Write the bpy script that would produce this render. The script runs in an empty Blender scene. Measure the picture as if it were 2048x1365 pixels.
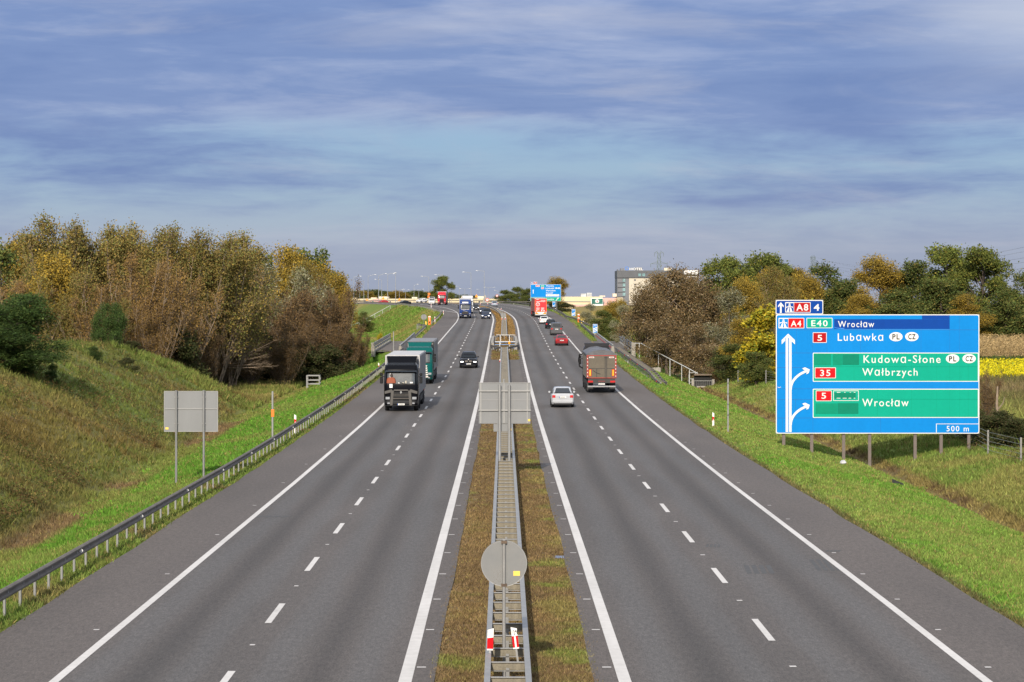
import bpy, math, random
import numpy as np
from mathutils import Vector, Matrix
R = math.radians
# ------------------------------------------------------------------ camera, sky, sun, exposure
scn = bpy.context.scene
COL = scn.collection
CAM_H = 7.95
FOC = 4860.0            # focal length in pixels of the 2048 px wide photograph
HOR = 612.5             # row of the level line of sight
cam_d = bpy.data.cameras.new('camera'); cam = bpy.data.objects.new('camera', cam_d); COL.objects.link(cam)
cam.location = (0, 0, CAM_H); cam.rotation_euler = (R(90), 0, 0)
cam_d.sensor_width = 36; cam_d.lens = 36 * FOC / 2048; cam_d.shift_y = -(682.5 - HOR) / 2048
cam_d.clip_start = 1; cam_d.clip_end = 20000
scn.camera = cam
scn.view_settings.view_transform = 'Standard'; scn.view_settings.look = 'None'
EXPO = 0.93
scn.view_settings.exposure = EXPO; scn.view_settings.gamma = 1
SUN_EL, SUN_AZ = 27.0, 188.0          # low sun behind the camera, a little to the left
sd = bpy.data.lights.new('sun', 'SUN'); sun = bpy.data.objects.new('sun', sd); COL.objects.link(sun)
sd.energy = 2.9; sd.angle = R(0.9); sd.color = (1.0, 0.90, 0.76)
_to = Vector((math.sin(R(SUN_AZ)) * math.cos(R(SUN_EL)), math.cos(R(SUN_AZ)) * math.cos(R(SUN_EL)), math.sin(R(SUN_EL))))
sun.rotation_euler = _to.to_track_quat('Z', 'Y').to_euler()

class NT:
    """small node-tree helper"""
    def __init__(s, tree): s.t = tree; s.n = tree.nodes; s.l = tree.links
    def new(s, kind, **kw):
        n = s.n.new(kind)
        for k, v in kw.items(): setattr(n, k, v)
        return n
    def set(s, sock, v):
        if isinstance(v, bpy.types.NodeSocket): s.l.new(v, sock)
        elif isinstance(v, (tuple, list)) and len(v) == 3 and sock.type == 'RGBA': sock.default_value = (*v, 1)
        else: sock.default_value = v
    def math(s, op, a, b=None, c=None, clamp=False):
        n = s.new('ShaderNodeMath', operation=op, use_clamp=clamp); s.set(n.inputs[0], a)
        if b is not None: s.set(n.inputs[1], b)
        if c is not None: s.set(n.inputs[2], c)
        return n.outputs[0]
    def mix(s, f, a, b, blend='MIX'):
        n = s.new('ShaderNodeMix', data_type='RGBA', blend_type=blend); s.set(n.inputs[0], f); s.set(n.inputs[6], a); s.set(n.inputs[7], b)
        return n.outputs[2]
    def ramp(s, f, stops, interp='LINEAR'):
        n = s.new('ShaderNodeValToRGB'); e = n.color_ramp.elements; n.color_ramp.interpolation = interp
        while len(e) < len(stops): e.new(0.5)
        for q, (p, c) in zip(e, stops):
            q.position = p; q.color = (*c, 1) if len(c) == 3 else c
        s.set(n.inputs[0], f); return n.outputs[0]
    def smooth(s, x, a, b):
        n = s.new('ShaderNodeMapRange', interpolation_type='SMOOTHSTEP'); s.set(n.inputs[0], x)
        n.inputs[1].default_value = a; n.inputs[2].default_value = b
        return n.outputs[0]
    def noise(s, vec, scale, detail=3, rough=.5, dist=0, dims='3D'):
        n = s.new('ShaderNodeTexNoise', noise_dimensions=dims)
        if vec is not None: s.set(n.inputs['Vector'], vec)
        n.inputs['Scale'].default_value = scale; n.inputs['Detail'].default_value = detail
        n.inputs['Roughness'].default_value = rough; n.inputs['Distortion'].default_value = dist
        return n.outputs[0]
    def scale(s, vec, xyz, off=(0, 0, 0)):
        n = s.new('ShaderNodeMapping'); s.set(n.inputs[0], vec); n.inputs[3].default_value = xyz; n.inputs[1].default_value = off
        return n.outputs[0]

def lin(r, g, b):
    f = lambda c: c / 12.92 if c <= .04045 else ((c + .055) / 1.055) ** 2.4
    return (f(r / 255), f(g / 255), f(b / 255))

world = bpy.data.worlds.new('World'); scn.world = world; world.use_nodes = True
W = NT(world.node_tree); W.n.clear()
SKY_S = 0.10
tc = W.new('ShaderNodeTexCoord').outputs['Generated']
sep = W.new('ShaderNodeSeparateXYZ'); W.l.new(tc, sep.inputs[0])
el = sep.outputs[2]
sky = W.new('ShaderNodeTexSky', sky_type='NISHITA', sun_disc=False, sun_elevation=R(SUN_EL), sun_rotation=R(SUN_AZ),
            air_density=1.0, dust_density=1.2, ozone_density=1.5)
K = 1 / (SKY_S * 2 ** EXPO)
cl = lambda r, g, b: tuple(c * K for c in lin(r, g, b))
# clear air between the clouds: hazy grey-blue low down, pale blue above, deeper blue higher
clear = W.ramp(W.math('DIVIDE', el, 0.16), [(0.0, cl(164, 168, 184)), (0.14, cl(166, 175, 196)), (0.27, cl(154, 178, 201)),
                                           (0.42, cl(142, 175, 207)), (0.60, cl(160, 176, 211)), (0.80, cl(146, 164, 208)), (1.0, cl(150, 166, 208))])
# stratocumulus: long streaks, stretched sideways
c1 = W.noise(W.scale(tc, (3.2, 0, 19), (3.1, 0, 1.7)), 1.0, 6, .52, .35)
c2 = W.noise(W.scale(tc, (8, 0, 60), (0.4, 0, 7.2)), 1.0, 6, .6, .5)
c3 = W.noise(W.scale(tc, (26, 0, 125), (5, 0, 2)), 1.0, 5, .62, .3)
body = W.math('ADD', W.math('MULTIPLY', c1, .62), W.math('ADD', W.math('MULTIPLY', c2, .30), W.math('MULTIPLY', c3, .17)))
# more cover towards the top, a clearer band near the horizon
band = W.ramp(W.math('DIVIDE', el, 0.16), [(0, (.12,) * 3), (.2, (.15,) * 3), (.36, (.06,) * 3), (.44, (.14,) * 3), (.52, (.30,) * 3), (.8, (.34,) * 3), (1, (.3,) * 3)])
cover = W.math('ADD', body, band)
m = W.smooth(cover, .57, .80)
thick = W.math('MULTIPLY_ADD', c2, .55, W.math('MULTIPLY', c1, .6))
thick = W.math('ADD', thick, W.math('MULTIPLY_ADD', c3, .22, -.045))
cloud = W.ramp(thick, [(.40, cl(184, 188, 209)), (.53, cl(149, 163, 202)), (.65, cl(115, 137, 189)), (.80, cl(97, 122, 180))])
cloud = W.mix(W.smooth(el, .055, .015), cloud, cl(150, 161, 188))
veil = W.math('MULTIPLY', W.smooth(W.noise(W.scale(tc, (5, 0, 42), (8.3, 0, .6)), 1.0, 7, .62, .6), .50, .74), .42)
low = W.mix(veil, W.mix(m, clear, cloud), cl(184, 186, 204))
# whiter opening high on the right
sx_ = W.math('MULTIPLY', W.smooth(sep.outputs[0], .13, .22), W.smooth(el, .075, .125)); low = W.mix(W.math('MULTIPLY', sx_, .75), low, cl(196, 202, 220))
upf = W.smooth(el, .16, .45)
fill_cloud = W.smooth(W.noise(W.scale(tc, (2.2, 2.2, 3.2)), 1.6, 6, .55, .2), .42, .66)
upper = W.mix(W.math('MULTIPLY_ADD', fill_cloud, .6, .25), sky.outputs[0], tuple(c * K for c in (1.62, 1.64, 1.68)))  # unseen sky above the frame: extra-bright clouds added as fill light
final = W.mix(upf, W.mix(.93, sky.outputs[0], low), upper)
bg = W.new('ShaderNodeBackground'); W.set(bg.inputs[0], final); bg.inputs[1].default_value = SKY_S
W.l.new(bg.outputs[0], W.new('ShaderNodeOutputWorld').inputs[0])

# ------------------------------------------------------------------ materials
MATS = {}
def mat(name, col, rough=.6, metal=0., var=.10, nscale=3., emit=0., spec=.5, coat=0., bump=0., streak=False):
    if name in MATS: return MATS[name]
    m = bpy.data.materials.new(name); m.use_nodes = True; t = NT(m.node_tree); b = t.n['Principled BSDF']
    tcn = t.new('ShaderNodeTexCoord').outputs['Object']
    n = t.noise(t.scale(tcn, (1, 1, .25)) if streak else tcn, nscale, 4, .6)
    n2 = t.noise(tcn, nscale * 9, 2, .6)
    f = t.math('MULTIPLY_ADD', n2, .35, t.math('MULTIPLY', n, .65))
    c0 = tuple(c * (1 - var * 1.6) for c in col); c1 = tuple(min(1, c * (1 + var * 1.6)) for c in col)
    t.set(b.inputs['Base Color'], t.ramp(f, [(.3, c0), (.7, c1)]))
    b.inputs['Roughness'].default_value = rough; b.inputs['Metallic'].default_value = metal
    b.inputs['Specular IOR Level'].default_value = spec; b.inputs['Coat Weight'].default_value = coat
    b.inputs['Coat Roughness'].default_value = .06
    if emit:
        b.inputs['Emission Color'].default_value = (1, .97, .9, 1); b.inputs['Emission Strength'].default_value = emit
    if bump:
        bn = t.new('ShaderNodeBump'); bn.inputs['Strength'].default_value = bump; bn.inputs['Distance'].default_value = .02
        t.l.new(n2, bn.inputs['Height']); t.l.new(bn.outputs[0], b.inputs['Normal'])
    MATS[name] = m; return m

def paint(name, col, var=.03): return mat(name, col, rough=.2, var=var, nscale=1.2, coat=0, spec=.5 if max(col) > .1 else .12)
STEEL = mat('galvanised_steel', (.25, .25, .245), .55, .35, .10, 2.5)
STEEL_D = mat('weathered_rail_steel', (.135, .12, .105), .7, .05, .2, 1.3, spec=.2)
POSTM = mat('galvanised_post', (.21, .21, .205), .5, .3, .08)
BROWNPOST = mat('brown_grey_post', (.125, .10, .088), .6, .2, .1)
SIGNBACK = mat('sign_back_grey', (.17, .175, .178), .55, .1, .05, 1.5, streak=True)
WHITE = mat('white_sheeting', (.60, .60, .58), .45, 0, .02)
CREAMW = mat('white_plastic', (.70, .69, .66), .5, 0, .05)
REDS = mat('red_sheeting', (.47, .004, .008), .6, 0, .04, spec=.12)
BLACKS = mat('black_sheeting', (.015, .015, .016), .5, 0, .05)
BLUES = mat('sign_blue', (.0, .175, .50), .6, 0, .05, .5, streak=True, spec=.12)
BLUED = mat('sign_deep_blue', (.0, .042, .25), .6, 0, .04, spec=.12)
GREENS = mat('sign_green', (.0, .285, .19), .6, 0, .04, .5, streak=True, spec=.12)
GREENP = mat('sign_green_patch', (.0, .205, .12), .6, 0, .06, spec=.12)
GREEND = mat('sign_green_dark_patch', (.0, .165, .098), .6, 0, .06, spec=.12)
SEAM = mat('sign_seam', (.002, .07, .25), .5, 0, .05)
RUBBER = mat('tyre_rubber', (.018, .018, .019), .85, 0, .2)
RIM = mat('alloy_rim', (.35, .35, .36), .35, .7, .1)
TRIM = mat('black_plastic_trim', (.014, .014, .015), .6, 0, .15, spec=.15)
CHASSIS = mat('dark_chassis', (.03, .029, .028), .7, 0, .25)
GLASS = mat('tinted_glass', (.012, .015, .018), .08, 0, .15, 2, spec=.5)
GLASSW = mat('truck_windscreen', (.035, .042, .045), .07, 0, .5, 1.4, spec=.8)
LAMPW = mat('headlamp_glass', (.27, .28, .30), .15, 0, .05)
LAMPON = mat('lit_headlamp', (.9, .9, .9), .2, 0, .02, emit=1.1)
TAIL = mat('tail_lamp_red', (.42, .015, .015), .25, 0, .08)
AMBER = mat('amber_reflector', (.80, .33, .01), .4, 0, .05)
PLATE = mat('number_plate_white', (.72, .72, .69), .5, 0, .03)
CHROME = mat('bright_metal', (.6, .6, .6), .25, .9, .05)
CONC = mat('pale_concrete', (.25, .23, .20), .85, 0, .16, 1.5, bump=.3)
TARP = mat('grey_curtain_tarpaulin', (.165, .165, .17), .6, 0, .06, 1)
TARPW = mat('pale_roof_tarpaulin', (.40, .39, .385), .6, 0, .1, 1)

# ------------------------------------------------------------------ mesh building
class MB:
    def __init__(s): s.v = []; s.f = []; s.m = []; s.mats = []; s.sm = []
    def mi(s, m):
        if m not in s.mats: s.mats.append(m)
        return s.mats.index(m)
    def add(s, verts, faces, m, smooth=False):
        o = len(s.v); k = s.mi(m); s.v.extend([tuple(p) for p in verts])
        for f in faces:
            s.f.append([i + o for i in f]); s.m.append(k); s.sm.append(smooth)
    def box(s, x0, x1, y0, y1, z0, z1, m):
        v = [(x, y, z) for z in (z0, z1) for y in (y0, y1) for x in (x0, x1)]
        s.add(v, [(0, 2, 3, 1), (4, 5, 7, 6), (0, 1, 5, 4), (2, 6, 7, 3), (0, 4, 6, 2), (1, 3, 7, 5)], m)
    def cbox(s, x0, x1, y0, y1, z0, z1, m, c=.03):
        """box with chamfered edges"""
        xs, ys, zs = (x0, x1), (y0, y1), (z0, z1); v = []; idx = {}
        for i in (0, 1):
            for j in (0, 1):
                for k in (0, 1):
                    sx, sy, sz = (1 - 2 * i) * c, (1 - 2 * j) * c, (1 - 2 * k) * c
                    for a, p in enumerate(((xs[i], ys[j] + sy, zs[k] + sz), (xs[i] + sx, ys[j], zs[k] + sz), (xs[i] + sx, ys[j] + sy, zs[k]))):
                        idx[i, j, k, a] = len(v); v.append(p)
        f = []
        for a in range(3):
            b, d = [q for q in range(3) if q != a]
            for e in (0, 1):
                q = []
                for (p, r) in ((0, 0), (1, 0), (1, 1), (0, 1)):
                    t = [0, 0, 0]; t[a] = e; t[b] = p; t[d] = r; q.append(idx[(*t, a)])
                f.append(q)
            for p in (0, 1):
                for r in (0, 1):
                    t0 = [0, 0, 0]; t0[b] = p; t0[d] = r; t1 = list(t0); t1[a] = 1
                    f.append([idx[(*t0, b)], idx[(*t1, b)], idx[(*t1, d)], idx[(*t0, d)]])
        for i in (0, 1):
            for j in (0, 1):
                for k in (0, 1): f.append([idx[i, j, k, 0], idx[i, j, k, 1], idx[i, j, k, 2]])
        s.add(v, f, m)
    def cyl(s, p0, p1, r, m, n=10, r1=None, smooth=True, cap=True):
        p0, p1 = Vector(p0), Vector(p1); r1 = r if r1 is None else r1
        q = (p1 - p0).to_track_quat('Z', 'Y')
        v = [tuple(p + q @ Vector((math.cos(a) * rr, math.sin(a) * rr, 0))) for p, rr in ((p0, r), (p1, r1)) for a in [2 * math.pi * i / n for i in range(n)]]
        s.add(v, [(i, (i + 1) % n, n + (i + 1) % n, n + i) for i in range(n)], m, smooth)
        if cap: s.add(v, [list(range(n))[::-1], [n + i for i in range(n)]], m)
    def tube(s, pts, r, m, n=6, cap=True):
        pts = [Vector(p) for p in pts]; rs = r if isinstance(r, (list, tuple)) else [r] * len(pts); v = []
        for i, p in enumerate(pts):
            d = pts[min(i + 1, len(pts) - 1)] - pts[max(i - 1, 0)]; q = d.to_track_quat('Z', 'Y')
            v += [tuple(p + q @ Vector((math.cos(2 * math.pi * k / n) * rs[i], math.sin(2 * math.pi * k / n) * rs[i], 0))) for k in range(n)]
        f = [(i * n + k, i * n + (k + 1) % n, (i + 1) * n + (k + 1) % n, (i + 1) * n + k) for i in range(len(pts) - 1) for k in range(n)]
        s.add(v, f, m, True)
        if cap: s.add(v, [list(range(n))[::-1], [len(v) - n + k for k in range(n)]], m)
    def loft(s, secs, m, closed=True, caps=True, smooth=True):
        n = len(secs[0]); v = [p for q in secs for p in q]
        f = [(i * n + k, i * n + (k + 1) % n, (i + 1) * n + (k + 1) % n, (i + 1) * n + k) for i in range(len(secs) - 1) for k in range(n if closed else n - 1)]
        s.add(v, f, m, smooth)
        if caps and closed: s.add(secs[0], [list(range(n))[::-1]], m); s.add(secs[-1], [list(range(n))], m)
    def extr(s, poly, axis, a, b, m):
        """polygon in the two other axes, extruded along axis from a to b"""
        def P(u, w, t): return {'x': (t, u, w), 'y': (u, t, w), 'z': (u, w, t)}[axis]
        n = len(poly); v = [P(u, w, a) for u, w in poly] + [P(u, w, b) for u, w in poly]
        s.add(v, [(i, (i + 1) % n, n + (i + 1) % n, n + i) for i in range(n)] + [list(range(n))[::-1], [n + i for i in range(n)]], m)
    def build(s, name, parent=None, loc=None, smooth_angle=None):
        me = bpy.data.meshes.new(name); me.from_pydata(s.v, [], s.f)
        for mm in s.mats: me.materials.append(mm)
        me.polygons.foreach_set('material_index', s.m); me.polygons.foreach_set('use_smooth', s.sm)
        me.update()
        o = bpy.data.objects.new(name, me); COL.objects.link(o)
        if parent is not None: o.parent = parent
        if loc: o.location = loc
        return o

def np_mesh(name, V, Fq, mats, col=None, uv=None, smooth=False, fm=None):
    """mesh from numpy arrays: V (n,3), Fq (m,k) faces of equal size"""
    me = bpy.data.meshes.new(name); V = np.asarray(V, np.float32); Fq = np.asarray(Fq, np.int32); k = Fq.shape[1]
    me.vertices.add(len(V)); me.vertices.foreach_set('co', V.ravel())
    me.loops.add(Fq.size); me.loops.foreach_set('vertex_index', Fq.ravel())
    me.polygons.add(len(Fq)); me.polygons.foreach_set('loop_start', np.arange(0, Fq.size, k, dtype=np.int32))
    me.polygons.foreach_set('loop_total', np.full(len(Fq), k, np.int32))
    for mm in mats: me.materials.append(mm)
    if fm is not None: me.polygons.foreach_set('material_index', np.asarray(fm, np.int32))
    me.polygons.foreach_set('use_smooth', np.full(len(Fq), smooth))
    me.update(calc_edges=True)
    if col is not None:
        a = me.color_attributes.new('tint', 'FLOAT_COLOR', 'POINT')
        a.data.foreach_set('color', np.c_[np.asarray(col, np.float32), np.ones(len(V), np.float32)].ravel())
    if uv is not None:
        l = me.uv_layers.new(name='metres'); l.data.foreach_set('uv', np.asarray(uv, np.float32)[Fq.ravel()].ravel())
    return me
def link(name, me, parent=None):
    o = bpy.data.objects.new(name, me); COL.objects.link(o)
    if parent is not None: o.parent = parent
    return o

def tag(o, label=None, cat=None, group=None, kind=None):
    if label: o['label'] = label
    if cat: o['category'] = cat
    if group: o['group'] = group
    if kind: o['kind'] = kind
    return o
def thing(name, label, cat, loc=(0, 0, 0), rot=(0, 0, 0), group=None):
    o = bpy.data.objects.new(name, None); COL.objects.link(o); o.location = loc; o.rotation_euler = rot
    o.empty_display_size = .3
    return tag(o, label, cat, group)
def dup(o, loc=None, rot=None, label=None, group=None, parent=None, scale=None):
    c = o.copy(); COL.objects.link(c)
    if parent is not None: c.parent = parent
    if loc is not None: c.location = loc
    if rot is not None: c.rotation_euler = rot
    if scale is not None: c.scale = scale
    if label: c['label'] = label
    if group: c['group'] = group
    for ch in list(o.children): dup(ch, parent=c)
    return c

# ------------------------------------------------------------------ the road's line and level
zd = [0, 110, 134, 158, 182, 206, 230, 254, 278, 302, 326, 350, 374, 398, 422, 446, 470, 494, 518, 542, 566, 590, 620, 655, 679, 720, 770, 830, 900, 1000, 6000]
zz = [0, 0, .06, .16, .30, .5, .77, 1.07, 1.42, 1.80, 2.2, 2.62, 3.02, 3.43, 3.84, 4.25, 4.66, 5.07, 5.47, 5.86, 6.24, 6.6, 7.02, 7.45, 7.72, 8.15, 8.58, 8.97, 9.25, 9.35, 9.35]
def Z(d): return np.interp(d, zd, zz)
def Cx(d):
    d = np.asarray(d, float); return .25 - .0034 * d - np.maximum(0, np.minimum(d, 1000) - 470) ** 2 / 7200 - np.maximum(0, d - 1000) * .147
def wf(d): return np.interp(d, [50, 350], [1, .96])
RES = dict(LO=(-10.1, [50, 165, 240, 337, 477, 573, 607, 640, 680, 740], [.33, .38, .34, .02, .15, 0, -.45, -1.1, -2.4, -5]),
           LD=(-6.35, [50, 180, 314, 420, 494, 569, 640], [.18, .16, .1, .04, .03, .1, .1]),
           LI=(-2.4, [50, 230, 460, 520, 576, 643], [.06, .0, -.04, .1, .3, -.2]),
           RI=(2.4, [50, 165, 360, 420, 520, 607], [-.08, -.17, -.2, -.03, -.1, -.3]),
           RD=(6.3, [50, 309, 445, 602, 678], [-.17, -.2, -.02, 0, -.6]),
           RO=(10.2, [50, 64, 123, 206, 313, 408, 527, 624, 700, 760], [-.22, -.18, -.25, -.3, -.24, -.08, 0, .45, .8, 0]),
           RP=(12.6, [50, 156, 274, 360, 465, 537, 640, 760], [0, 0, .3, .5, .75, .8, 1.6, 2.5]))
def line(k, d):
    o, a, b = RES[k]; return Cx(d) + o * wf(d) + np.interp(d, a, b)
PLd = [0, 60, 120, 240, 330, 438, 520, 560, 600, 660, 720, 780, 830, 880, 930, 1000, 6000]
PLx = [-12.4, -12.45, -12.5, -13.0, -13.5, -14.4, -15.0, -15.6, -18.3, -24.4, -32.3, -45, -58, -61, -62, -62, -62]
def PL(d): return np.interp(d, PLd, PLx)
def at(px, py, d): return ((px - 1024) * d / FOC, d, CAM_H - (py - HOR) * d / FOC)      # where a sighted thing stands, given its distance
def heading(d): return math.atan2(-(float(Cx(d + 5)) - float(Cx(d - 5))), 10)
def pitch(d): return math.atan2(float(Z(d + 6) - Z(d - 6)), 12)

# value noise
_rs = np.random.RandomState(7); _T = _rs.rand(256, 256)
def vn(x, y, s, o=0):
    x = np.asarray(x, float) / s + 37.7 + o * 13.1; y = np.asarray(y, float) / s + 91.3 + o * 7.7
    xi = np.floor(x).astype(int); yi = np.floor(y).astype(int); fx = x - xi; fy = y - yi
    fx = fx * fx * (3 - 2 * fx); fy = fy * fy * (3 - 2 * fy)
    g = lambda a, b: _T[a % 256, b % 256]
    return (g(xi, yi) * (1 - fx) + g(xi + 1, yi) * fx) * (1 - fy) + (g(xi, yi + 1) * (1 - fx) + g(xi + 1, yi + 1) * fx) * fy
def fbm(x, y, s, o=0): return .5 * vn(x, y, s, o) + .3 * vn(x, y, s / 2.3, o + 1) + .2 * vn(x, y, s / 5.1, o + 2)
def sst(x, a, b):
    t = np.clip((np.asarray(x, float) - a) / (b - a), 0, 1); return t * t * (3 - 2 * t)

# ------------------------------------------------------------------ terrain
DITCH_L = lambda d: np.interp(d, [40, 87, 140, 180, 245, 320], [-17.6, -18.2, -20.2, -21.6, -23.4, -24.5])
BR0, BR1 = 315., 359.          # the stretch carried by the bridge deck
def plat_l(d):
    b = np.interp(d, [BR0 - 1, BR0 + 1, BR1 - 1, BR1 + 1], [0, 1, 1, 0]); return (PL(d) - 1.3) * (1 - b) + (-18.2) * b
def plat_r(d):
    b = np.interp(d, [BR0 - 1, BR0 + 1, BR1 - 1, BR1 + 1], [0, 1, 1, 0]); return (line('RP', d) + 1.4) * (1 - b) + 15.9 * b
def ground(X, d):
    X = np.asarray(X, float); d = np.asarray(d, float); zr = Z(d) - .05
    rough = (fbm(X, d, 6, 3) - .5) * .35 + (fbm(X, d, 30, 5) - .5) * .5
    # left
    pl = plat_l(d); dl = DITCH_L(d)
    zb = np.interp(d, [0, 90, 245, 300, 420, 560, 900], [-1.0, -1.05, -1.4, -1.5, -1.0, 0, 2.5])
    slope = np.minimum(.5, (zr - zb) / np.maximum(1., pl - dl)); slope = np.where(d > 300, .52, slope)
    dpl = (plat_l(d + 6) - plat_l(d - 6)) / 12; dpl = np.where((d > 305) & (d < 368), 0, dpl)
    emb = np.maximum(zb, zr - np.maximum(0, pl - X) / np.sqrt(1 + dpl ** 2) * slope)
    # the long mound beside the ditch, ending near 228 m
    t = np.maximum(0, dl - 1.0 - X)
    crest = np.interp(d, [0, 70, 120, 150, 205, 216, 226, 240], [5.0, 5.0, 5.0, 4.7, 5.2, 4.6, 2.6, 0]) + (fbm(X, d, 14, 9) - .5) * 1.3
    rise = np.minimum(t * .5, crest + 1.0)
    rise = rise * sst(d, 243, 224)
    rise = rise * (1 - .75 * sst(t, 26, 60))
    left = np.maximum(emb + np.where(X < pl - 2, rough * .3, 0), zb + rise + rough * sst(t, 0, 4))
    # right
    pr = plat_r(d); dr = 22.4
    zbr = np.interp(d, [0, 250, 300, 420, 650, 900], [-2, -2, -2, -.8, 6.0, 6.6])
    s2 = np.maximum(.05, (zr - zbr) / np.maximum(1., dr - pr)); s2 = np.where(d > 300, np.maximum(.4, s2), s2)
    embr = np.maximum(zbr, zr - np.maximum(0, X - pr) * s2)
    q = X - 23.6
    bank = np.interp(q, [-1.2, -.8, 0, 3.6, 8, 14, 40], [-2.35, -2.35, -1.9, -1.0, -.75, -.45, 0]) + rough * .5 * sst(q, 0, 3)
    bank = bank + (zbr - (-2)) * 1.0
    bank = np.where(d > 420, np.maximum(zbr, bank), bank)
    # low rise in front of the wood beyond the ditch
    bank = bank + .9 * np.exp(-((X - 31) / 5) ** 2 - ((d - 245) / 34) ** 2)
    embr = embr - .35 * sst(X, 21.8, 22.8) * (d < 292); right = np.where(X > 23.0, bank, embr + np.where(X > pr + 2, rough * .3, 0))
    z = np.where(X < pl, left, np.where(X > pr, right, zr))
    far = sst(d, 1150, 1700)
    z = z * (1 - far) + 6.0 * far
    side = sst(np.abs(X), 260, 900)
    return z * (1 - side) + (np.minimum(6, np.maximum(0, (d - 300) / 100))) * side

dirt = (.10, .07, .035)
def zonecol(X, d):
    """ground cover colour and blade height by place: verge, ditch, mound, meadow"""
    X = np.asarray(X, float); d = np.asarray(d, float); n = X.shape
    fs = 1 + 3 * sst(d, 340, 380); n1 = fbm(X / fs, d / fs, 9, 11); n2 = fbm(X, d, 2.6, 21); n3 = fbm(X, d, 22, 31)
    C = lambda *c: np.broadcast_to(np.array(c), n + (3,))
    mixc = lambda a, b, t: a * (1 - t[..., None]) + b * t[..., None]
    bright = C(.080, .165, .020); green = C(.120, .165, .034); olive = C(.125, .140, .034); dry = C(.215, .170, .060); brown = C(.132, .090, .044); red = C(.16, .082, .032)
    pl = plat_l(d); dl = DITCH_L(d); pr = plat_r(d); c = Cx(d); u = X - c
    # median
    med = mixc(brown, olive, sst(n2 + .30 * sst(u, .2, 1.6) * (n1 + .2), .60, .88)); med = mixc(med, C(.17, .115, .05), sst(n1, .52, .68) * .6)
    med = mixc(med, C(.21, .13, .05), sst(d, 330, 370))
    sand = C(.24, .19, .125); med = mixc(med, sand, sst(u, 1.55, 1.95) * sst(n2, .35, .6) * .8 + 0 * n1); med = mixc(med, sand, sst(u, -1.6, -1.95) * sst(n2, .42, .65) * .6)
    # left verge, ditch, mound, meadow
    lv = mixc(bright, green, sst(n1, .5, .68)); lv = mixc(lv, olive, sst(n2, .62, .74) * .7)
    lv = mixc(lv, mixc(green * .8, mixc(olive, brown, sst(n1, .45, .6)), sst(n2, .38, .58)), sst(X, pl - .7, pl + .4) * .85)
    di = mixc(brown, olive, sst(n1, .42, .55)); di = mixc(di, green, sst(n3, .55, .65) * .6)
    mo = mixc(olive, dry, sst(n1, .40, .60) * .42); mo = mixc(mo, C(.085, .07, .025), sst(fbm(X, d, 3.5, 51), .56, .70) * .75); mo = mixc(mo, green, sst(n3, .5, .62) * .6); mo = mixc(mo, red, sst(n2 + n1, 1.12, 1.32) * .5)
    mo = mixc(mo, red, np.exp(-((X + 26) / 4.) ** 2 - ((d - 128) / 14) ** 2) * .6)
    me = mixc(olive, dry, sst(n1, .35, .6)); me = mixc(me, green, sst(n2, .55, .7) * .5)
    L = mixc(lv, di, sst(X, dl + 1.6, dl + .6)); L = mixc(L, mo * .88, sst(X, dl - .4, dl - 1.8))
    L = mixc(L, me, sst(d, 226, 246) * sst(X, dl + 3, dl))
    hill = mixc(green, dry, sst(n1, .38, .56) * .85); hill = mixc(hill, bright, sst(n3, .48, .6) * .6)
    L = mixc(L, hill, sst(d, 355, 365))
    # right
    rv = mixc(green, bright, sst(n1, .44, .6) * .8); rv = mixc(rv, dry, sst(n2, .64, .80) * .45)
    rv = mixc(rv, C(.075, .055, .028), sst(X, pr - .8, pr - 1.35) * .9)
    rd = mixc(dry, brown, sst(n2, .45, .55)); rd = rd * .8
    rb = mixc(green, dry, sst(n1, .42, .62) * .5); rb = mixc(rb, olive, sst(n3, .5, .6) * .6)
    Rr = mixc(rv, rd, sst(X, 21.8, 22.2)); Rr = mixc(Rr, rb, sst(X, 23.4, 23.8))
    Rr = mixc(Rr, mixc(rv, dry, np.full(n, .1)), sst(d, 295, 315) * sst(X, 40, 30))
    Rr = mixc(Rr, dry, sst(d, 470, 520) * sst(X, 13, 17))
    out = np.where((X < pl + 1.6)[..., None], L, np.where((X > pr - 1.7)[..., None], Rr, med))
    far = sst(d, 900, 1300); out = mixc(out, C(.09, .09, .035), far)
    out = mixc(out, mixc(C(.09, .085, .03), C(.13, .1, .05), sst(n3, .4, .6)), sst(X, 36, 44))
    return out

def ground_mat():
    m = bpy.data.materials.new('ground_cover'); m.use_nodes = True; t = NT(m.node_tree); b = t.n['Principled BSDF']
    a = t.new('ShaderNodeVertexColor', layer_name='tint').outputs[0]
    g = t.new('ShaderNodeNewGeometry').outputs['Position']
    n = t.noise(g, 1.1, 6, .7); n2 = t.noise(g, 9, 3, .7)
    f = t.math('MULTIPLY_ADD', n2, .5, t.math('MULTIPLY', n, .5))
    sc = t.ramp(f, [(.32, (.55, .52, .45)), (.5, (1, 1, 1)), (.68, (1.45, 1.4, 1.25))])
    t.set(b.inputs['Base Color'], t.mix(1, a, sc, 'MULTIPLY')); b.inputs['Roughness'].default_value = .95; b.inputs['Specular IOR Level'].default_value = .15
    bn = t.new('ShaderNodeBump'); bn.inputs['Strength'].default_value = .8; bn.inputs['Distance'].default_value = .12
    t.l.new(f, bn.inputs['Height']); t.l.new(bn.outputs[0], b.inputs['Normal'])
    return m
GROUND = ground_mat()
us = np.r_[-3000, -2000, -1300, -900, -650, -480, -360, -280, -220, -180, -150, -125, -105, -90, np.arange(-78, -34, 2.), np.arange(-34, 34.1, .8), np.arange(36, 80, 2.5), 90, 105, 125, 150, 180, 220, 280, 360, 480, 650, 900, 1300, 2000, 3000]
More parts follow.
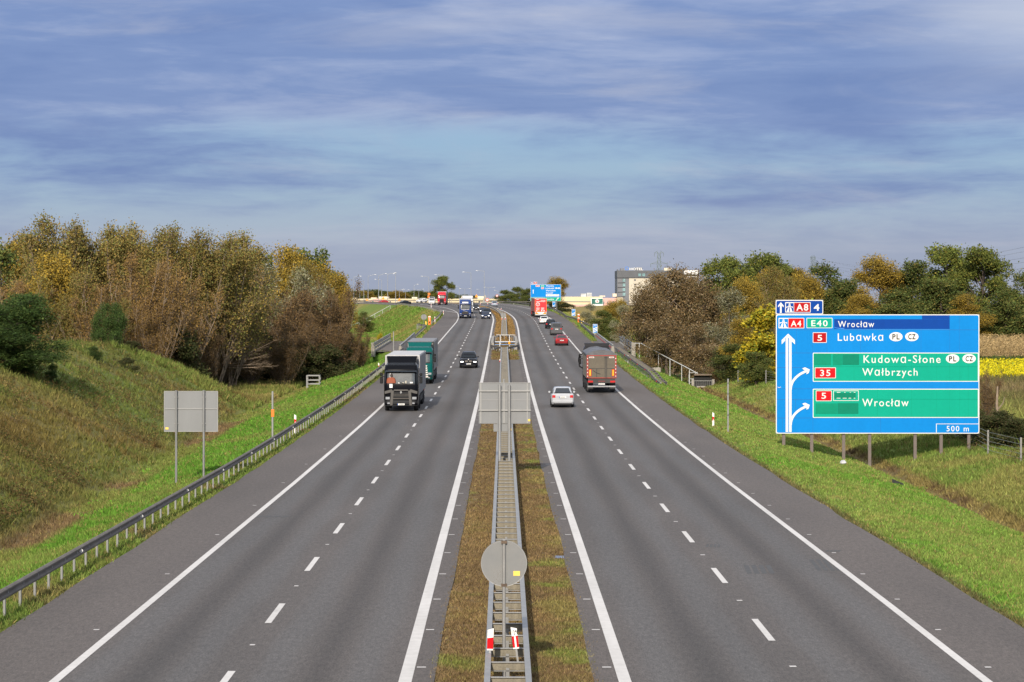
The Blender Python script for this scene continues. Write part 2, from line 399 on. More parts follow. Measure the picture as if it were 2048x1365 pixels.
ds = np.r_[-400, -150, -50, 0, 20, 35, np.arange(44, 300, 2.4), np.arange(300, 375, 1.), np.arange(376, 640, 5), np.arange(642, 1000, 3.), 1030, 1080, 1150, 1250, 1400, 1600, 1900, 2400, 3200, 4500, 7000]
DD, UU = np.meshgrid(ds, us, indexing='ij'); XX = UU + np.interp(DD, [0, 900, 1200], [0, 1, 1]) * 0 + Cx(np.clip(DD, 0, 1000)) * np.exp(-(UU / 120) ** 2)
GZ = ground(XX, DD)
# hollow under the open gap between the two bridge decks
hole = (np.abs(XX - Cx(DD)) < 1.5) & (DD > BR0 + 5) & (DD < BR1 - 6); GZ = np.where(hole, GZ - 2.2, GZ)
nr, nc = XX.shape
ii = np.arange(nr * nc).reshape(nr, nc)
quads = np.stack([ii[:-1, :-1], ii[:-1, 1:], ii[1:, 1:], ii[1:, :-1]], -1).reshape(-1, 4)
me = np_mesh('ground', np.c_[XX.ravel(), DD.ravel(), GZ.ravel()], quads, [GROUND], col=zonecol(XX, DD).reshape(-1, 3), smooth=True)
tag(link('ground', me), kind='structure')

def spot(px, py):
    """distance at which the line of sight through a picture point meets the ground"""
    q = np.arange(48, 900, .5); x = (px - 1024) * q / FOC; y = HOR + (CAM_H - ground(x, q)) * FOC / q
    k = np.nonzero(y <= py)[0]; return float(q[k[0]]) if len(k) else 200.
# ------------------------------------------------------------------ carriageways
def asphalt_mat(name, base, warm, tracks):
    m = bpy.data.materials.new(name); m.use_nodes = True; t = NT(m.node_tree); b = t.n['Principled BSDF']
    uv = t.new('ShaderNodeUVMap', uv_map='metres').outputs[0]
    s = t.new('ShaderNodeSeparateXYZ'); t.l.new(uv, s.inputs[0]); u = s.outputs[0]
    grain = t.noise(t.scale(uv, (1, .22, 1)), 9.0, 3, .8); g2 = t.noise(t.scale(uv, (1, .16, 1)), 30, 2, .8)
    blot = t.noise(t.scale(uv, (.45, .05, 1)), 1.0, 5, .6); patch = t.noise(t.scale(uv, (.16, .02, 1)), 1.0, 3, .6)
    fac = t.math('MULTIPLY_ADD', t.math('SUBTRACT', grain, .5), 1.2, 1.0)
    fac = t.math('MULTIPLY', fac, t.math('MULTIPLY_ADD', t.math('SUBTRACT', g2, .5), 1.3, 1.0))
    fac = t.math('MULTIPLY', fac, t.math('MULTIPLY_ADD', t.math('SUBTRACT', blot, .5), .5, 1.0))
    fac = t.math('MULTIPLY', fac, t.math('MULTIPLY_ADD', t.math('SUBTRACT', patch, .5), .35, 1.0))
    c = t.mix(t.smooth(patch, .3, .7), base, warm)
    if tracks:
        # polished wheel tracks (paler, bluer) and the oil-darkened strip along the middle of the lanes; u = metres from the lane line
        fr = t.math('PINGPONG', t.math('ADD', u, 0.0), 1.9)              # 0 at lane line / lane edge, 1.9 lane middle
        wob = t.math('MULTIPLY_ADD', t.math('SUBTRACT', blot, .5), 1.1, fr)
        tr = t.math('MULTIPLY', t.smooth(wob, .35, .85), t.smooth(wob, 1.55, 1.05))
        oil = t.smooth(wob, 1.25, 1.9)
        c = t.mix(t.math('MULTIPLY', tr, .55), c, (.093, .090, .089))
        fac = t.math('MULTIPLY', fac, t.math('MULTIPLY_ADD', oil, -.27, 1.0))
    mul = t.new('ShaderNodeVectorMath', operation='SCALE'); t.l.new(c, mul.inputs[0]); t.l.new(fac, mul.inputs['Scale'])
    t.l.new(mul.outputs[0], b.inputs['Base Color']); b.inputs['Roughness'].default_value = .82; b.inputs['Specular IOR Level'].default_value = .3
    bn = t.new('ShaderNodeBump'); bn.inputs['Strength'].default_value = .35; bn.inputs['Distance'].default_value = .01
    t.l.new(g2, bn.inputs['Height']); t.l.new(bn.outputs[0], b.inputs['Normal'])
    return m
ASPH = asphalt_mat('lane_asphalt', (.080, .072, .067), (.091, .079, .072), True)
SHOULD = asphalt_mat('shoulder_asphalt', (.090, .078, .071), (.100, .085, .076), False)
MEDP = asphalt_mat('crossing_asphalt', (.105, .094, .084), (.115, .10, .088), False)
JOINT = mat('bitumen_joint', (.035, .034, .033), .9, 0, .2)

dst = np.unique(np.r_[np.arange(0, 480, 3.), np.arange(480, 760, 4), np.arange(760, 1000, 8)])
def strip(name, fa, fb, m, dd, lift, nx=6, kind='structure', u0=None, ragged=0, rb=0):
    """paved strip between two lines that follow the road"""
    A = fa(dd); B = fb(dd)
    if ragged: A = A + (vn(A, dd, 5, 41) - .5) * ragged
    if rb: B = B + (vn(B, dd, 5, 42) - .5) * rb
    t = np.linspace(0, 1, nx + 1); X = A[:, None] * (1 - t) + B[:, None] * t; D = np.repeat(dd[:, None], nx + 1, 1)
    z = Z(D) + lift; V = np.c_[X.ravel(), D.ravel(), z.ravel()]
    ref = X - (u0(dd)[:, None] if u0 is not None else 0)
    i = np.arange(X.size).reshape(X.shape); q = np.stack([i[:-1, :-1], i[:-1, 1:], i[1:, 1:], i[1:, :-1]], -1).reshape(-1, 4)
    o = link(name, np_mesh(name, V, q, [m], uv=np.c_[ref.ravel(), D.ravel()], smooth=True))
    return tag(o, kind=kind)
dn = np.unique(np.r_[np.arange(0, 300, 1.2), dst])
strip('road', lambda d: line('LO', d) - .12, lambda d: line('LI', d) + .12, ASPH, dst, 0, 8, u0=lambda d: line('LD', d))
strip('road', lambda d: line('RI', d) - .12, lambda d: line('RO', d) + .12, ASPH, dst, 0, 8, u0=lambda d: line('RD', d))
strip('road_shoulder', PL, lambda d: line('LO', d) - .12, SHOULD, dn, 0, 6, ragged=.18)
strip('road_shoulder', lambda d: line('RO', d) + .12, lambda d: line('RP', d), SHOULD, dn, 0, 4, rb=.18)
strip('road_shoulder', lambda d: line('LI', d) + .12, lambda d: line('LI', d) + .62, SHOULD, dn, 0, 2, rb=.10)
strip('road_shoulder', lambda d: line('RI', d) - .62, lambda d: line('RI', d) - .12, SHOULD, dn, 0, 2, ragged=.10)
dm = np.arange(180, 291, 3.)
strip('road', lambda d: line('LI', d) + .60, lambda d: line('RI', d) - .60, MEDP, dm, -.004, 4)
# paved walkways on the bridge deck, outside the barriers
db = np.arange(BR0, BR1 + .1, 2.)
strip('path', lambda d: np.full_like(d, -17.75), lambda d: PL(d) - .3, MEDP, db, -.006, 3)
strip('path', lambda d: line('RP', d) + .3, lambda d: np.full_like(d, 15.5), MEDP, db, -.006, 3)
# bridge expansion joints across both carriageways
for dj in (BR0 + 3, BR1 - 5):
    mb = MB()
    for a, b_ in ((PL(dj), line('LI', dj) + .6), (line('RI', dj) - .6, line('RP', dj))):
        z = float(Z(dj)) + .005; mb.add([(a, dj - .22, z), (b_, dj - .22, z), (b_, dj + .22, z + .009), (a, dj + .22, z + .009)], [(0, 1, 2, 3)], JOINT)
    tag(mb.build('road_markings'), kind='structure')

def paint_mat():
    m = bpy.data.materials.new('worn_road_paint'); m.use_nodes = True; t = NT(m.node_tree); b = t.n['Principled BSDF']
    g = t.new('ShaderNodeNewGeometry').outputs['Position']
    n = t.noise(g, 3, 5, .75); n2 = t.noise(t.scale(g, (1, .15, 1)), .9, 3, .6)
    f = t.math('MULTIPLY_ADD', n2, .5, t.math('MULTIPLY', n, .5))
    t.set(b.inputs['Base Color'], t.ramp(f, [(.30, (.26, .245, .23)), (.40, (.46, .44, .415)), (.62, (.57, .545, .52))])); b.inputs['Roughness'].default_value = .7
    return m
PAINT = paint_mat()
def marking(k, d0, d1, w, lift=.006, step=4., f=None):
    dd = np.unique(np.r_[np.arange(d0, d1, step), d1]); X = line(k, dd) if f is None else f(dd)
    s = (np.gradient(X, dd) if len(dd) > 2 else 0); z = Z(dd) + lift
    V = np.concatenate([np.c_[X - w / 2, dd, z], np.c_[X + w / 2, dd, z]]); n = len(dd)
    q = np.array([(i, n + i, n + i + 1, i + 1) for i in range(n - 1)]); return V, q
VV, QQ = [], []
def addm(v, q):
    QQ.append(q + sum(len(a) for a in VV)); VV.append(v)
addm(*marking('LO', 5, 760, .21)); addm(*marking('LI', 5, 850, .28)); addm(*marking('RI', 5, 850, .27)); addm(*marking('RO', 5, 900, .21))
addm(*marking('LO', 575, 640, .25, f=lambda d: np.interp(d, [575, 606, 640], [-13.1, -17.2, -21.6])))
for k in range(-5, 70):
    d = 60.9 + 12 * k
    if d > 4:
        addm(*marking('LD', d, d + 4, .165, step=2)); addm(*marking('RD', d - 3.2, d + .8, .165, step=2))
        addm(*marking('LD', d + 8, d + 8.18, .12, f=lambda q: line('LD', q) + .02)); addm(*marking('RD', d + 4.6, d + 4.78, .15))
for k in range(0, 120):
    d = 10 + 6.2 * k
    if d < 560:
        for kk, o, w in (('LI', .28, .2), ('RI', -.30, .2)):
            addm(*marking(kk, d, d + .14, w, f=lambda q: line(kk, q) + o))
        if k % 2 == 0: addm(*marking('LO', d, d + .14, .14, f=lambda q: line('LO', q) - .5))
        addm(*marking('RO', d, d + .14, .14, f=lambda q: line('RO', q) + .42))
tag(link('road_markings', np_mesh('road_markings', np.concatenate(VV), np.concatenate(QQ), [PAINT])), kind='structure')
# tyre smears on the right carriageway
mb = MB(); SMEAR = mat('rubber_smear', (.058, .057, .057), .85, 0, .2)
for (px, py, w, l) in ((1522, 1148, .9, 2.4), (1660, 1142, .8, 3.2), (1290, 930, .8, 4), (1425, 1095, .5, 1.0), (540, 1035, 1.3, .6), (1665, 1104, .5, .5)):
    d = CAM_H * FOC / (py - HOR); x = (px - 1024) * d / FOC
    for j in range(4):
        a = x + (j - 1.5) * w / 4; mb.add([(a - w / 12, d, .0045), (a + w / 12, d, .0045), (a + w / 12 + .12, d + l, .0045), (a - w / 12 + .12, d + l, .0045)], [(0, 1, 2, 3)], SMEAR)
tag(mb.build('road_markings'), kind='structure')
# brick-red paved refuge beside each emergency telephone
BRICK = mat('red_concrete_paver', (.17, .085, .07), .9, 0, .2, 4)
for xs in ((-15.8, -14.35, 430, 452), (11.75, 13.3, 444, 474)):
    mb = MB(); x0, x1, a, b_ = xs; mb.add([(x0, a, float(Z(a)) + .002), (x1, a, float(Z(a)) + .002), (x1, b_, float(Z(b_)) + .002), (x0, b_, float(Z(b_)) + .002)], [(0, 1, 2, 3)], BRICK)
    tag(mb.build('pavement'), kind='structure')
# drain cover in the median
t = thing('drain_cover', 'small blue-grey metal drain cover lying in the median grass by the right carriageway', 'drain cover', (at(1121, 1114, 77.2)[0], 77.2, -.03))
mb = MB(); mb.cbox(-.17, .17, -.34, .34, -.03, .012, mat('drain_blue', (.16, .2, .3), .35, .3, .3, 6), .008); mb.build('plate', t)
mb = MB(); FR = mat('rusty_drain_frame', (.11, .08, .05), .9, 0, .3, 6)
mb.box(-.24, .24, .345, .42, -.05, .008, FR); mb.box(-.24, .24, -.42, -.345, -.05, .008, FR); mb.box(-.245, -.175, -.344, .344, -.05, .008, FR); mb.box(.175, .245, -.344, .344, -.05, .008, FR); mb.build('frame', t)

# ------------------------------------------------------------------ guardrails
def wprof(side):
    """W-beam section: (sideways, up); the wave bulges to +side"""
    return [(s * side, z) for s, z in ((0, .435), (.035, .45), (.075, .485), (.075, .525), (.02, .565), (.02, .615), (.075, .655), (.075, .695), (.035, .73), (0, .745),
                                       (-.012, .74), (.02, .72), (.055, .69), (.055, .66), (.004, .62), (.004, .56), (.055, .52), (.055, .49), (.02, .46), (-.012, .44))]
def sweep(mb, path, prof, m, smooth=False):
    P = np.array(path, float); T = np.gradient(P[:, :2], axis=0); T /= np.linalg.norm(T, axis=1)[:, None]
    secs = [[(p[0] + t[1] * s, p[1] - t[0] * s, p[2] + z) for s, z in prof] for p, t in zip(P, T)]
    mb.loft(secs, m, True, True, smooth)
def along(path, step, start=0.):
    P = np.array(path, float); L = np.r_[0, np.cumsum(np.linalg.norm(np.diff(P[:, :2], axis=0), axis=1))]
    out = []
    for s in np.arange(start, L[-1], step):
        p = [np.interp(s, L, P[:, k]) for k in range(3)]; q = [np.interp(min(L[-1], s + .5), L, P[:, k]) for k in (0, 1)]; r = [np.interp(max(0, s - .5), L, P[:, k]) for k in (0, 1)]
        out.append((p, math.atan2(q[1] - r[1], q[0] - r[0]) - math.pi / 2))
    return out
def repeat_part(name, proto, spots, root, cap=98):
    """the first spots as one part each (shared mesh); anything past the cap as one part"""
    me = proto
    for i, (p, a) in enumerate(spots[:cap]):
        o = link(name, me, root); o.location = Vector(p) - root.location; o.rotation_euler = (0, 0, a)
    if len(spots) > cap:
        n = len(me.vertices); co = np.empty(n * 3, np.float32); me.vertices.foreach_get('co', co); co = co.reshape(-1, 3)
        fs = [tuple(q.vertices) for q in me.polygons]; mi = [q.material_index for q in me.polygons]; V = []; F = []; M = []
        for j, (p, a) in enumerate(spots[cap:]):
            c, s = math.cos(a), math.sin(a); q = np.c_[co[:, 0] * c - co[:, 1] * s, co[:, 0] * s + co[:, 1] * c, co[:, 2]] + (np.array(p) - np.array(root.location))
            V += q.tolist(); F += [[k + j * n for k in f] for f in fs]; M += mi
        m2 = bpy.data.meshes.new(name); m2.from_pydata(V, [], F)
        for mm in me.materials: m2.materials.append(mm)
        m2.polygons.foreach_set('material_index', M); m2.update()
        tag(link(name, m2, root), kind='stuff')
def mesh_of(mb, name):
    o = mb.build(name); me = o.data; bpy.data.objects.remove(o); return me
mb = MB(); mb.box(-.03, .03, -.055, -.045, -1.0, .68, POSTM); mb.box(-.03, -.022, -.045, .05, -1.0, .68, POSTM); mb.box(.022, .03, -.045, .05, -1.0, .68, POSTM); mb.box(-.02, .1, -.043, .043, .55, .66, STEEL)
POST_ME = mesh_of(mb, 'post')
mb = MB(); mb.cyl((0, 0, 0), (0, -.02, 0), .055, CREAMW, 10); REFL_ME = mesh_of(mb, 'reflector')
mb = MB(); mb.cyl((0, 0, 0), (0, -.02, 0), .055, REDS, 10); REFLR_ME = mesh_of(mb, 'reflector')

def guardrail(label, path, side, step=2., refl=None, drop_end=False, group=None, ladder=False):
    """side: +1 wave faces +X, -1 wave faces -X"""
    root = thing('guardrail', label, 'guardrail', tuple(path[0]), group=group)
    P = [(p[0] - path[0][0], p[1] - path[0][1], p[2] - path[0][2]) for p in path]
    mb = MB(); sweep(mb, P, wprof(side), STEEL_D); mb.build('rail', root)
    if ladder:   # a second rail behind, joined by cross pieces
        mb = MB(); Q = [(x - side * .62, y, z) for x, y, z in P]; sweep(mb, Q, wprof(-side), STEEL_D); mb.build('rail', root)
        mb = MB(); mb.box(-.62 if side > 0 else -.02, .02 if side > 0 else .62, -.04, .04, .66, .72, STEEL_D); repeat_part('spacer', mesh_of(mb, 'spacer'), along(path, step, 1.), root)
    sp = [((p[0] - side * .07, p[1], p[2]), a) for p, a in along(path, step, .6)]
    repeat_part('post', POST_ME, sp, root)
    if refl:
        rs = [((p[0] + side * .07, p[1], p[2] + .60), a) for p, a in along(path, refl, 3.)]
        repeat_part('reflector', REFL_ME if side > 0 else REFLR_ME, rs, root, 60)
    return root
def rpath(fx, d0, d1, step=3., dz=0.):
    dd = np.unique(np.r_[np.arange(d0, d1, step), d1]); return [(float(fx(d)), float(d), float(Z(d)) + dz) for d in dd]
guardrail('long grey steel guardrail along the left shoulder from the near corner to the bridge', rpath(lambda d: PL(d) - .55, 46, BR0 - 3), 1, 2., 12.)
lf = rpath(lambda d: PL(d) - .8, BR1 + 9, 428) + [(-15.4, 431, 3.95), (-16.3, 434, 3.98), (-17.2, 440, 4.0), (-16.9, 446, 4.05)]
guardrail('grey guardrail beyond the bridge bending away behind the round sign on the left verge', lf, 1)
lg = [(-14.9, 452, 4.33)] + rpath(lambda d: PL(d) - .5, 460, 556, 6) + [(-16.6, 566, 6.22), (-18.0, 580, 6.42), (-19.6, 600, 6.7)] + rpath(lambda d: PL(d) - .9, 625, 900, 12)
guardrail('grey guardrail curving round the top of the green hillside towards the far ramp', lg, 1, 2.6)
guardrail('short double guardrail on the right verge sloping into the ground beside the tipper trailer',
          [(13.9, 228, .1), (13.75, 233, .28), (13.65, 238, .62)] + rpath(lambda d: line('RP', d) + 1.55, 242, BR0 - 3), -1, 2., 14., ladder=True)
guardrail('grey guardrail past the bridge on the right, ending at the red paved telephone bay', rpath(lambda d: line('RP', d) + .9, BR1 + 9, 444), -1, 2.)
rf = [(14.2, 452, 3.9), (13.6, 458, 4.2), (13.0, 468, 4.6), (12.75, 482, 4.86), (12.0, 492, 5.03)] + rpath(lambda d: np.interp(d, [500, 540, 590, 640, 760, 900], [11.4, 11.2, 10.4, 8.7, 1.5, -12]), 505, 900, 8)
guardrail('grey guardrail with flared end beside the right telephone post, following the far bend', rf, -1, 2.6)
guardrail('pale guardrail crossing behind the far carriageways below the long cream shopping centre', [(x, 905 + .05 * x, 9.35) for x in np.arange(-75, 8.1, 4)], 1, 4.)
guardrail('short pale guardrail in front of the dark green bushes beyond the far bend', [(x, 800 - 1.2 * x, 8.75) for x in np.arange(-6, 7.1, 2)], 1, 4.)

# median: two W-beams back to back, joined at every post
mb = MB()
for s in (-1, 1): pass
mb.box(-.035, .035, -.05, -.04, -.8, .60, POSTM); mb.box(-.035, -.027, -.04, .05, -.8, .60, POSTM); mb.box(.027, .035, -.04, .05, -.8, .60, POSTM)
mb.cbox(-.345, .345, -.012, .012, .55, .70, mat('spacer_beige', (.17, .15, .11), .65, .2, .3, 3), .004)
mb.box(-.345, .345, -.05, .012, .703, .722, STEEL); mb.box(-.345, .345, -.05, -.013, .53, .545, STEEL)
SPACER_ME = mesh_of(mb, 'spacer_post')
def median_rail(label, d0, d1, step=2., group=None):
    root = thing('guardrail', label, 'guardrail', (float(Cx(d0)) - .17, d0, float(Z(d0))), group=group)
    ax = lambda d: Cx(d) - .17 - np.interp(d, [40, 310], [0, .0])
    for s in (-1, 1):
        P = [(x - root.location.x + s * .37, y - d0, z - root.location.z) for x, y, z in rpath(ax, d0, d1, 4.)]
        mb = MB(); sweep(mb, P, wprof(s), STEEL_D); mb.build('rail', root)
        mb = MB(); sweep(mb, P, [(-.03 * s, .735), (.09 * s, .735), (.09 * s, .75), (-.03 * s, .75)], STEEL); mb.build('top_edge', root)
    repeat_part('spacer_post', SPACER_ME, along(rpath(ax, d0, d1, 4.), step, 1.2), root)
    return root
median_rail('double steel median guardrail with ladder-like spacers, from the foreground to the bridge', 40.2, BR0 - 3)
median_rail('narrow double median guardrail beyond the bridge, running under the far round sign', BR1 + 7, 640, 4.)

# where the decks part the median rail splits round the open gap
root = thing('guardrail', 'median guardrail splitting into a boat shape round the open gap between the bridge decks', 'guardrail', (float(Cx(336)), 312, float(Z(312))))
for s in (-1, 1):
    pts = [(s * .37, 312), (s * .75, 314.5), (s * 1.35, 318), (s * 1.78, 322), (s * 1.9, 328), (s * 1.9, 350), (s * 1.75, 357), (s * 1.1, 363), (s * .37, 366)]
    P = [(float(Cx(d)) - .17 + x - root.location.x, d - 312, float(Z(d)) - root.location.z) for x, d in pts]
    mb = MB(); sweep(mb, P, wprof(s), STEEL_D); mb.build('rail', root)
    W2 = [(p[0] - s * .25, p[1], p[2]) for p in P[3:7]]
    mb = MB(); sweep(mb, W2, [(-.17, -.3), (.17, -.3), (.17, .86), (-.17, .86)], CONC); mb.build('parapet', root)
    repeat_part('post', POST_ME, along([(p[0] + root.location.x - s * .07, p[1] + 312, p[2] + root.location.z) for p in P], 2., .5), root)
root = thing('railing', 'white tubular railing frames with a yellow lamp across the open gap in the median', 'railing', (float(Cx(338)), 322, float(Z(322))))
WHM = mat('white_painted_steel', (.5, .5, .49), .4, 0, .05)
for dd, zt in ((322, 1.15), (345, 1.35)):
    z0 = float(Z(dd)) - root.location.z; mb = MB()
    mb.box(-1.35, 1.35, dd - 322 - .04, dd - 322 + .04, z0 + zt - .07, z0 + zt, WHM)
    for x in (-.72, .55): mb.box(x - .045, x + .045, dd - 322 - .03, dd - 322 + .03, z0 - .5, z0 + zt - .1, WHM)
    mb.build('frame', root)
mb = MB(); mb.cyl((.55, -.1, .75), (.55, -.1, 1.1), .14, AMBER, 10); mb.build('lamp', root)
mb = MB(); PIPE = mat('blue_pipe', (.10, .17, .30), .4, .2, .1)
for y, z in ((2, .2), (12, .5), (19, .75)): mb.cyl((-1.5, y, z), (1.5, y, z), .07, PIPE, 8)
mb.build('pipe', root)

# bridge barriers: concrete with a steel hand rail; red reflective stripe on the right one
STRIPE = mat('red_stripe', (.42, .03, .025), .5, 0, .1)
for nm, fx, s, lab in (('l', lambda d: PL(d) - .95, 1, 'pale concrete bridge barrier with steel rail beside the left shoulder'), ('r', lambda d: line('RP', d) + 1.2, -1, 'cream concrete bridge barrier with red stripe beside the right shoulder')):
    pth = rpath(fx, BR0 - 3, BR1 + 9, 4.); root = thing('bridge_barrier', lab, 'barrier', pth[0])
    P = [(x - pth[0][0], y - pth[0][1], z - pth[0][2]) for x, y, z in pth]
    mb = MB(); sweep(mb, P, [(-.26, -.3), (.26, -.3), (.22, .3), (.14, .82), (-.14, .82)], CONC); mb.build('wall', root)
    mb = MB(); sweep(mb, P, [(-.09, .95), (.09, .95), (.09, 1.02), (-.09, 1.02)], STEEL)
    for i in range(1, len(P), 1): mb.box(P[i][0] - .04, P[i][0] + .04, P[i][1] - .04, P[i][1] + .04, P[i][2] + .82, P[i][2] + .95, STEEL)
    mb.build('hand_rail', root)
    if s < 0:
        mb = MB(); sweep(mb, P, [(-.188, .56), (-.18, .56), (-.157, .70), (-.172, .70)], STRIPE); mb.build('stripe', root)
    # parapet at the outer edge of the deck
    x = -17.9 if s > 0 else 15.6
    root = thing('bridge_parapet', ('dark steel bridge parapet with horizontal rails at the outer edge of the left deck', 'grey steel bridge parapet with horizontal rails beside the brown willows')[s < 0], 'parapet', (x, BR0 - 2, float(Z(BR0))))
    Q = [(0, d - BR0 + 2, float(Z(d) - Z(BR0))) for d in np.arange(BR0 - 2, BR1, 4.)]
    mb = MB(); sweep(mb, Q, [(-.2, -.6), (.2, -.6), (.2, .15), (-.2, .15)], CONC); mb.build('kerb', root)
    for z0, z1, o in ((1.08, 1.2, 0), (.78, .98, .02 * s), (.40, .62, .02 * s)):
        mb = MB(); sweep(mb, Q, [(-.05 + o, z0), (.05 + o, z0), (.05 + o, z1), (-.05 + o, z1)], STEEL); mb.build('rail', root)
    mb = MB(); mb.box(-.06, .06, -.08, .08, .15, 1.078, STEEL); pm = mesh_of(mb, 'post')
    repeat_part('post', pm, [((x + q[0] + .0, q[1] + BR0 - 2, q[2] + float(Z(BR0))), 0) for q in Q], root)
    mb = MB(); mb.cbox(-.22, .22, -.35, -.05, -.6, 1.22, CONC, .03); mb.build('end_post', root)
# service steps with a hand rail down the right bank beside the bridge
pts = [(15.6, 313, 3.15), (16.6, 312, 3.15), (19.0, 306, 1.75), (21.4, 300, .45), (22.6, 297, -.25)]
root = thing('stair_railing', 'long white sloping hand rail down the green bank to the right of the bridge', 'railing', pts[0])
Q = [tuple(np.array(p) - np.array(pts[0])) for p in pts]
mb = MB(); mb.tube(Q, .05, WHM, 8); mb.build('hand_rail', root)
for i in range(8):
    f = .06 + i * .13; L = np.linspace(0, 1, len(Q)); p = [np.interp(f, L, [q[k] for q in Q]) for k in range(3)]
    g = float(ground(p[0] + pts[0][0], p[1] + pts[0][1])) - pts[0][2]; mb = MB(); mb.cyl((p[0], p[1], min(g - .2, p[2] - .8)), p, .04, WHM, 8); mb.build('post', root)
for lab, (px, py, d) in (('grey concrete block in the grass below the long white hand rail', (1312, 722, 306)), ('pale concrete drain block beside the metal cage at the foot of the bank', (1402, 770, 296))):
    x, y, z = at(px, py, d); root = thing('concrete_block', lab, 'concrete block', (x, y, float(ground(x, y))))
    mb = MB(); mb.cbox(-.55, .55, -.4, .4, -.5, .42, CONC, .05); mb.box(-.55, .55, -.44, -.41, -.4, .3, CONC); mb.build('block', root)
# stairs up the far left hillside
root = thing('hillside_stairs', 'narrow concrete stairs with white hand rail climbing the far green hillside', 'stairs', (-36.0, 720, 8.0))
mb = MB(); n = 44
for i in range(n):
    f = i / n; x = -f * 17.5; y = -f * 12; g = float(ground(-36 + x, 720 + y)) - 8.0
    mb.box(x - .4, x + .0, y - .9, y + .9, g - .35, g + .12, CONC)
mb.build('steps', root)
mb = MB(); pr_ = []
for i in range(9):
    f = i / 8; x = -f * 17.5; y = -f * 12; g = float(ground(-36 + x, 720 + y)) - 8.0; pr_.append((x, y - 1.6, g + 1.25)); mb.cyl((x, y - 1.6, g - .2), (x, y - 1.6, g + 1.2), .05, WHM, 6)
mb.tube(pr_, .06, WHM, 6); mb.build('hand_rail', root)
# ------------------------------------------------------------------ lettering and signs
_TXT = {}
def glyphs(text, bold=.0, space=1.0):
    """outline mesh of a word in unit coordinates (0..1 by 0..1 of its own box)"""
    k = (text, bold, space)
    if k not in _TXT:
        c = bpy.data.curves.new('word', 'FONT'); c.body = text.replace('a', '\u0251') if any(q in text for q in 'rlwuz') else text; c.size = 1; c.offset = bold; c.resolution_u = 3; c.space_character = space
        o = bpy.data.objects.new('word', c); COL.objects.link(o); bpy.context.view_layer.update()
        dg = bpy.context.evaluated_depsgraph_get(); me = bpy.data.meshes.new_from_object(o.evaluated_get(dg))
        V = np.array([v.co[:2] for v in me.vertices]); F = [tuple(p.vertices) for p in me.polygons]
        bpy.data.objects.remove(o); bpy.data.curves.remove(c); bpy.data.meshes.remove(me)
        V = (V - V.min(0)) / np.maximum(1e-6, V.max(0) - V.min(0)); _TXT[k] = (V, F)
    return _TXT[k]

class Board:
    """draws flat sheeting on a board in the picture coordinates of a measured crop; x right, y down, k metres per unit"""
    def __init__(s, x0, y0, k): s.x0, s.y0, s.k = x0, y0, k; s.mb = MB()
    def p(s, x, y, lay): return ((x - s.x0) * s.k, -.03 - .004 * lay, -(y - s.y0) * s.k)
    def poly(s, pts, m, lay): 
        v = [s.p(x, y, lay) for x, y in pts]; a = sum(pts[i][0] * pts[(i + 1) % len(pts)][1] - pts[(i + 1) % len(pts)][0] * pts[i][1] for i in range(len(pts)))
        s.mb.add(v, [list(range(len(v)))[::-1] if a > 0 else list(range(len(v)))], m)
    def rect(s, x0, y0, x1, y1, m, lay, r=0):
        if r <= 0: s.poly([(x0, y0), (x1, y0), (x1, y1), (x0, y1)], m, lay); return
        pts = []
        for cx, cy, a0 in ((x1 - r, y0 + r, -90), (x1 - r, y1 - r, 0), (x0 + r, y1 - r, 90), (x0 + r, y0 + r, 180)):
            pts += [(cx + r * math.cos(R(a0 + q)), cy + r * math.sin(R(a0 + q))) for q in (0, 22, 45, 68, 90)]
        s.poly(pts, m, lay)
    def oval(s, cx, cy, rx, ry, m, lay): s.poly([(cx + rx * math.cos(a), cy + ry * math.sin(a)) for a in np.linspace(0, 2 * math.pi, 28, endpoint=False)], m, lay)
    def text(s, t, x0, y0, x1, y1, m, lay, bold=.004, space=1.22):
        V, F = glyphs(t, bold, space); v = [s.p(x0 + a * (x1 - x0), y1 + b * (y0 - y1), lay) for a, b in V]
        s.mb.add(v, F, m)
    def stroke(s, pts, w, m, lay):
        P = np.array(pts, float); T = np.gradient(P, axis=0); T /= np.linalg.norm(T, axis=1)[:, None]; N = np.c_[-T[:, 1], T[:, 0]] * w / 2
        for i in range(len(P) - 1): s.poly([tuple(P[i] + N[i]), tuple(P[i + 1] + N[i + 1]), tuple(P[i + 1] - N[i + 1]), tuple(P[i] - N[i])], m, lay)
    def motorway(s, x0, y0, x1, y1, ground_m, lay):
        """white motorway symbol: two lanes running under a bridge"""
        w, h = x1 - x0, y1 - y0; q = lambda a, b: (x0 + a * w, y0 + b * h)
        s.rect(x0, y0, x1, y1, WHITE, lay); s.rect(x0 + w * .05, y0 + h * .05, x1 - w * .0, y1 - h * .05, ground_m, lay + 1)
        for e in (0, 1):
            f = (lambda a: 1 - a) if e else (lambda a: a)
            s.poly([q(f(.14), .95), q(f(.42), .95), q(f(.47), .52), q(f(.33), .52)], WHITE, lay + 2)
            s.poly([q(f(.36), .42), q(f(.475), .42), q(f(.485), .06), q(f(.43), .06)], WHITE, lay + 2)
            s.poly([q(f(.08), .52), q(f(.14), .56), q(f(.20), .48), q(f(.5), .48), q(f(.5), .41), q(f(.12), .41)], WHITE, lay + 2)
    def build(s, name, root): return s.mb.build(name, root)

def lay_sign_top(b): pass
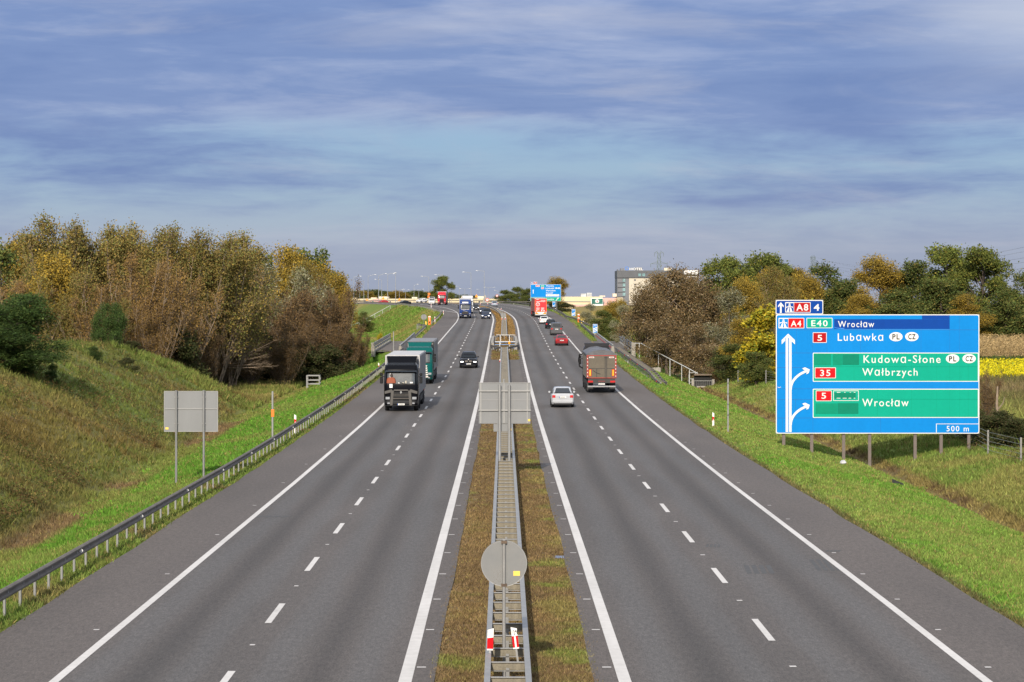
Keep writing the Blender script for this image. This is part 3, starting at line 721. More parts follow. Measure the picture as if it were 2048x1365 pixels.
# ---- big direction sign, right
DS = 150.; KS = DS / FOC / 4.707
def crop(cx, cy): return (1540 + cx / 4.707, 590 + cy / 4.707)
ox, oy, oz = at(*crop(55, 1307), DS)
big = thing('direction_sign', 'huge blue and green motorway direction sign on seven brown posts, Lubawka and Wrocław', 'road sign', (ox, oy, oz))
BACKAL = mat('sign_back_aluminium', (.33, .33, .34), .5, .3, .05)
def backing(root, w, h, name='backing', z0=0, x0=0):
    mb = MB(); mb.box(x0, x0 + w, -.024, .03, z0, z0 + h, BACKAL)
    for z in np.linspace(z0 + .25, z0 + h - .25, max(2, int(h / 1.2))): mb.box(x0 + .05, x0 + w - .05, .031, .08, z - .04, z + .04, STEEL)
    return mb.build(name, root)
w, h = (1970 - 55) * KS, (1307 - 185) * KS
backing(big, w, h)
B = lambda: Board(55, 1307, KS)
b = B(); b.rect(55, 185, 1970, 1307, WHITE, 0, 22); b.rect(63, 193, 1962, 1299, BLUES, 1, 16)
b.rect(603, 230, 1690, 322, BLUED, 2); b.rect(1430, 193, 1690, 229, BLUED, 2)
for y in (330, 548, 685, 885, 985, 1160): b.rect(63, y - 1.2, 1962, y + 1.2, SEAM, 2)
for (x, y0, y1) in ((118, 1162, 1299), (400, 330, 545), (403, 1160, 1299), (535, 330, 545), (850, 330, 545), (1040, 1160, 1299), (1420, 330, 545), (1782, 195, 330), (1782, 330, 545), (1690, 322, 545), (240, 985, 1160), (250, 330, 548)): b.rect(x - .7, y0, x + .7, y1, SEAM, 3)
b.stroke([(70, 868), (85, 874), (102, 868)], 4, WHITE, 3)
b.poly([(603, 300), (617, 308), (640, 311), (690, 314), (708, 325), (1690, 325), (1690, 329), (705, 329), (640, 318), (610, 312)], mat('sign_blue_edge', (.01, .16, .52), .45, 0, .05), 3)
b.build('panel', big)
for (y0, y1) in ((545, 818), (885, 1158)):
    b = B(); b.rect(402, y0, 1962, y1, WHITE, 3, 8); b.rect(409, y0 + 7, 1956, y1 - 7, GREENS, 4, 5)
    for x in (790, 1010, 1330, 1568, 1690, 1785, 1865): b.rect(x - .7, y0 + 8, x + .7, y1 - 8, GREENP, 5)
    b.rect(409, (y0 + y1) / 2 - (6 if y0 < 800 else 38), 1956, (y0 + y1) / 2 - (4 if y0 < 800 else 36), GREENP, 6)
    if y0 < 800: b.rect(412, 556, 574, 660, GREENP, 7); b.rect(590, 556, 676, 662, GREENP, 7); b.rect(680, 560, 837, 659, GREEND, 7)
    else: b.rect(428, 1022, 630, 1120, GREENP, 7); b.rect(634, 1020, 831, 1120, GREEND, 7)
    b.build('green_panel', big)
def shield(b, x0, y0, x1, y1, m, t, tx0, ty0, tx1, ty1, lay=8, tm=None):
    b.rect(x0, y0, x1, y1, WHITE, lay, 6); b.rect(x0 + 5, y0 + 5, x1 - 5, y1 - 5, m, lay + 1, 4); b.text(t, tx0, ty0, tx1, ty1, tm or WHITE, lay + 2, .012)
REDD = mat('red_sheeting_faded', (.33, .003, .006), .6, 0, .04, spec=.12)
b = B(); b.rect(80, 218, 322, 316, WHITE, 4, 6); b.rect(172, 223, 317, 311, REDS, 5, 4); b.motorway(83, 222, 169, 312, BLUES, 5); b.text('A4', 195, 243, 293, 298, WHITE, 8, .02); b.build('route_number', big)
b = B(); shield(b, 343, 217, 587, 314, GREENS, 'E40', 388, 240, 541, 297, 4); b.build('route_number', big)
b = B(); shield(b, 402, 354, 533, 452, REDD, '5', 446, 378, 490, 433, 4); b.build('route_number', big)
b = B(); shield(b, 420, 684, 619, 786, REDS, '35', 471, 706, 567, 765); b.build('route_number', big)
b = B(); shield(b, 430, 901, 580, 1001, REDS, '5', 483, 922, 526, 979); b.build('route_number', big)
b = B(); b.rect(594, 901, 834, 998, WHITE, 8, 4); b.rect(599, 906, 829, 993, GREENS, 9); b.rect(603, 922, 805, 977, GREEND, 10)
for y, xs in ((918, ((628, 662), (697, 709), (750, 760), (788, 802))), (973, ((626, 662), (683, 720), (738, 762), (787, 801)))):
    for x0, x1 in xs: b.rect(x0, y - 2.5, x1, y + 2.5, WHITE, 11)
b.build('route_number', big)
for t, x0, y0, x1, y1, lay in (('Wrocław', 639, 247, 979, 306, 4), ('Lubawka', 637, 364, 1064, 434, 4), ('Kudowa-Słone', 879, 569, 1604, 642, 9), ('Wałbrzych', 867, 692, 1388, 784, 9), ('Wrocław', 867, 979, 1303, 1051, 9), ('500 m', 1661, 1234, 1870, 1286, 5)): b = B(); b.text(t, x0, y0, x1, y1, WHITE, lay); b.build('lettering', big)
b = B(); b.rect(1562, 1213, 1962, 1218, WHITE, 5); b.rect(1562, 1213, 1568, 1299, WHITE, 6); b.build('distance_frame', big)
for cx, cy, t, lay in ((1184, 395, 'PL', 4), (1334, 394, 'CZ', 4), (1717, 602, 'PL', 8), (1873, 601, 'CZ', 8)):
    b = B(); b.oval(cx, cy, 63, 43, WHITE, lay); b.text(t, cx - 34, cy - 25, cx + 36, cy + 26, BLACKS, lay + 1, .03); b.build('country_oval', big)
b = B(); b.poly([(170, 366), (234, 427), (234, 467), (198, 432), (198, 405), (142, 405), (142, 432), (109, 467), (109, 427)], WHITE, 4)
b.rect(147, 402, 171, 1292, WHITE, 5); b.rect(180, 402, 202, 1292, WHITE, 6)
for dy in (0, 333):
    t = np.linspace(0, 1, 12); P0, P1, P2 = np.array((193, 893 + dy)), np.array((196, 775 + dy)), np.array((345, 716 + dy)); pts = [tuple((1 - a) ** 2 * P0 + 2 * a * (1 - a) * P1 + a * a * P2) for a in t]
    b.stroke(pts, 22, WHITE, 7); b.poly([(302, 692 + dy), (330, 683 + dy), (373, 704 + dy), (363, 737 + dy), (341, 749 + dy), (346, 718 + dy), (318, 707 + dy)], WHITE, 8)
b.build('arrow', big)
# small plate above
px0 = (53 - 55) * KS; pz0 = (1307 - 185) * KS + .02
mb = MB(); mb.box(px0, px0 + 447 * KS, -.024, .03, pz0, pz0 + 134 * KS, BACKAL); top = mb.build('top_plate', big)
b = B(); b.rect(53, 50, 500, 183, WHITE, 0, 18); b.rect(60, 57, 493, 177, BLUED, 1, 13)
b.poly([(101, 70), (128, 103), (128, 118), (109, 102), (109, 172), (93, 172), (93, 102), (75, 118), (75, 103)], WHITE, 2)
b.rect(142, 70, 382, 167, WHITE, 2, 6); b.rect(226, 75, 377, 162, REDD, 3, 4); b.motorway(145, 74, 222, 164, BLUED, 3); b.text('A8', 247, 87, 359, 150, WHITE, 7, .02); b.text('4', 411, 87, 464, 150, WHITE, 2, .02)
b.build('face', top)
for px, yb in ((1568, 906), (1624, 910), (1688, 924), (1740, 934), (1831, 932), (1883, 918), (1938.5, 917)):
    x = (px - 1024) * DS / FOC - ox; zb = float(ground(x + ox, DS + .2)) - oz; mb = MB()
    mb.box(x - .09, x + .09, .09, .11, zb - .3, h - .3, BROWNPOST); mb.box(x - .09, x + .09, .23, .25, zb - .3, h - .3, BROWNPOST); mb.box(x - .012, x + .012, .1101, .2299, zb - .3, h - .3, BROWNPOST); mb.build('post', big)
# ---- far direction sign
DF = 628.; KF = DF / FOC / 8.533
fx, fy, fz = ((1040 + 180 / 8.533 - 1024) * DF / FOC, DF, CAM_H - (540 + 535 / 8.533 - HOR) * DF / FOC)
far = thing('direction_sign', 'distant blue direction sign with green base strip, partly behind the red trailer', 'road sign', (fx, fy, fz))
w2, h2 = 520 * KF, 285 * KF; backing(far, w2, h2)
B = lambda: Board(180, 535, KF)
b = B(); b.rect(180, 250, 700, 535, WHITE, 0, 8); b.rect(183, 253, 697, 470, BLUES, 1); b.build('panel', far)
b = B(); b.rect(183, 470, 697, 532, GREENS, 1); b.rect(183, 468, 697, 470, WHITE, 2); b.build('green_panel', far)
b = B(); shield(b, 268, 260, 338, 291, REDS, 'A4', 285, 267, 322, 285, 2); b.build('route_number', far)
b = B(); b.rect(345, 260, 427, 291, GREENS, 2); b.text('E40', 360, 267, 412, 285, WHITE, 3, .02); b.build('route_number', far)
b = B(); shield(b, 361, 297, 409, 329, REDS, '5', 380, 303, 391, 323, 2); b.build('route_number', far)
for t, x0, y0, x1, y1 in (('Wrocław', 443, 263, 580, 289), ('Lubawka', 437, 303, 582, 328), ('Warszawa', 443, 343, 604, 368), ('Poznań', 445, 381, 562, 408), ('Wrocław', 425, 488, 580, 517)): b = B(); b.text(t, x0, y0, x1, y1, WHITE, 3, .025); b.build('lettering', far)
b = B(); b.rect(443, 419, 668, 453, WHITE, 3); b.text('Port lotniczy', 488, 425, 660, 449, BLACKS, 4, .0); b.poly([(455, 436), (468, 426), (472, 436), (468, 446)], BLACKS, 4)
b.build('airport_plate', far)
for cx in (620, 665): b = B(); b.oval(cx, 314, 20, 13, WHITE, 3); b.text('PL' if cx < 650 else 'CZ', cx - 10, 307, cx + 10, 321, BLACKS, 4); b.build('country_oval', far)
b = B(); b.rect(220, 352, 231, 408, WHITE, 3); b.poly([(212, 358), (226, 338), (236, 346), (229, 358)], WHITE, 4); b.stroke([(612, 527), (632, 503), (652, 480)], 9, WHITE, 3); b.poly([(634, 478), (660, 472), (656, 497)], WHITE, 4); b.build('arrow', far)
mb = MB(); mb.box(0, 110 * KF, -.024, .03, h2 + .02, h2 + .02 + 40 * KF, BACKAL); top = mb.build('top_plate', far)
b = B(); b.rect(180, 205, 290, 244, WHITE, 0); b.rect(182, 207, 230, 242, BLUED, 1); b.rect(232, 210, 287, 240, REDD, 1); b.text('A8', 245, 215, 275, 235, WHITE, 2, .02); b.poly([(196, 210), (206, 222), (199, 222), (199, 240), (193, 240), (193, 222), (186, 222)], WHITE, 2); b.motorway(208, 210, 229, 240, BLUED, 2); b.build('face', top)
for fx_ in (.12, .5, .86):
    x = w2 * fx_; zb = float(ground(fx + x, DF)) - fz; mb = MB(); mb.cyl((x, .12, zb - .3), (x, .12, h2 - .2), .09, POSTM, 8); mb.build('post', far)

# ---- grey backs of signs
def sticker(root, x, z, y): 
    mb = MB(); mb.box(x - .07, x + .07, y - .004, y, z - .05, z + .05, mat('yellow_sticker', (.75, .5, .08), .6, 0, .1)); mb.build('sticker', root)
DL = 115.; x0, _, z0 = at(328, 864, DL)
s = thing('road_sign', 'grey back of a rectangular road sign on two steel posts, left verge', 'road sign', (x0, DL, z0))
w, h = 108 * DL / FOC, 81.5 * DL / FOC; mb = MB(); mb.cbox(0, w, 0, .03, 0, h, SIGNBACK, .008)
for z in (0.0, h - .03): mb.box(.005, w - .005, -.012, -.001, z, z + .03, STEEL)
for x in (0, w - .03): mb.box(x, x + .03, -.012, -.001, .031, h - .031, STEEL)
mb.box(.04, w - .04, -.03, -.001, h * .555, h * .575, STEEL); mb.build('panel', s)
for px in (353, 408): x = (px - 328) * DL / FOC; zb = float(ground(x + x0, DL)) - z0; mb = MB(); mb.cyl((x, -.11, zb - .4), (x, -.11, h - .01), .055, POSTM, 10); mb.cyl((x, -.11, h - .012), (x, -.11, h + .03), .065, POSTM, 10); mb.build('post', s)
for px in (353, 408):
    x = (px - 328) * DL / FOC
    for z in (h * .2, h * .57, h * .85): mb = MB(); mb.box(x - .09, x + .09, -.05, -.0005, z - .03, z + .03, STEEL); mb.build('clamp', s)
sticker(s, .14, .16, -.003)
DM = 114.; x0, _, z0 = at(957.5, 848, DM); kM = DM / FOC
s = thing('road_sign', 'large grey sign back with crossed bars on twin posts in the median', 'road sign', (x0, DM, z0))
w, h = 103.5 * kM, 82.5 * kM; mb = MB(); mb.cbox(0, w, 0, .03, 0, h, SIGNBACK, .008); mb.box(.02, w - .02, -.012, -.001, h * .575, h * .585, STEEL)
for z in (h - .025,): mb.box(0, w, -.02, -.001, z, z + .025, STEEL)
mb.build('panel', s)
for z in (h * .80, h * .33): mb = MB(); mb.box(-.01, w + .01, -.075, -.035, z - .035, z + .035, STEEL); mb.build('cross_bar', s)
for f in (.04, .49, .94): mb = MB(); mb.box(w * f - .03, w * f + .03, -.034, -.001, .02, h - .03, STEEL); mb.build('stiffener', s)
mb = MB(); mb.cbox(w * .285, w * .64, -.0, .03, -.37, -.012, SIGNBACK, .006); mb.build('lower_plate', s)
for px in (999.5, 1018.5): x = (px - 957.5) * kM; zb = float(Z(DM)) - .05 - z0; mb = MB(); mb.cyl((x, -.14, zb - .4), (x, -.14, h * .945), .065, STEEL, 10); mb.build('post', s)
sticker(s, w * .965, .17, -.003); sticker(s, w * .60, -.27, -.003)
mb = MB(); mb.cyl((w * .485, .09, h - .2), (w * .485, .09, h + .17), .04, STEEL, 8); mb.build('lamp_stub', s)
def round_sign(label, px, py, d, rad, base, back=True):
    x, y, z = at(px, py, d); r = thing('round_road_sign', label, 'road sign', (x, y, z)); n = 40
    mb = MB(); ring = lambda q, yy: [(q * math.cos(2 * math.pi * i / n), yy, q * math.sin(2 * math.pi * i / n)) for i in range(n)]
    mb.loft([ring(rad * .985, -.012), ring(rad, -.016), ring(rad, .02), ring(rad * .985, .02)], STEEL, True, True, False)
    mb.add(ring(rad * .965, -.0145), [list(range(n))[::-1]], DISC); mb.build('disc', r)
    mb = MB(); mb.cyl((0, -.05, base - z - .1), (0, -.05, rad + .01), .03 if rad < .45 else .035, POSTM if d > 60 else mat('dull_post', (.25, .245, .235), .5, .3, .1), 12); mb.build('pole', r)
    for zz_ in (rad * .93, -rad * .93): mb = MB(); mb.box(-.06, .06, -.09, -.0165, zz_ - .03, zz_ + .03, mat('rusty_clamp', (.12, .085, .06), .8, .3, .3, 8)); mb.build('clamp', r)
    return r
DISC = bpy.data.materials.new('speckled_sign_back'); DISC.use_nodes = True; t = NT(DISC.node_tree); bb = t.n['Principled BSDF']
g = t.new('ShaderNodeTexCoord').outputs['Object']; n1 = t.noise(g, 60, 2, .6); n2 = t.noise(g, 2.2, 4, .6)
sp = t.math('MULTIPLY', t.smooth(n1, .60, .68), t.smooth(n2, .48, .62))
t.set(bb.inputs['Base Color'], t.mix(sp, t.ramp(n2, [(.3, (.155, .16, .16)), (.7, (.19, .19, .185))]), (.10, .07, .04))); bb.inputs['Roughness'].default_value = .45; bb.inputs['Metallic'].default_value = .15
r = round_sign('speckled grey back of a round sign on a pole rising from the near median guardrail', 1008, 1127, 52., .495, 0)
sticker(r, .27, -.215, -.017)
round_sign('small distant grey round sign back above the far median guardrail', 1007, 631, 450., .5, 4.3)
round_sign('grey round sign back on a pole beside the left orange telephone post', 847.7, 634.4, 430., .5, 3.9)
# ---- exit countdown markers
for n, lab, px, pt, pb, d in ((3, 'blue exit countdown marker with three white slanting bars, the nearest one', 1185.7, 648.5, 667, 386.), (2, 'blue exit countdown marker with two white slanting bars behind the right guardrail', 1143.4, 618.5, 632.5, 488.), (1, 'blue exit countdown marker with one white bar beside the red trailer', 1104.8, 603.5, 614, 585.)):
    k = d / FOC; w = .73; h = (pb - pt) * k; x, y, z = at(px, pb, d); r = thing('countdown_marker', lab, 'road sign', (x, y, z))
    bd = Board(-50, 200, w / 100); H2 = h / (w / 100); y0 = 200 - H2; mb = MB(); mb.box(0, w, -.024, .02, 0, h, BACKAL); mb.build('backing', r)
    bd.rect(-50, y0, 50, 200, WHITE, 0, 8); bd.rect(-43, y0 + 7, 43, 193, BLUED if False else BLUES, 1, 5)
    for i in range(n):
        yy = 185 - i * 34; bd.poly([(-43, yy), (-43, yy - 20), (43, yy - 58), (43, yy - 38)], WHITE, 2)
    bd.text('%d00' % n, -30, y0 + 16, 30, y0 + 40, WHITE, 3, .02); bd.text('m', -8, y0 + 46, 8, y0 + 57, WHITE, 3, .02); bd.build('panel', r)
    zb = float(ground(x + w / 2, d)) - z; mb = MB(); mb.cyl((w / 2, .05, min(-.5, zb - .3)), (w / 2, .05, h - .1), .035, POSTM, 8); mb.build('post', r)
# ---- red and white delineator posts
def delin_mesh(front):
    mb = MB(); mb.extr([(-.06, -.5), (.06, -.5), (.06, .86), (-.06, .95)], 'y', -.035, .035, CREAMW); return mesh_of(mb, 'body')
DBODY = delin_mesh(0); mb = MB(); mb.extr([(-.061, .40), (.061, .40), (.061, .62), (-.061, .66)], 'y', -.04, .04, REDS); DBAND = mesh_of(mb, 'band')
mb = MB(); mb.box(-.018, .018, -.044, -.0405, .3, .5, WHITE); DREF = mesh_of(mb, 'reflector')
for lab, px, py, d, base in (('white and red delineator post behind the left guardrail, near the orange-tagged pole', 590.5, 842, 149, None), ('white and red delineator post on the right grass verge left of the big sign', 1426.5, 853, spot(1426.5, 853), None),
                             ('white and red delineator post beside the double guardrail right of the tipper trailer', 1256.5, 727, spot(1256.5, 727), None), ('white and red delineator post on the left guardrail above the dark truck', 757.5, 733, 272, None),
                             ('white and red delineator post on the left guardrail end beyond the bridge', 828, 676, 392, None), ('white and red delineator post beside the nearest countdown marker', 1189.5, 671, spot(1189.5, 671), None),
                             ('white and red delineator post at the flared guardrail end by the right telephone', 1166.6, 639, 462, None), ('white and red delineator post at the foot of the distant direction sign', 1110.8, 617, 590, None),
                             ('white and red delineator post at the tip of the curved left guardrail', 886.8, 624, 556, None), ('white and red delineator post low on the curved left guardrail by the telephone bay', 869.8, 643, 470, None),
                             ('white and red delineator post before the bushes left of the distant direction sign', 1027.5, 605, 800, None), ('tiny white and red delineator on the ramp beside the red lorry', 862.3, 614, 660, None)):
    x, y, z = at(px, py, d); base = float(ground(x, d)); r = thing('delineator_post', lab, 'delineator', (x, d, max(base, z) if z - base < 1.2 else base), group='red and white delineator posts')
    rail_mounted = px in (590.5, 757.5, 828); r.location.z = z - .55 if rail_mounted else (z - .02 if abs(z - base) < .4 else base)
    link('body', DBODY, r); link('band', DBAND, r); link('reflector', DREF, r)
def rail_delin(lab, px, py, d, txt=None, red_side=True, big=1.0):
    x, y, z = at(px, py, d); r = thing('rail_delineator', lab, 'delineator', (x, d, z), group='delineators on the median guardrail')
    mb = MB(); mb.extr([(-.062, 0), (.062, 0), (.062, .46), (-.062, .42)] if not txt else [(-.062, 0), (.062, 0), (.062, .42), (-.062, .46)], 'y', -.006, .006, CREAMW); mb.build('plate', r)
    mb = MB()
    if txt: 
        mb.box(-.0625, -.018, -.0075, -.0065, .03, .27, REDS); mb.box(.018, .0625, -.0075, -.0065, .03, .27, REDS)
    else: mb.extr([(-.0625, .03), (.0625, .03), (.0625, .27), (-.0625, .25)], 'y', -.0085, -.0065, REDS)
    mb.build('band', r)
    if txt:
        bd = Board(-50, 0, .01); bd.mb = MB()
        for t_, x0, y0, x1, y1 in (('154', -.045, .33, .045, .40), ('9', -.016, .275, .016, .325)):
            V, F = glyphs(t_, .01, 1.05); bd.mb.add([(x0 + a * (x1 - x0), -.0078, y0 + c * (y1 - y0)) for a, c in V], F, BLACKS)
        bd.mb.build('lettering', r)
        mb = MB(); mb.box(.052, .07, -.02, -.0078, .3, .38, TRIM); mb.build('bracket', r)
    mb = MB(); mb.box(-.02, .02, .0065, .02, -.34, .2, mat('dull_post', (.25, .245, .235), .5, .3, .1)); mb.build('stem', r)
    return r
r = rail_delin('red-banded white delineator on the near left median rail', 980, 1301, 50.4); r.rotation_euler = (0, R(2), 0)
r = rail_delin('white delineator plate numbered 154 and 9 on the near right median rail', 1032.5, 1298, 50.6, txt=True); r.rotation_euler = (0, R(-7), 0)
for lab, px, py, d in (('left delineator of the pair on the median rail before the bridge gap', 1000, 726, 282), ('right delineator of the pair on the median rail before the bridge gap', 1012.8, 726, 282),
                       ('left delineator of the pair under the far round median sign', 1003.8, 640, 448), ('right delineator of the pair under the far round median sign', 1010.5, 640, 448),
                       ('left delineator of the pair where the far median bends', 996, 620, 585), ('right delineator of the pair where the far median bends', 1002.2, 620, 585),
                       ('left delineator of the farthest pair on the median rail', 960.8, 609.6, 690), ('right delineator of the farthest pair on the median rail', 975.3, 609.8, 690)): rail_delin(lab, px, py, d)
# ---- emergency telephones
ORANGE = mat('sos_orange', (.85, .16, .008), .45, 0, .04); YELP = mat('yellow_plate', (.75, .50, .05), .5, 0, .05)
for lab, px, py, d, h, sx, sub in (('orange emergency telephone post in the left bay beyond the bridge', 859, 652, 447, 1.82, -1, 0), ('orange emergency telephone post with white bands in the right bay', 1157.5, 647.5, 470, 1.9, 1, 1)):
    x, y, z = at(px, py, d); r = thing('emergency_telephone', lab, 'telephone post', (x, d, z)); w = .2
    mb = MB(); mb.cbox(-w, w, -.17, .17, -.1, h, ORANGE, .03); mb.build('body', r)
    mb = MB(); mb.box(-w - .004, w + .004, -.175, .175, h * .86, h * .95, CREAMW)
    if sub: mb.box(-w - .004, w + .004, -.175, .175, h * .52, h * .62, CREAMW)
    else:
        for zz_, t_ in ((.7, 'S'), (.6, 'O'), (.5, 'S')):
            V, F = glyphs(t_, .01); mb.add([(-.07 + a * .14, -.176, h * zz_ + c * .14) for a, c in V], F, CREAMW)
    mb.build('band', r); mb = MB(); mb.box(-.09, .09, -.2, -.172, h * .26, h * .42, TRIM); mb.build('speaker_panel', r)
    lab2 = 'slanted yellow plate beside the left orange telephone post' if sx < 0 else 'slim yellow plate beside the right orange telephone post'
    p = thing('hazard_plate', lab2, 'marker plate', (x + sx * .62, d + .4, z - .15)); mb = MB(); mb.extr([(-.1, 0), (.12, 0), (.02, .95), (-.18, 1.0)], 'y', -.02, .02, YELP); mb.build('plate', p); mb = MB(); mb.box(-.02, .02, .021, .05, -.3, .6, POSTM); mb.build('stem', p)
# ---- slim poles
for lab, px, pt, pb, d, tagm in (('slim grey pole with orange tag on the left verge', 545, 783, 868, 139, 1), ('slim grey marker pole with drilled holes on the right verge', 1456, 758, 864, spot(1456, 864), 0), ('thin pale pole standing on the left bridge deck', 787, 663, 706, 312, 0)):
    x, y, z = at(px, pb, d); zt = at(px, pt, d)[2]; g = float(ground(x, d)); r = thing('marker_pole', lab, 'pole', (x, d, g)); mb = MB(); mb.cbox(-.05, .05, -.03, .03, -.4, zt - g, POSTM, .01); mb.build('pole', r)
    if tagm: mb = MB(); mb.cbox(-.07, .1, -.05, -.0305, (zt - g) * .52, (zt - g) * .66, ORANGE, .01); mb.build('tag', r)
    elif d < 200:
        for q in (.3, .5, .7, .9): mb = MB(); mb.box(-.02, .02, -.034, -.0305, (zt - g) * q, (zt - g) * q + .1, TRIM); mb.build('slot', r)
# ---- litter
x, y, _ = at(1686, 946, 150); x, d = (1686 - 1024) * 141 / FOC, 141.; r = thing('plastic_bag', 'crumpled white plastic bag lying on the right grass verge before the big sign', 'litter', (x, d, float(ground(x, d)) + .06))
mb = MB(); rr = random.Random(3); mb.loft([[(.2 * q * math.cos(a) * (.7 + .5 * rr.random()), .2 * q * math.sin(a) * (.7 + .5 * rr.random()), zz_ + .05 * rr.random()) for a in np.linspace(0, 2 * math.pi, 9, endpoint=False)] for q, zz_ in ((.6, -.06), (1, .03), (.8, .13), (.3, .2))], mat('white_polythene', (.42, .42, .43), .5, 0, .15), smooth=False); mb.build('bag', r)
d = 131.; x = (1795 - 1024) * d / FOC; r = thing('tyre_scrap', 'black scrap of torn tyre lying near the right ditch', 'litter', (x, d, float(ground(x, d)) + .05)); mb = MB()
mb.loft([[(-.3 + .12 * i, -.05, .28 - .05 * i), (-.28 + .12 * i, .1, .26 - .05 * i), (-.25 + .12 * i, .1, -.1), (-.3 + .12 * i, -.06, -.1)] for i in range(6)], RUBBER, smooth=False); mb.build('scrap', r)
# ------------------------------------------------------------------ vehicles (local frame: forward +Y, origin on the road)
def wheel_mesh(r, w, rimf=.62):
    mb = MB(); n = 20; ring = lambda q, x: [(x, q * math.cos(2 * math.pi * i / n), q * math.sin(2 * math.pi * i / n)) for i in range(n)]
    mb.loft([ring(r * rimf, -w / 2), ring(r * .94, -w / 2), ring(r, -w / 2 + .03), ring(r, w / 2 - .03), ring(r * .94, w / 2), ring(r * rimf, w / 2)], RUBBER, True, False, True)
    t = mesh_of(mb, 'tyre'); mb = MB()
    for s in (-1, 1):
        mb.add(ring(r * rimf, s * (w / 2 - .03)), [list(range(n))[::s]], RIM)
        for k in range(5):
            a = 2 * math.pi * k / 5; c, d = math.cos(a), math.sin(a); mb.add([(s * (w / 2 - .026), r * (q * c - e * d), r * (q * d + e * c)) for q, e in ((.12, -.06), (.12, .06), (rimf * .95, .05), (rimf * .95, -.05))], [(0, 1, 2, 3)[::s]], TRIM if k < 0 else CHASSIS)
    return t, mesh_of(mb, 'rim')
WH_CAR = wheel_mesh(.33, .22); WH_SUV = wheel_mesh(.37, .25); WH_TRK = wheel_mesh(.50, .32, .55)
def put_wheel(root, pair, x, y, r):
    w = bpy.data.objects.new('wheel', pair[0]); COL.objects.link(w); w.parent = root; w.location = (x, y, r); w.name = 'wheel'
    k = link('rim', pair[1], w); return w
def quad_on(mb, c, m, inset=(0, 0, 0, 0), lift=.006):
    """pane on a four-cornered surface c (in order), inset as fractions (along first edge lo/hi, along second lo/hi)"""
    c = [Vector(q) for q in c]; f = lambda u, v: (c[0] * (1 - u) + c[1] * u) * (1 - v) + (c[3] * (1 - u) + c[2] * u) * v
    n = (c[1] - c[0]).cross(c[3] - c[0]); n.normalize(); a, b, p, q = inset
    mb.add([tuple(f(u, v) + n * lift) for u, v in ((a, p), (1 - b, p), (1 - b, 1 - q), (a, 1 - q))], [(0, 1, 2, 3)], m)

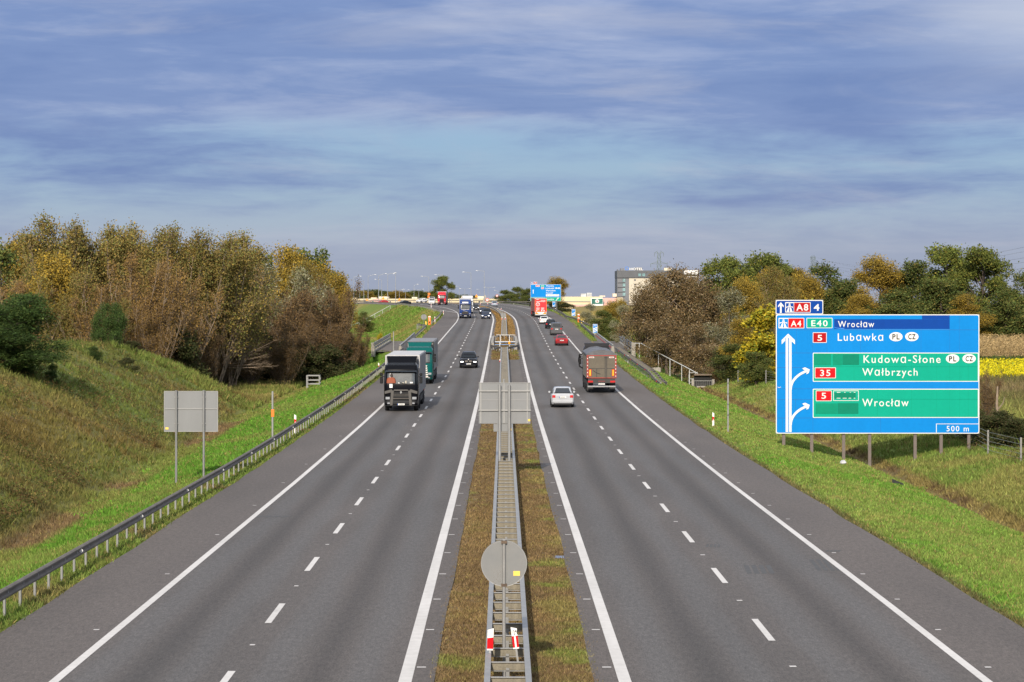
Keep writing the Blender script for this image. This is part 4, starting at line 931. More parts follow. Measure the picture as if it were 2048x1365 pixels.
def car(label, col, X, d, L=4.5, Wd=1.8, H=1.45, hood=.95, belt=.92, deck=1.0, ws=(.62, .22), rear=(-.95, -1.75), yaw=0., lights=False, wheels=None, spoiler=False, cat='car', name='car', toward=True, roofw=.72, plate=True, glassy=None, zoff=None, rails=False, group=None):
    """ws = windscreen base / top (y from the middle); rear = roof end / rear window base"""
    z = float(Z(d)) if zoff is None else zoff; h = heading(d) + yaw
    root = thing(name, label, cat, (X, d, z), (-pitch(d) if toward else pitch(d), 0, h + (math.pi if toward else 0)), group)
    BODY = paint('paint_%s' % '_'.join(str(int(c * 1000)) for c in col), col); w = Wd / 2; f, r = L / 2, -L / 2
    st = [(f, .80, .34, .60, .0), (f - .06, .90, .22, .68, .02), (f - .28, .97, .20, hood - .14, .02), (f - .6, 1.0, .2, hood - .05, .03), (ws[0] + .05, 1.0, .2, hood, .03), (ws[0] - .3, 1.0, .2, belt, .0), (0, 1.0, .2, belt, .0),
          (rear[1] + .2, 1.0, .2, belt + .03, .0), (rear[1] - .02, .99, .2, deck, .02), (r + .22, .97, .22, deck - .01, .02), (r + .05, .92, .24, deck - .05, .02), (r, .86, .34, deck - .16, .0)]
    secs = []
    for y, k, zb, zt, cr in st:
        q = w * k; half = [(q * .80, zb), (q * .95, zb + .05), (q * .995, zb + .22), (q, (zb + zt) / 2 + .05), (q * .985, zt - .13), (q * .94, zt - .03), (q * .80, zt + cr * .5), (q * .4, zt + cr)]
        secs.append([(x, y, zz_) for x, zz_ in half] + [(-x, y, zz_) for x, zz_ in half[::-1]])
    mb = MB(); mb.loft(secs, BODY); mb.build('body', root)
    # greenhouse
    bw, rw = w * .93, w * roofw; zb = belt - .03; zt = H
    A = [(bw, ws[0], hood - .02), (bw, rear[1], deck - .02)]; y2, y3 = ws[1], rear[0]
    g = []
    for (y, hw, zz_) in ((ws[0], bw * .93, hood - .02), (ws[0] * .5 + y2 * .5, (bw + rw) / 2 * .98, (hood + zt) / 2 + .03), (y2, rw, zt - .055), (y2 - .22, rw, zt - .01), ((y2 + y3) / 2, rw, zt), (y3 + .15, rw * .98, zt - .02), (y3, rw * .96, zt - .07), (rear[1], bw * .92, deck - .02)):
        low = belt - .05 if y2 + .05 > y > rear[1] + .02 or True else zz_
        g.append([(bw * (1 if y < ws[0] - .1 else .97), y, min(low, zz_ - .02)), (bw * .99, y, min(belt, zz_ - .01)), (hw, y, zz_), (hw * .6, y, zz_ + .025), (-hw * .6, y, zz_ + .025), (-hw, y, zz_), (-bw * .99, y, min(belt, zz_ - .01)), (-bw * (1 if y < ws[0] - .1 else .97), y, min(low, zz_ - .02))])
    mb = MB(); mb.loft(g, BODY); cab = mb.build('cabin', root)
    G = glassy or GLASS
    mb = MB(); quad_on(mb, [(bw * .93, ws[0], hood + .0), (-bw * .93, ws[0], hood + .0), (-rw, y2, zt - .055), (rw, y2, zt - .055)], G, (.07, .07, .05, .02), .05); mb.build('windscreen', root)
    mb = MB(); quad_on(mb, [(-bw * .92, rear[1], deck - .02), (bw * .92, rear[1], deck - .02), (rw * .96, y3, zt - .07), (-rw * .96, y3, zt - .07)], G, (.09, .09, .10, .04), .03); mb.build('rear_window', root)
    for s in (-1, 1):
        mid = (ws[1] + rear[0]) / 2
        for (a, b_, c_, e) in ((ws[0] - .35, y2 - .12, mid + .05, mid + .05), (mid - .05, mid - .05, rear[0] + .05, rear[1] + .35)):
            P = [(s * (bw * .99 + .012), a, belt + .03), (s * (rw + .03), b_, zt - .13), (s * (rw + .03), c_, zt - .13), (s * (bw * .99 + .012), e, belt + .03)]
            mb = MB(); mb.add(P, [(0, 1, 2, 3)[::-s]], G); mb.build('side_window', root)
        mb = MB(); mb.cbox(s * (w + .08) - .08, s * (w + .08) + .08, ws[0] - .28, ws[0] - .12, belt + .02, belt + .17, BODY if col[0] > .1 else TRIM, .03); mb.box(min(s * w * .92, s * (w + .05)), max(s * w * .92, s * (w + .05)), ws[0] - .24, ws[0] - .18, belt + .04, belt + .09, TRIM); mb.build('mirror', root)
        mb = MB(); mb.cbox(s * w * .72 - w * .17, s * w * .72 + w * .17, f - .19, f - .015, .60, .74, LAMPON if lights else LAMPW, .03); mb.build('headlight', root)
        mb = MB(); mb.cbox(s * w * .76 - w * .15, s * w * .76 + w * .15, r - .012, r + .25, deck - .34, deck - .12, TAIL, .03); mb.build('tail_light', root)
    mb = MB(); mb.cbox(-w * .46, w * .46, f - .12, f + .012, .40, .66, TRIM, .02); mb.build('grille', root)
    mb = MB(); mb.cbox(-w * .82, w * .82, f - .3, f + .004, .16, .34, TRIM, .04); mb.build('front_valance', root); mb = MB(); mb.cbox(-w * .80, w * .80, r - .004, r + .3, .16, .37, TRIM, .04); mb.build('rear_valance', root)
    mb = MB(); mb.cbox(-w * .9, w * .9, r - .03, r + .2, .36, .56, BODY, .05); mb.build('rear_bumper', root)
    for yy, s in ((f + .018, 1), (r - .035, -1)):
        zz_ = .46 if s > 0 else deck - .28; mb = MB(); mb.box(-.26, .26, yy - .008, yy + .008, zz_ - .06, zz_ + .06, PLATE); mb.box(-.26 if s < 0 else .21, -.21 if s < 0 else .26, yy - .0095, yy + .0095, zz_ - .055, zz_ + .055, BLUED)
        for k in range(6): mb.box(-.17 + k * .062, -.135 + k * .062, yy - .0093, yy + .0093, zz_ - .035, zz_ + .035, TRIM)
        mb.build('number_plate', root)
    if spoiler:
        mb = MB(); mb.cbox(-w * .78, w * .78, rear[1] - .10, rear[1] + .02, deck + .02, deck + .06, TRIM, .015); mb.box(-w * .72, w * .72, rear[1] - .02, rear[1] + .0, deck - .10, deck + .02, GLASS); mb.build('spoiler', root)
    if rails:
        mb = MB()
        for s in (-1, 1): mb.tube([(s * rw * .93, y2 - .25, zt + .03), (s * rw * .93, y2 - .4, zt + .07), (s * rw * .93, y3 + .3, zt + .07), (s * rw * .93, y3 + .15, zt + .02)], .022, STEEL, 6)
        mb.build('roof_rail', root)
    pair, rr = (WH_SUV, .37) if H > 1.6 else (WH_CAR, .33)
    wb = wheels or (L * .30, -L * .29)
    for yy in wb:
        for s in (-1, 1): put_wheel(root, pair, s * (w - .10), yy, rr)
        n = 14
        for s in (-1, 1): mb = MB(); mb.add([(s * (w * 1.002), yy + (rr + .05) * math.cos(math.pi * i / n), rr + (rr + .05) * math.sin(math.pi * i / n)) for i in range(n + 1)] , [list(range(n + 1))[::s]], TRIM); mb.build('wheel_arch', root)
    return root

def rrect(hw, y0, y1, r, n=4):
    """rounded rectangle in plan, front at y0 (larger), rear y1"""
    p = []
    for cx, cy, a0 in ((hw - r, y0 - r, 0), (-hw + r, y0 - r, 90), (-hw + .08, y1 + .08, 180), (hw - .08, y1 + .08, 270)):
        q = r if a0 < 180 else .08
        p += [(cx + q * math.cos(R(a0 + 90 * i / n)), cy + q * math.sin(R(a0 + 90 * i / n))) for i in range(n + 1)]
    return p
def lorry(label, X, d, cabcol, kind='box', trailer=TARP, roofm=TARPW, yaw=0., toward=True, cab_h=3.75, low=None, visor=True, glass=GLASSW, trail_L=13.6, zoff=None, trail_h=4.0, trail_yaw=0., rearface=None, name='lorry', rear_ref=False, lights=False, edge=None):
    """articulated lorry; origin under the front bumper (under the tail when rear_ref)"""
    z = float(Z(d)) if zoff is None else zoff; h = heading(d) + yaw
    root = thing(name, label, 'lorry', (X, d, z), (-pitch(d) if toward else pitch(d), 0, h + (math.pi if toward else 0)))
    o = 16.4 if rear_ref else 0.
    BODY = paint('cab_paint_%s' % '_'.join(str(int(c * 1000)) for c in cabcol), cabcol); hw = 1.245
    prof = [(.42, -.10), (.5, -.02), (1.0, .0), (1.5, -.01), (1.95, -.04), (2.1, -.07), (2.9, -.26), (3.0, -.28), (3.35, -.44), (cab_h - .18, -.75), (cab_h - .04, -1.05), (cab_h, -1.35)]
    sec = lambda zz_, yf, k=1.: [(x, y + o, zz_) for x, y in rrect(hw * k, yf, -2.25, .26)]
    ks = [.97, .99, 1, 1, 1, 1, .985, .98, .96, .92, .86, .78]
    mb = MB(); mb.loft([sec(zz_, yf, k) for (zz_, yf), k in zip(prof, ks)], BODY); mb.build('cab', root)
    # windscreen wraps the front between 2.08 and 2.9 m
    def front(zz_): return np.interp(zz_, [p[0] for p in prof], [p[1] for p in prof]), np.interp(zz_, [p[0] for p in prof], ks)
    def patch(mb, z0, z1, m, lift, x0=-.93, x1=.93, nz=3, nx=8):
        rows = []
        for zz_ in np.linspace(z0, z1, nz):
            yf, k = front(zz_); row = []
            for t in np.linspace(x0, x1, nx):
                x = t * hw * k; e = max(0, abs(x) - (hw * k - .26)); y = yf - .26 + math.sqrt(max(0, .26 ** 2 - e ** 2)); row.append((x, y + lift + o, zz_))
            rows.append(row)
        v = [p for q in rows for p in q]; mb.add(v, [(i * nx + j, i * nx + j + 1, (i + 1) * nx + j + 1, (i + 1) * nx + j)[::-1] for i in range(nz - 1) for j in range(nx - 1)], m, True)
    mb = MB(); patch(mb, 2.0, 2.92, glass, .012, -.95, .95, 4, 12); mb.build('windscreen', root)
    mb = MB(); patch(mb, 1.93, 2.02, TRIM, .014, -.95, .95, 2, 12)
    for s in (-.4, .35): mb.tube([(s, o + .0, 1.98), (s + .55, o - .045, 2.12)], .018, TRIM, 5)
    mb.build('wiper', root)
    low = low or TRIM
    mb = MB(); patch(mb, .40, .80, low, .03, -.97, .97, 3, 12); mb.build('bumper', root)
    mb = MB(); patch(mb, .86, 1.42, TRIM, .014, -.56, .56, 2, 8)
    for i in range(4): patch(mb, .92 + i * .13, .955 + i * .13, CHASSIS if i % 2 else STEEL_D, .028, -.52, .52, 2, 6)
    mb.build('grille', root)
    for s in (-1, 1):
        mb = MB(); patch(mb, .88, 1.06, LAMPON if lights else LAMPW, .03, .66 if s > 0 else -.90, .90 if s > 0 else -.66, 3, 5); mb.build('headlight', root)
        mb = MB(); patch(mb, .55, .65, LAMPW, .036, .66 if s > 0 else -.80, .80 if s > 0 else -.66, 2, 3); mb.build('fog_light', root)
        mb = MB(); mb.cbox(s * 1.44 - .11, s * 1.44 + .11, o - .50, o - .30, 2.02, 2.52, TRIM, .04); mb.cbox(s * 1.44 - .10, s * 1.44 + .10, o - .49, o - .31, 2.56, 2.80, TRIM, .04)
        mb.box(min(s * 1.2, s * 1.4), max(s * 1.2, s * 1.4), o - .43, o - .37, 2.5, 2.56, TRIM); mb.build('mirror', root)
        mb = MB(); mb.add([(s * 1.252, o - .55, 2.0), (s * 1.252, o - 1.45, 2.0), (s * 1.238, o - 1.45, 2.72), (s * 1.238, o - .68, 2.72)], [(0, 1, 2, 3)[::s]], GLASS); mb.build('side_window', root)
    if visor:
        mb = MB(); 
        for t in (0,): mb.extr([(o - .24, 2.93), (o - .02, 2.86), (o - .0, 2.89), (o - .22, 2.99)], 'x', -1.13, 1.13, GLASS if cabcol[0] < .2 else TRIM)
        mb.build('sun_visor', root)
    mb = MB(); mb.box(-.26, .26, o + .038, o + .055, .46, .58, PLATE); mb.box(.21, .26, o + .056, o + .058, .465, .575, BLUED)
    for k in range(6): mb.box(-.2 + k * .062, -.165 + k * .062, o + .056, o + .0575, .485, .555, TRIM)
    mb.build('number_plate', root)
    # roof deflector and fairings
    mb = MB(); mb.loft([[(x, y, cab_h - .10) for x, y in ((1.0, o - 1.2), (-1.0, o - 1.2), (-1.05, o - 2.3), (1.05, o - 2.3))], [(x, y, min(trail_h, 4.0) - .02) for x, y in ((1.12, o - 1.75), (-1.12, o - 1.75), (-1.14, o - 2.3), (1.14, o - 2.3))]], BODY, smooth=False); mb.build('roof_deflector', root)
    # chassis
    mb = MB(); mb.box(-.45, .45, o - 6.0, o - 2.25, .7, 1.05, CHASSIS); mb.cbox(-1.15, -.5, o - 4.6, o - 2.7, .45, 1.0, CHASSIS, .08); mb.cbox(.5, 1.15, o - 4.6, o - 2.7, .45, 1.0, CHROME if cabcol[0] > .3 else CHASSIS, .08); mb.box(-1.2, 1.2, o - 1.9, o - .9, .46, .62, CHASSIS); mb.build('chassis', root)
    for yy, n in ((-1.38, 1), (-5.05, 2)):
        for s in (-1, 1): put_wheel(root, WH_TRK, s * 1.06, o + yy, .5)
    # trailer
    t0, t1 = o - 2.75, o - 2.75 - trail_L; th = trail_h; hwt = 1.275
    if kind in ('box', 'red'):
        mb = MB(); mb.cbox(-hwt, hwt, t1, t0, 1.12, th, trailer, .05); tr = mb.build('trailer_body', root)
        edge = edge or TARPW; mb = MB(); mb.box(-hwt + .06, hwt - .06, t1 + .06, t0 - .06, th + .002, th + .03, roofm); mb.build('roof_sheet', root)
        mb = MB()
        for s in (-1, 1):
            for yy in (t0 - .03, t1 + .03): mb.box(min(s * (hwt + .002), s * (hwt - .09)), max(s * (hwt + .002), s * (hwt - .09)), yy - .045, yy + .045, 1.1, th + .02, edge)
        mb.box(-hwt, hwt, t0 - .02, t0 + .025, th - .1, th + .015, edge); mb.build('corner_frame', root)
    else:   # tipper: flared aluminium body under a ridged sheet
        mb = MB(); mb.loft([[(-hwt, t, 1.25), (hwt, t, 1.25), (hwt, t, 3.25), (-hwt, t, 3.25)] for t in (t1, t0 + .2)], trailer, smooth=False)
        for i in range(7): yy = t1 + .7 + i * 1.3; [mb.box(min(s * hwt, s * (hwt + .03)), max(s * hwt, s * (hwt + .03)), yy - .04, yy + .04, 1.25, 3.15, trailer) for s in (-1, 1)]
        tr = mb.build('trailer_body', root)
        rows = []
        for i, t in enumerate(np.linspace(t1 - .05, t0 + .2, 8)):
            sag = .06 * math.sin(i * 2.1); rows.append([(-hwt - .03, t, 3.16), (-hwt - .02, t, 3.30), (-hwt * .55, t, 3.58 + sag), (0, t, 3.68 + sag), (hwt * .55, t, 3.58 - sag), (hwt + .02, t, 3.30), (hwt + .03, t, 3.16)])
        mb = MB(); mb.loft(rows, mat('dark_grey_cover_sheet', (.08, .08, .088), .55, 0, .25, 1.5), True, True, False); mb.build('cover_sheet', root)
    mb = MB(); mb.box(-.5, .5, t1 + .3, t0 - 1.2, .85, 1.115, CHASSIS)
    for s in (-1, 1): mb.box(min(s * 1.1, s * 1.2), max(s * 1.1, s * 1.2), t1 + 4.8, t0 - 3.6, .5, .9, CHASSIS); mb.box(min(s * .6, s * .75), max(s * .6, s * .75), t0 - 3.2, t0 - 3.0, .25, 1.1, CHASSIS)
    mb.build('trailer_chassis', root)
    for k in range(3):
        for s in (-1, 1): put_wheel(root, WH_TRK, s * 1.06, t1 + 2.1 + 1.31 * k, .5)
    # tail: lamps, bumper, plate
    mb = MB(); mb.cbox(-1.2, 1.2, t1 - .03, t1 + .1, .48, .62, CHROME if kind == 'tip' else CREAMW, .02); mb.build('rear_bumper', root)
    for s in (-1, 1):
        mb = MB(); mb.cbox(s * .95 - .22, s * .95 + .22, t1 - .06, t1 + .05, .88, 1.04, TAIL, .02); mb.build('tail_light', root)
        mb = MB(); mb.box(s * .95 - .25, s * .95 + .25, t1 + .6, t1 + .62, .2, .85, CHASSIS); mb.build('mudflap', root)
    mb = MB(); mb.box(-.26, .26, t1 - .05, t1 - .03, .70, .82, PLATE)
    for k in range(7): mb.box(-.21 + k * .06, -.175 + k * .06, t1 - .0525, t1 - .05, .725, .795, TRIM)
    mb.build('number_plate', root)
    return root, t1

# --- left carriageway, towards the camera
def XL(px, d): return (px - 1024) * d / FOC
DARKNAVY = (.0035, .0038, .0055)
r, t1 = lorry('black lorry with pale grey curtain trailer, foremost in the left lane, driver in orange', XL(802, 177), 177, DARKNAVY, trailer=TARP, cab_h=3.55, low=mat('dark_bumper', (.02, .021, .023), .5, 0, .1))
GREYT = mat('cab_grey_trim', (.065, .06, .055), .45, .1, .05)
mb = MB()
for s in (-1, 1):
    mb.extr([(s * .62, .44), (s * .80, .44), (s * .72, 1.52), (s * .52, 1.52)], 'y', .016, .045, GREYT); mb.extr([(s * .52, 1.44), (s * 1.17, 1.28), (s * 1.2, 1.46), (s * .7, 1.62)], 'y', -.03, .03, GREYT)
mb.extr([(-.55, 1.50), (.55, 1.50), (.50, 1.60), (-.50, 1.60)], 'y', .016, .04, GREYT); mb.build('front_trim', r)
mb = MB(); mb.extr([(0, 1.28), (.075, 1.40), (0, 1.52), (-.075, 1.40)], 'y', .046, .06, CHROME); mb.build('emblem', r)
mb = MB(); mb.box(.62, .84, .0, .012, 1.72, 2.0, CREAMW); mb.build('sticker', r)
SKIN = mat('skin', (.42, .24, .17), .6, 0, .1); ORV = mat('orange_vest', (.20, .04, .01), .7, 0, .15)
# driver behind the windscreen, seen through it as shapes close to the pane
mb = MB(); mb.loft([[(.72 + .34 * k * math.cos(a), -.10 + y0 + .03 * math.sin(a), zz_) for a in np.linspace(0, 2 * math.pi, 10, endpoint=False)] for zz_, k, y0 in ((2.06, 1, .0), (2.22, 1, -.03), (2.40, .86, -.06), (2.48, .5, -.09))], ORV); mb.build('driver_torso', r).location = (0, .085, 0)
mb = MB(); mb.loft([[(.70 + .10 * k * math.cos(a), -.055 + y0 + .03 * math.sin(a), zz_) for a in np.linspace(0, 2 * math.pi, 10, endpoint=False)] for zz_, k, y0 in ((2.48, .6, .0), (2.55, 1, -.02), (2.66, 1.05, -.05), (2.74, .7, -.075))], mat('dark_hair', (.03, .02, .018), .8)); mb.build('driver_head', r).location = (0, -.05, 0)
mb = MB()
for (x, a, b_, m_) in ((-.35, .05, .3, 'c'), (-.75, .1, .16, 'w'), (.15, .06, .1, 'w'), (-.15, .05, .12, 'c')): mb.box(x - a, x + a, -.05, -.035, 2.05, 2.05 + b_ * .6, CREAMW if m_ == 'w' else mat('cab_interior_cream', (.40, .37, .30), .7))
mb.build('dashboard_items', r)
TEAL = (.003, .075, .070)
r, t1 = lorry('teal green lorry with pale slatted grille directly behind the black lorry', XL(838.5, 225), 225, TEAL, trailer=mat('grey_trailer_side', (.17, .165, .16), .6, .1, .15, 1), roofm=TARP, cab_h=3.5, glass=GLASSW, trail_h=3.85, edge=CHASSIS)
mb = MB(); SL = mat('pale_slat', (.55, .53, .49), .4, .2, .06)
for i in range(6): mb.extr([(-.80 + .02 * i, .62 + i * .2), (.80 - .02 * i, .62 + i * .2), (.84 - .02 * i, .75 + i * .2), (-.84 + .02 * i, .75 + i * .2)], 'y', .03, .06, SL)
mb.build('grille_slats', r)
BLUE = (.012, .035, .14)
r, t1 = lorry('dark blue lorry with white light bar in the left lane at the bend', XL(930.5, 511), 511, BLUE, trailer=paint('trailer_blue', (.02, .05, .16)), cab_h=3.95)
mb = MB(); mb.box(-.62, .62, -.34, -.30, 3.18, 3.44, CREAMW); mb.build('roof_panel', r); mb = MB(); mb.extr([(-.5, 1.42), (-.42, 1.36), (.5, 1.62), (.42, 1.7)], 'y', .0, .03, CHROME); mb.build('emblem', r)
mb = MB()
for i in range(10): mb.box(-.66 + i * .14, -.56 + i * .14, -.38, -.34, 3.52, 3.6, LAMPW)
mb.build('roof_lamps', r); mb = MB(); mb.box(-.8, .8, .005, .02, 1.86, 1.92, CREAMW); mb.build('front_stripe', r)
lorry('white lorry half hidden behind the dark blue lorry', XL(935.5, 562), 562, (.6, .6, .6), trailer=paint('trailer_white', (.55, .55, .56)), roofm=TARPW, cab_h=3.6)
RED = (.50, .012, .022)
r, t1 = lorry('red lorry with grey-green trailer on the left ramp beside the dark tree', XL(883.5, 735), 735, RED, trailer=mat('grey_green_curtain', (.13, .15, .12), .6, 0, .3, .6), cab_h=3.9, yaw=-.09)
mb = MB(); mb.extr([(-.72, .62), (.72, .62), (.60, 1.85), (-.60, 1.85)], 'y', .03, .05, TRIM); mb.build('grille_frame', r)
BLK = (.012, .013, .017); NAVY = (.014, .022, .055)
suv = dict(L=4.7, Wd=1.92, H=1.68, hood=1.05, belt=1.08, deck=1.12, ws=(.85, .15), rear=(-1.75, -2.12), roofw=.70)
r = car('black SUV with bright headlights alone in the fast lane of the left carriageway', BLK, XL(937.5, 266), 266, lights=True, rails=True, **suv)
mb = MB()
for s in (-1, 1): mb.cbox(s * .22 - .17, s * .22 + .17, 2.30, 2.372, .66, .84, CHASSIS, .02); mb.box(s * .22 - .15, s * .22 + .15, 2.373, 2.378, .68, .82, STEEL_D)
mb.build('kidney_grille', r); mb = MB(); mb.cyl((0, 2.1, .95), (0, 2.16, .93), .05, CREAMW, 10); mb.build('badge', r)
sed = dict(L=4.6, Wd=1.8, H=1.45, hood=.92, belt=.92, deck=1.02, ws=(.85, .05), rear=(-.95, -1.62))
hat = dict(L=4.25, Wd=1.78, H=1.48, hood=.95, belt=.95, deck=1.0, ws=(.80, .1), rear=(-1.45, -1.95))
car('dark navy saloon with lit headlights leading the group in the fast lane bend', NAVY, XL(971.2, 507), 507, lights=True, **sed)
car('dark SUV right behind the navy saloon in the fast lane bend', (.025, .03, .04), XL(974, 536), 536, lights=True, **suv)
car('dark blue car partly hidden at the left of the dark SUV', (.02, .03, .06), XL(966.5, 562), 562, lights=True, **sed)
car('black estate car emerging beside the half hidden white lorry', (.018, .02, .024), XL(951.2, 612), 612, lights=True, **hat)
van = dict(L=5.2, Wd=1.95, H=2.3, hood=1.15, belt=1.2, deck=1.15, ws=(1.9, .9), rear=(-2.4, -2.5), roofw=.8, name='van', cat='van')
car('white van on the far ramp just left of the red lorry', (.62, .62, .62), XL(864, 752), 752, yaw=-.1, **van)
car('white car on the far ramp between the dark car and the white van', (.6, .6, .6), XL(843.2, 800), 800, yaw=-.75, zoff=9.05, **hat)
car('black car seen from its side on the far ramp', (.014, .016, .02), XL(807.5, 775), 775, yaw=-1.05, zoff=8.35, **sed)
car('small red car on the far left ramp behind the rail', (.4, .02, .02), XL(764.5, 830), 830, yaw=-1.0, zoff=8.55, **hat)
# --- right carriageway, away from the camera
SILV = (.36, .37, .39)
car('silver liftback car in the fast lane of the right carriageway, nearest car', SILV, XL(1124, 185), 185, L=4.45, Wd=1.73, H=1.49, hood=.95, belt=.95, deck=1.06, ws=(1.1, .25), rear=(-1.15, -1.95), spoiler=True, toward=False, roofw=.70)
r, t1 = lorry('dark tipper lorry with red-edged grey tailgate and sheeted load in the right lane', XL(1203.5, 207), 207, (.03, .03, .033), kind='tip', trailer=mat('dull_aluminium_body', (.075, .072, .066), .5, .35, .12, 1), toward=False, rear_ref=True, trail_L=10.2, cab_h=3.75)
r.location.y = 207 - 3.4
T = t1 - .012; mb = MB(); TG = mat('grey_tailgate', (.095, .080, .058), .5, .25, .14, 1.2)
mb.box(-1.13, 1.13, T - .03, T, 1.32, 3.14, TG); mb.build('tailgate', r)
mb = MB(); mb.box(.27, .33, T - .06, T - .0305, 1.28, 3.12, CHASSIS); mb.box(.40, .46, T - .06, T - .0305, 1.28, 3.12, CHASSIS); mb.box(-1.12, .265, T - .05, T - .0305, 2.06, 2.10, CHASSIS); mb.box(.47, 1.12, T - .05, T - .0305, 2.06, 2.10, CHASSIS); mb.box(.22, .5, T - .08, T - .0605, 2.98, 3.05, CHASSIS); mb.box(-.45, -.40, T - .05, T - .0305, 1.34, 2.05, CHASSIS); mb.tube([(-.75, T - .05, 1.95), (-.5, T - .06, 1.75), (-.1, T - .06, 1.60)], .02, CHASSIS, 5); mb.build('tailgate_bars', r)
REDF = mat('red_frame', (.26, .025, .016), .5, 0, .25, 5)
mb = MB()
for s in (-1, 1): mb.box(min(s * 1.135, s * 1.27), max(s * 1.135, s * 1.27), T - .045, T - .001, 1.27, 3.22, REDF)
mb.box(-1.134, 1.134, T - .045, T - .001, 3.145, 3.22, REDF); mb.box(-1.134, 1.134, T - .045, T - .001, 1.25, 1.315, REDF)
for s in (-1, 1):
    for i in range(6): mb.box(s * 1.2 - .03, s * 1.2 + .03, T - .05, T - .0455, 1.4 + i * .3, 1.47 + i * .3, CREAMW)
mb.build('red_frame', r)
for s in (-1, 1):
    mb = MB(); mb.box(s * .98 - .11, s * .98 + .11, T - .046, T - .0305, 1.42, 2.02, REDS); mb.box(s * .98 - .065, s * .98 + .065, T - .05, T - .0465, 1.47, 1.97, mat('yellow_reflector', (.62, .34, .01), .4, 0, .05)); mb.build('marker_board', r)
    mb = MB(); mb.box(s * .85 - .2, s * .85 + .2, T - .04, T - .0305, 2.98, 3.08, CREAMW); mb.box(s * .85 - .16, s * .85 + .16, T - .043, T - .0405, 3.0, 3.05, REDF); mb.build('maker_plate', r)
mb = MB(); mb.box(-1.15, 1.15, T + .0, T + .5, .84, 1.22, CHASSIS); mb.box(-.3, .3, T - .02, T - .001, .93, 1.04, mat('dark_red', (.10, .015, .015), .5)); mb.build('rear_frame', r)
# dark cab with a bow of mirrors seen past the body
mb = MB(); mb.tube([(-1.28, 13.9, 3.0), (-1.55, 14.2, 2.95), (-1.62, 14.25, 2.4), (-1.55, 14.2, 1.9), (-1.28, 13.9, 1.75)], .07, TRIM, 6); mb.build('mirror_bow', r)
r, t1 = lorry('red curtain trailer lorry seen from behind, with white lettering and round emblem', XL(1081.5, 522), 522, (.4, .02, .02), kind='red', trailer=mat('rust_red_curtain', (.26, .075, .05), .6, 0, .12, .6), toward=False, rear_ref=True, yaw=.03)
T = t1 - .004; mb = MB(); REDB = mat('bright_red_door', (.62, .012, .018), .45, 0, .05)
mb.box(-1.2, 1.2, T - .03, T, 1.2, 3.92, REDB); mb.build('rear_door', r)
mb = MB(); ORF = mat('orange_edge', (.75, .14, .02), .5, 0, .08)
for s in (-1, 1): mb.box(min(s * 1.19, s * 1.28), max(s * 1.19, s * 1.28), T - .05, T - .0005, 1.15, 3.98, ORF)
mb.box(-1.189, 1.189, T - .05, T - .0305, 1.14, 1.26, ORF); mb.box(-1.189, 1.189, T - .05, T - .0305, 3.9, 3.98, ORF); mb.build('door_frame', r)
mb = MB(); n = 24; cx, cz = -.62, 2.78
ring = lambda q: [(cx + q * math.cos(2 * math.pi * i / n), T - .034, cz + q * math.sin(2 * math.pi * i / n)) for i in range(n)]
mb.loft([ring(.42), ring(.33)], WHITE, True, False, False)
for a in (30, 150, 270): c, s = math.cos(R(a)), math.sin(R(a)); mb.box(cx + .17 * c - .1, cx + .17 * c + .1, T - .036, T - .0305, cz + .17 * s - .05, cz + .17 * s + .05, WHITE)
mb.build('round_emblem', r)
mb = MB()
for x0, x1, zz_ in ((.0, 1.0, 3.62), (-.95, 1.0, 3.36), (-.95, -.4, 3.82)):
    k = 0; x = x0
    while x < x1 - .05: wl = .07 + .05 * ((k * 7) % 3) / 2; mb.box(x, min(x1, x + wl), T - .034, T - .0305, zz_ - .05, zz_ + .06 + .03 * (k % 2), WHITE); x += wl + .035; k += 1
for j in range(4):
    for x0 in (-.95, .05): mb.box(x0, x0 + (.7, .62, .75, .55)[j], T - .034, T - .0305, 2.0 - .13 * j, 2.06 - .13 * j, WHITE)
for x, m_ in ((-.85, CREAMW), (-.4, AMBER), (.2, CREAMW), (.7, CREAMW)): mb.box(x - .12, x + .12, T - .056, T - .051, 1.30, 1.5, m_)
mb.build('door_lettering', r)
mb = MB(); mb.cbox(-1.22, 1.22, T - .05, T + .06, .74, 1.12, CREAMW, .02)
for s in (-1, 1): mb.box(s * .85 - .3, s * .85 + .3, T - .06, T - .051, .76, .92, AMBER); mb.box(s * .95 - .2, s * .95 + .2, T - .06, T - .051, .95, 1.06, TAIL)
mb.build('rear_light_bar', r)
car('white saloon following the red trailer in the right lane', (.62, .62, .60), XL(1087.8, 464), 464, toward=False, **sed)
car('black hatchback with red tail lamps ahead of the grey van', (.014, .016, .02), XL(1101, 431), 431, toward=False, L=4.3, Wd=1.85, H=1.62, hood=1.0, belt=1.02, deck=1.05, ws=(.8, .1), rear=(-1.6, -2.0))
car('grey panel van in the right lane behind the black hatchback', (.085, .085, .09), XL(1112.4, 391), 391, toward=False, L=4.9, Wd=1.92, H=1.96, hood=1.1, belt=1.2, deck=1.25, ws=(1.7, .9), rear=(-2.28, -2.42), roofw=.82, name='van', cat='van')
car('dark red saloon with white emblem on its boot behind the grey van', (.22, .012, .016), XL(1122.8, 341), 341, toward=False, **{**sed, 'Wd': 1.82, 'H': 1.47})
car('silver grey car alone on the right carriageway at the far bend', (.26, .30, .36), XL(988.3, 690), 690, toward=False, **hat)
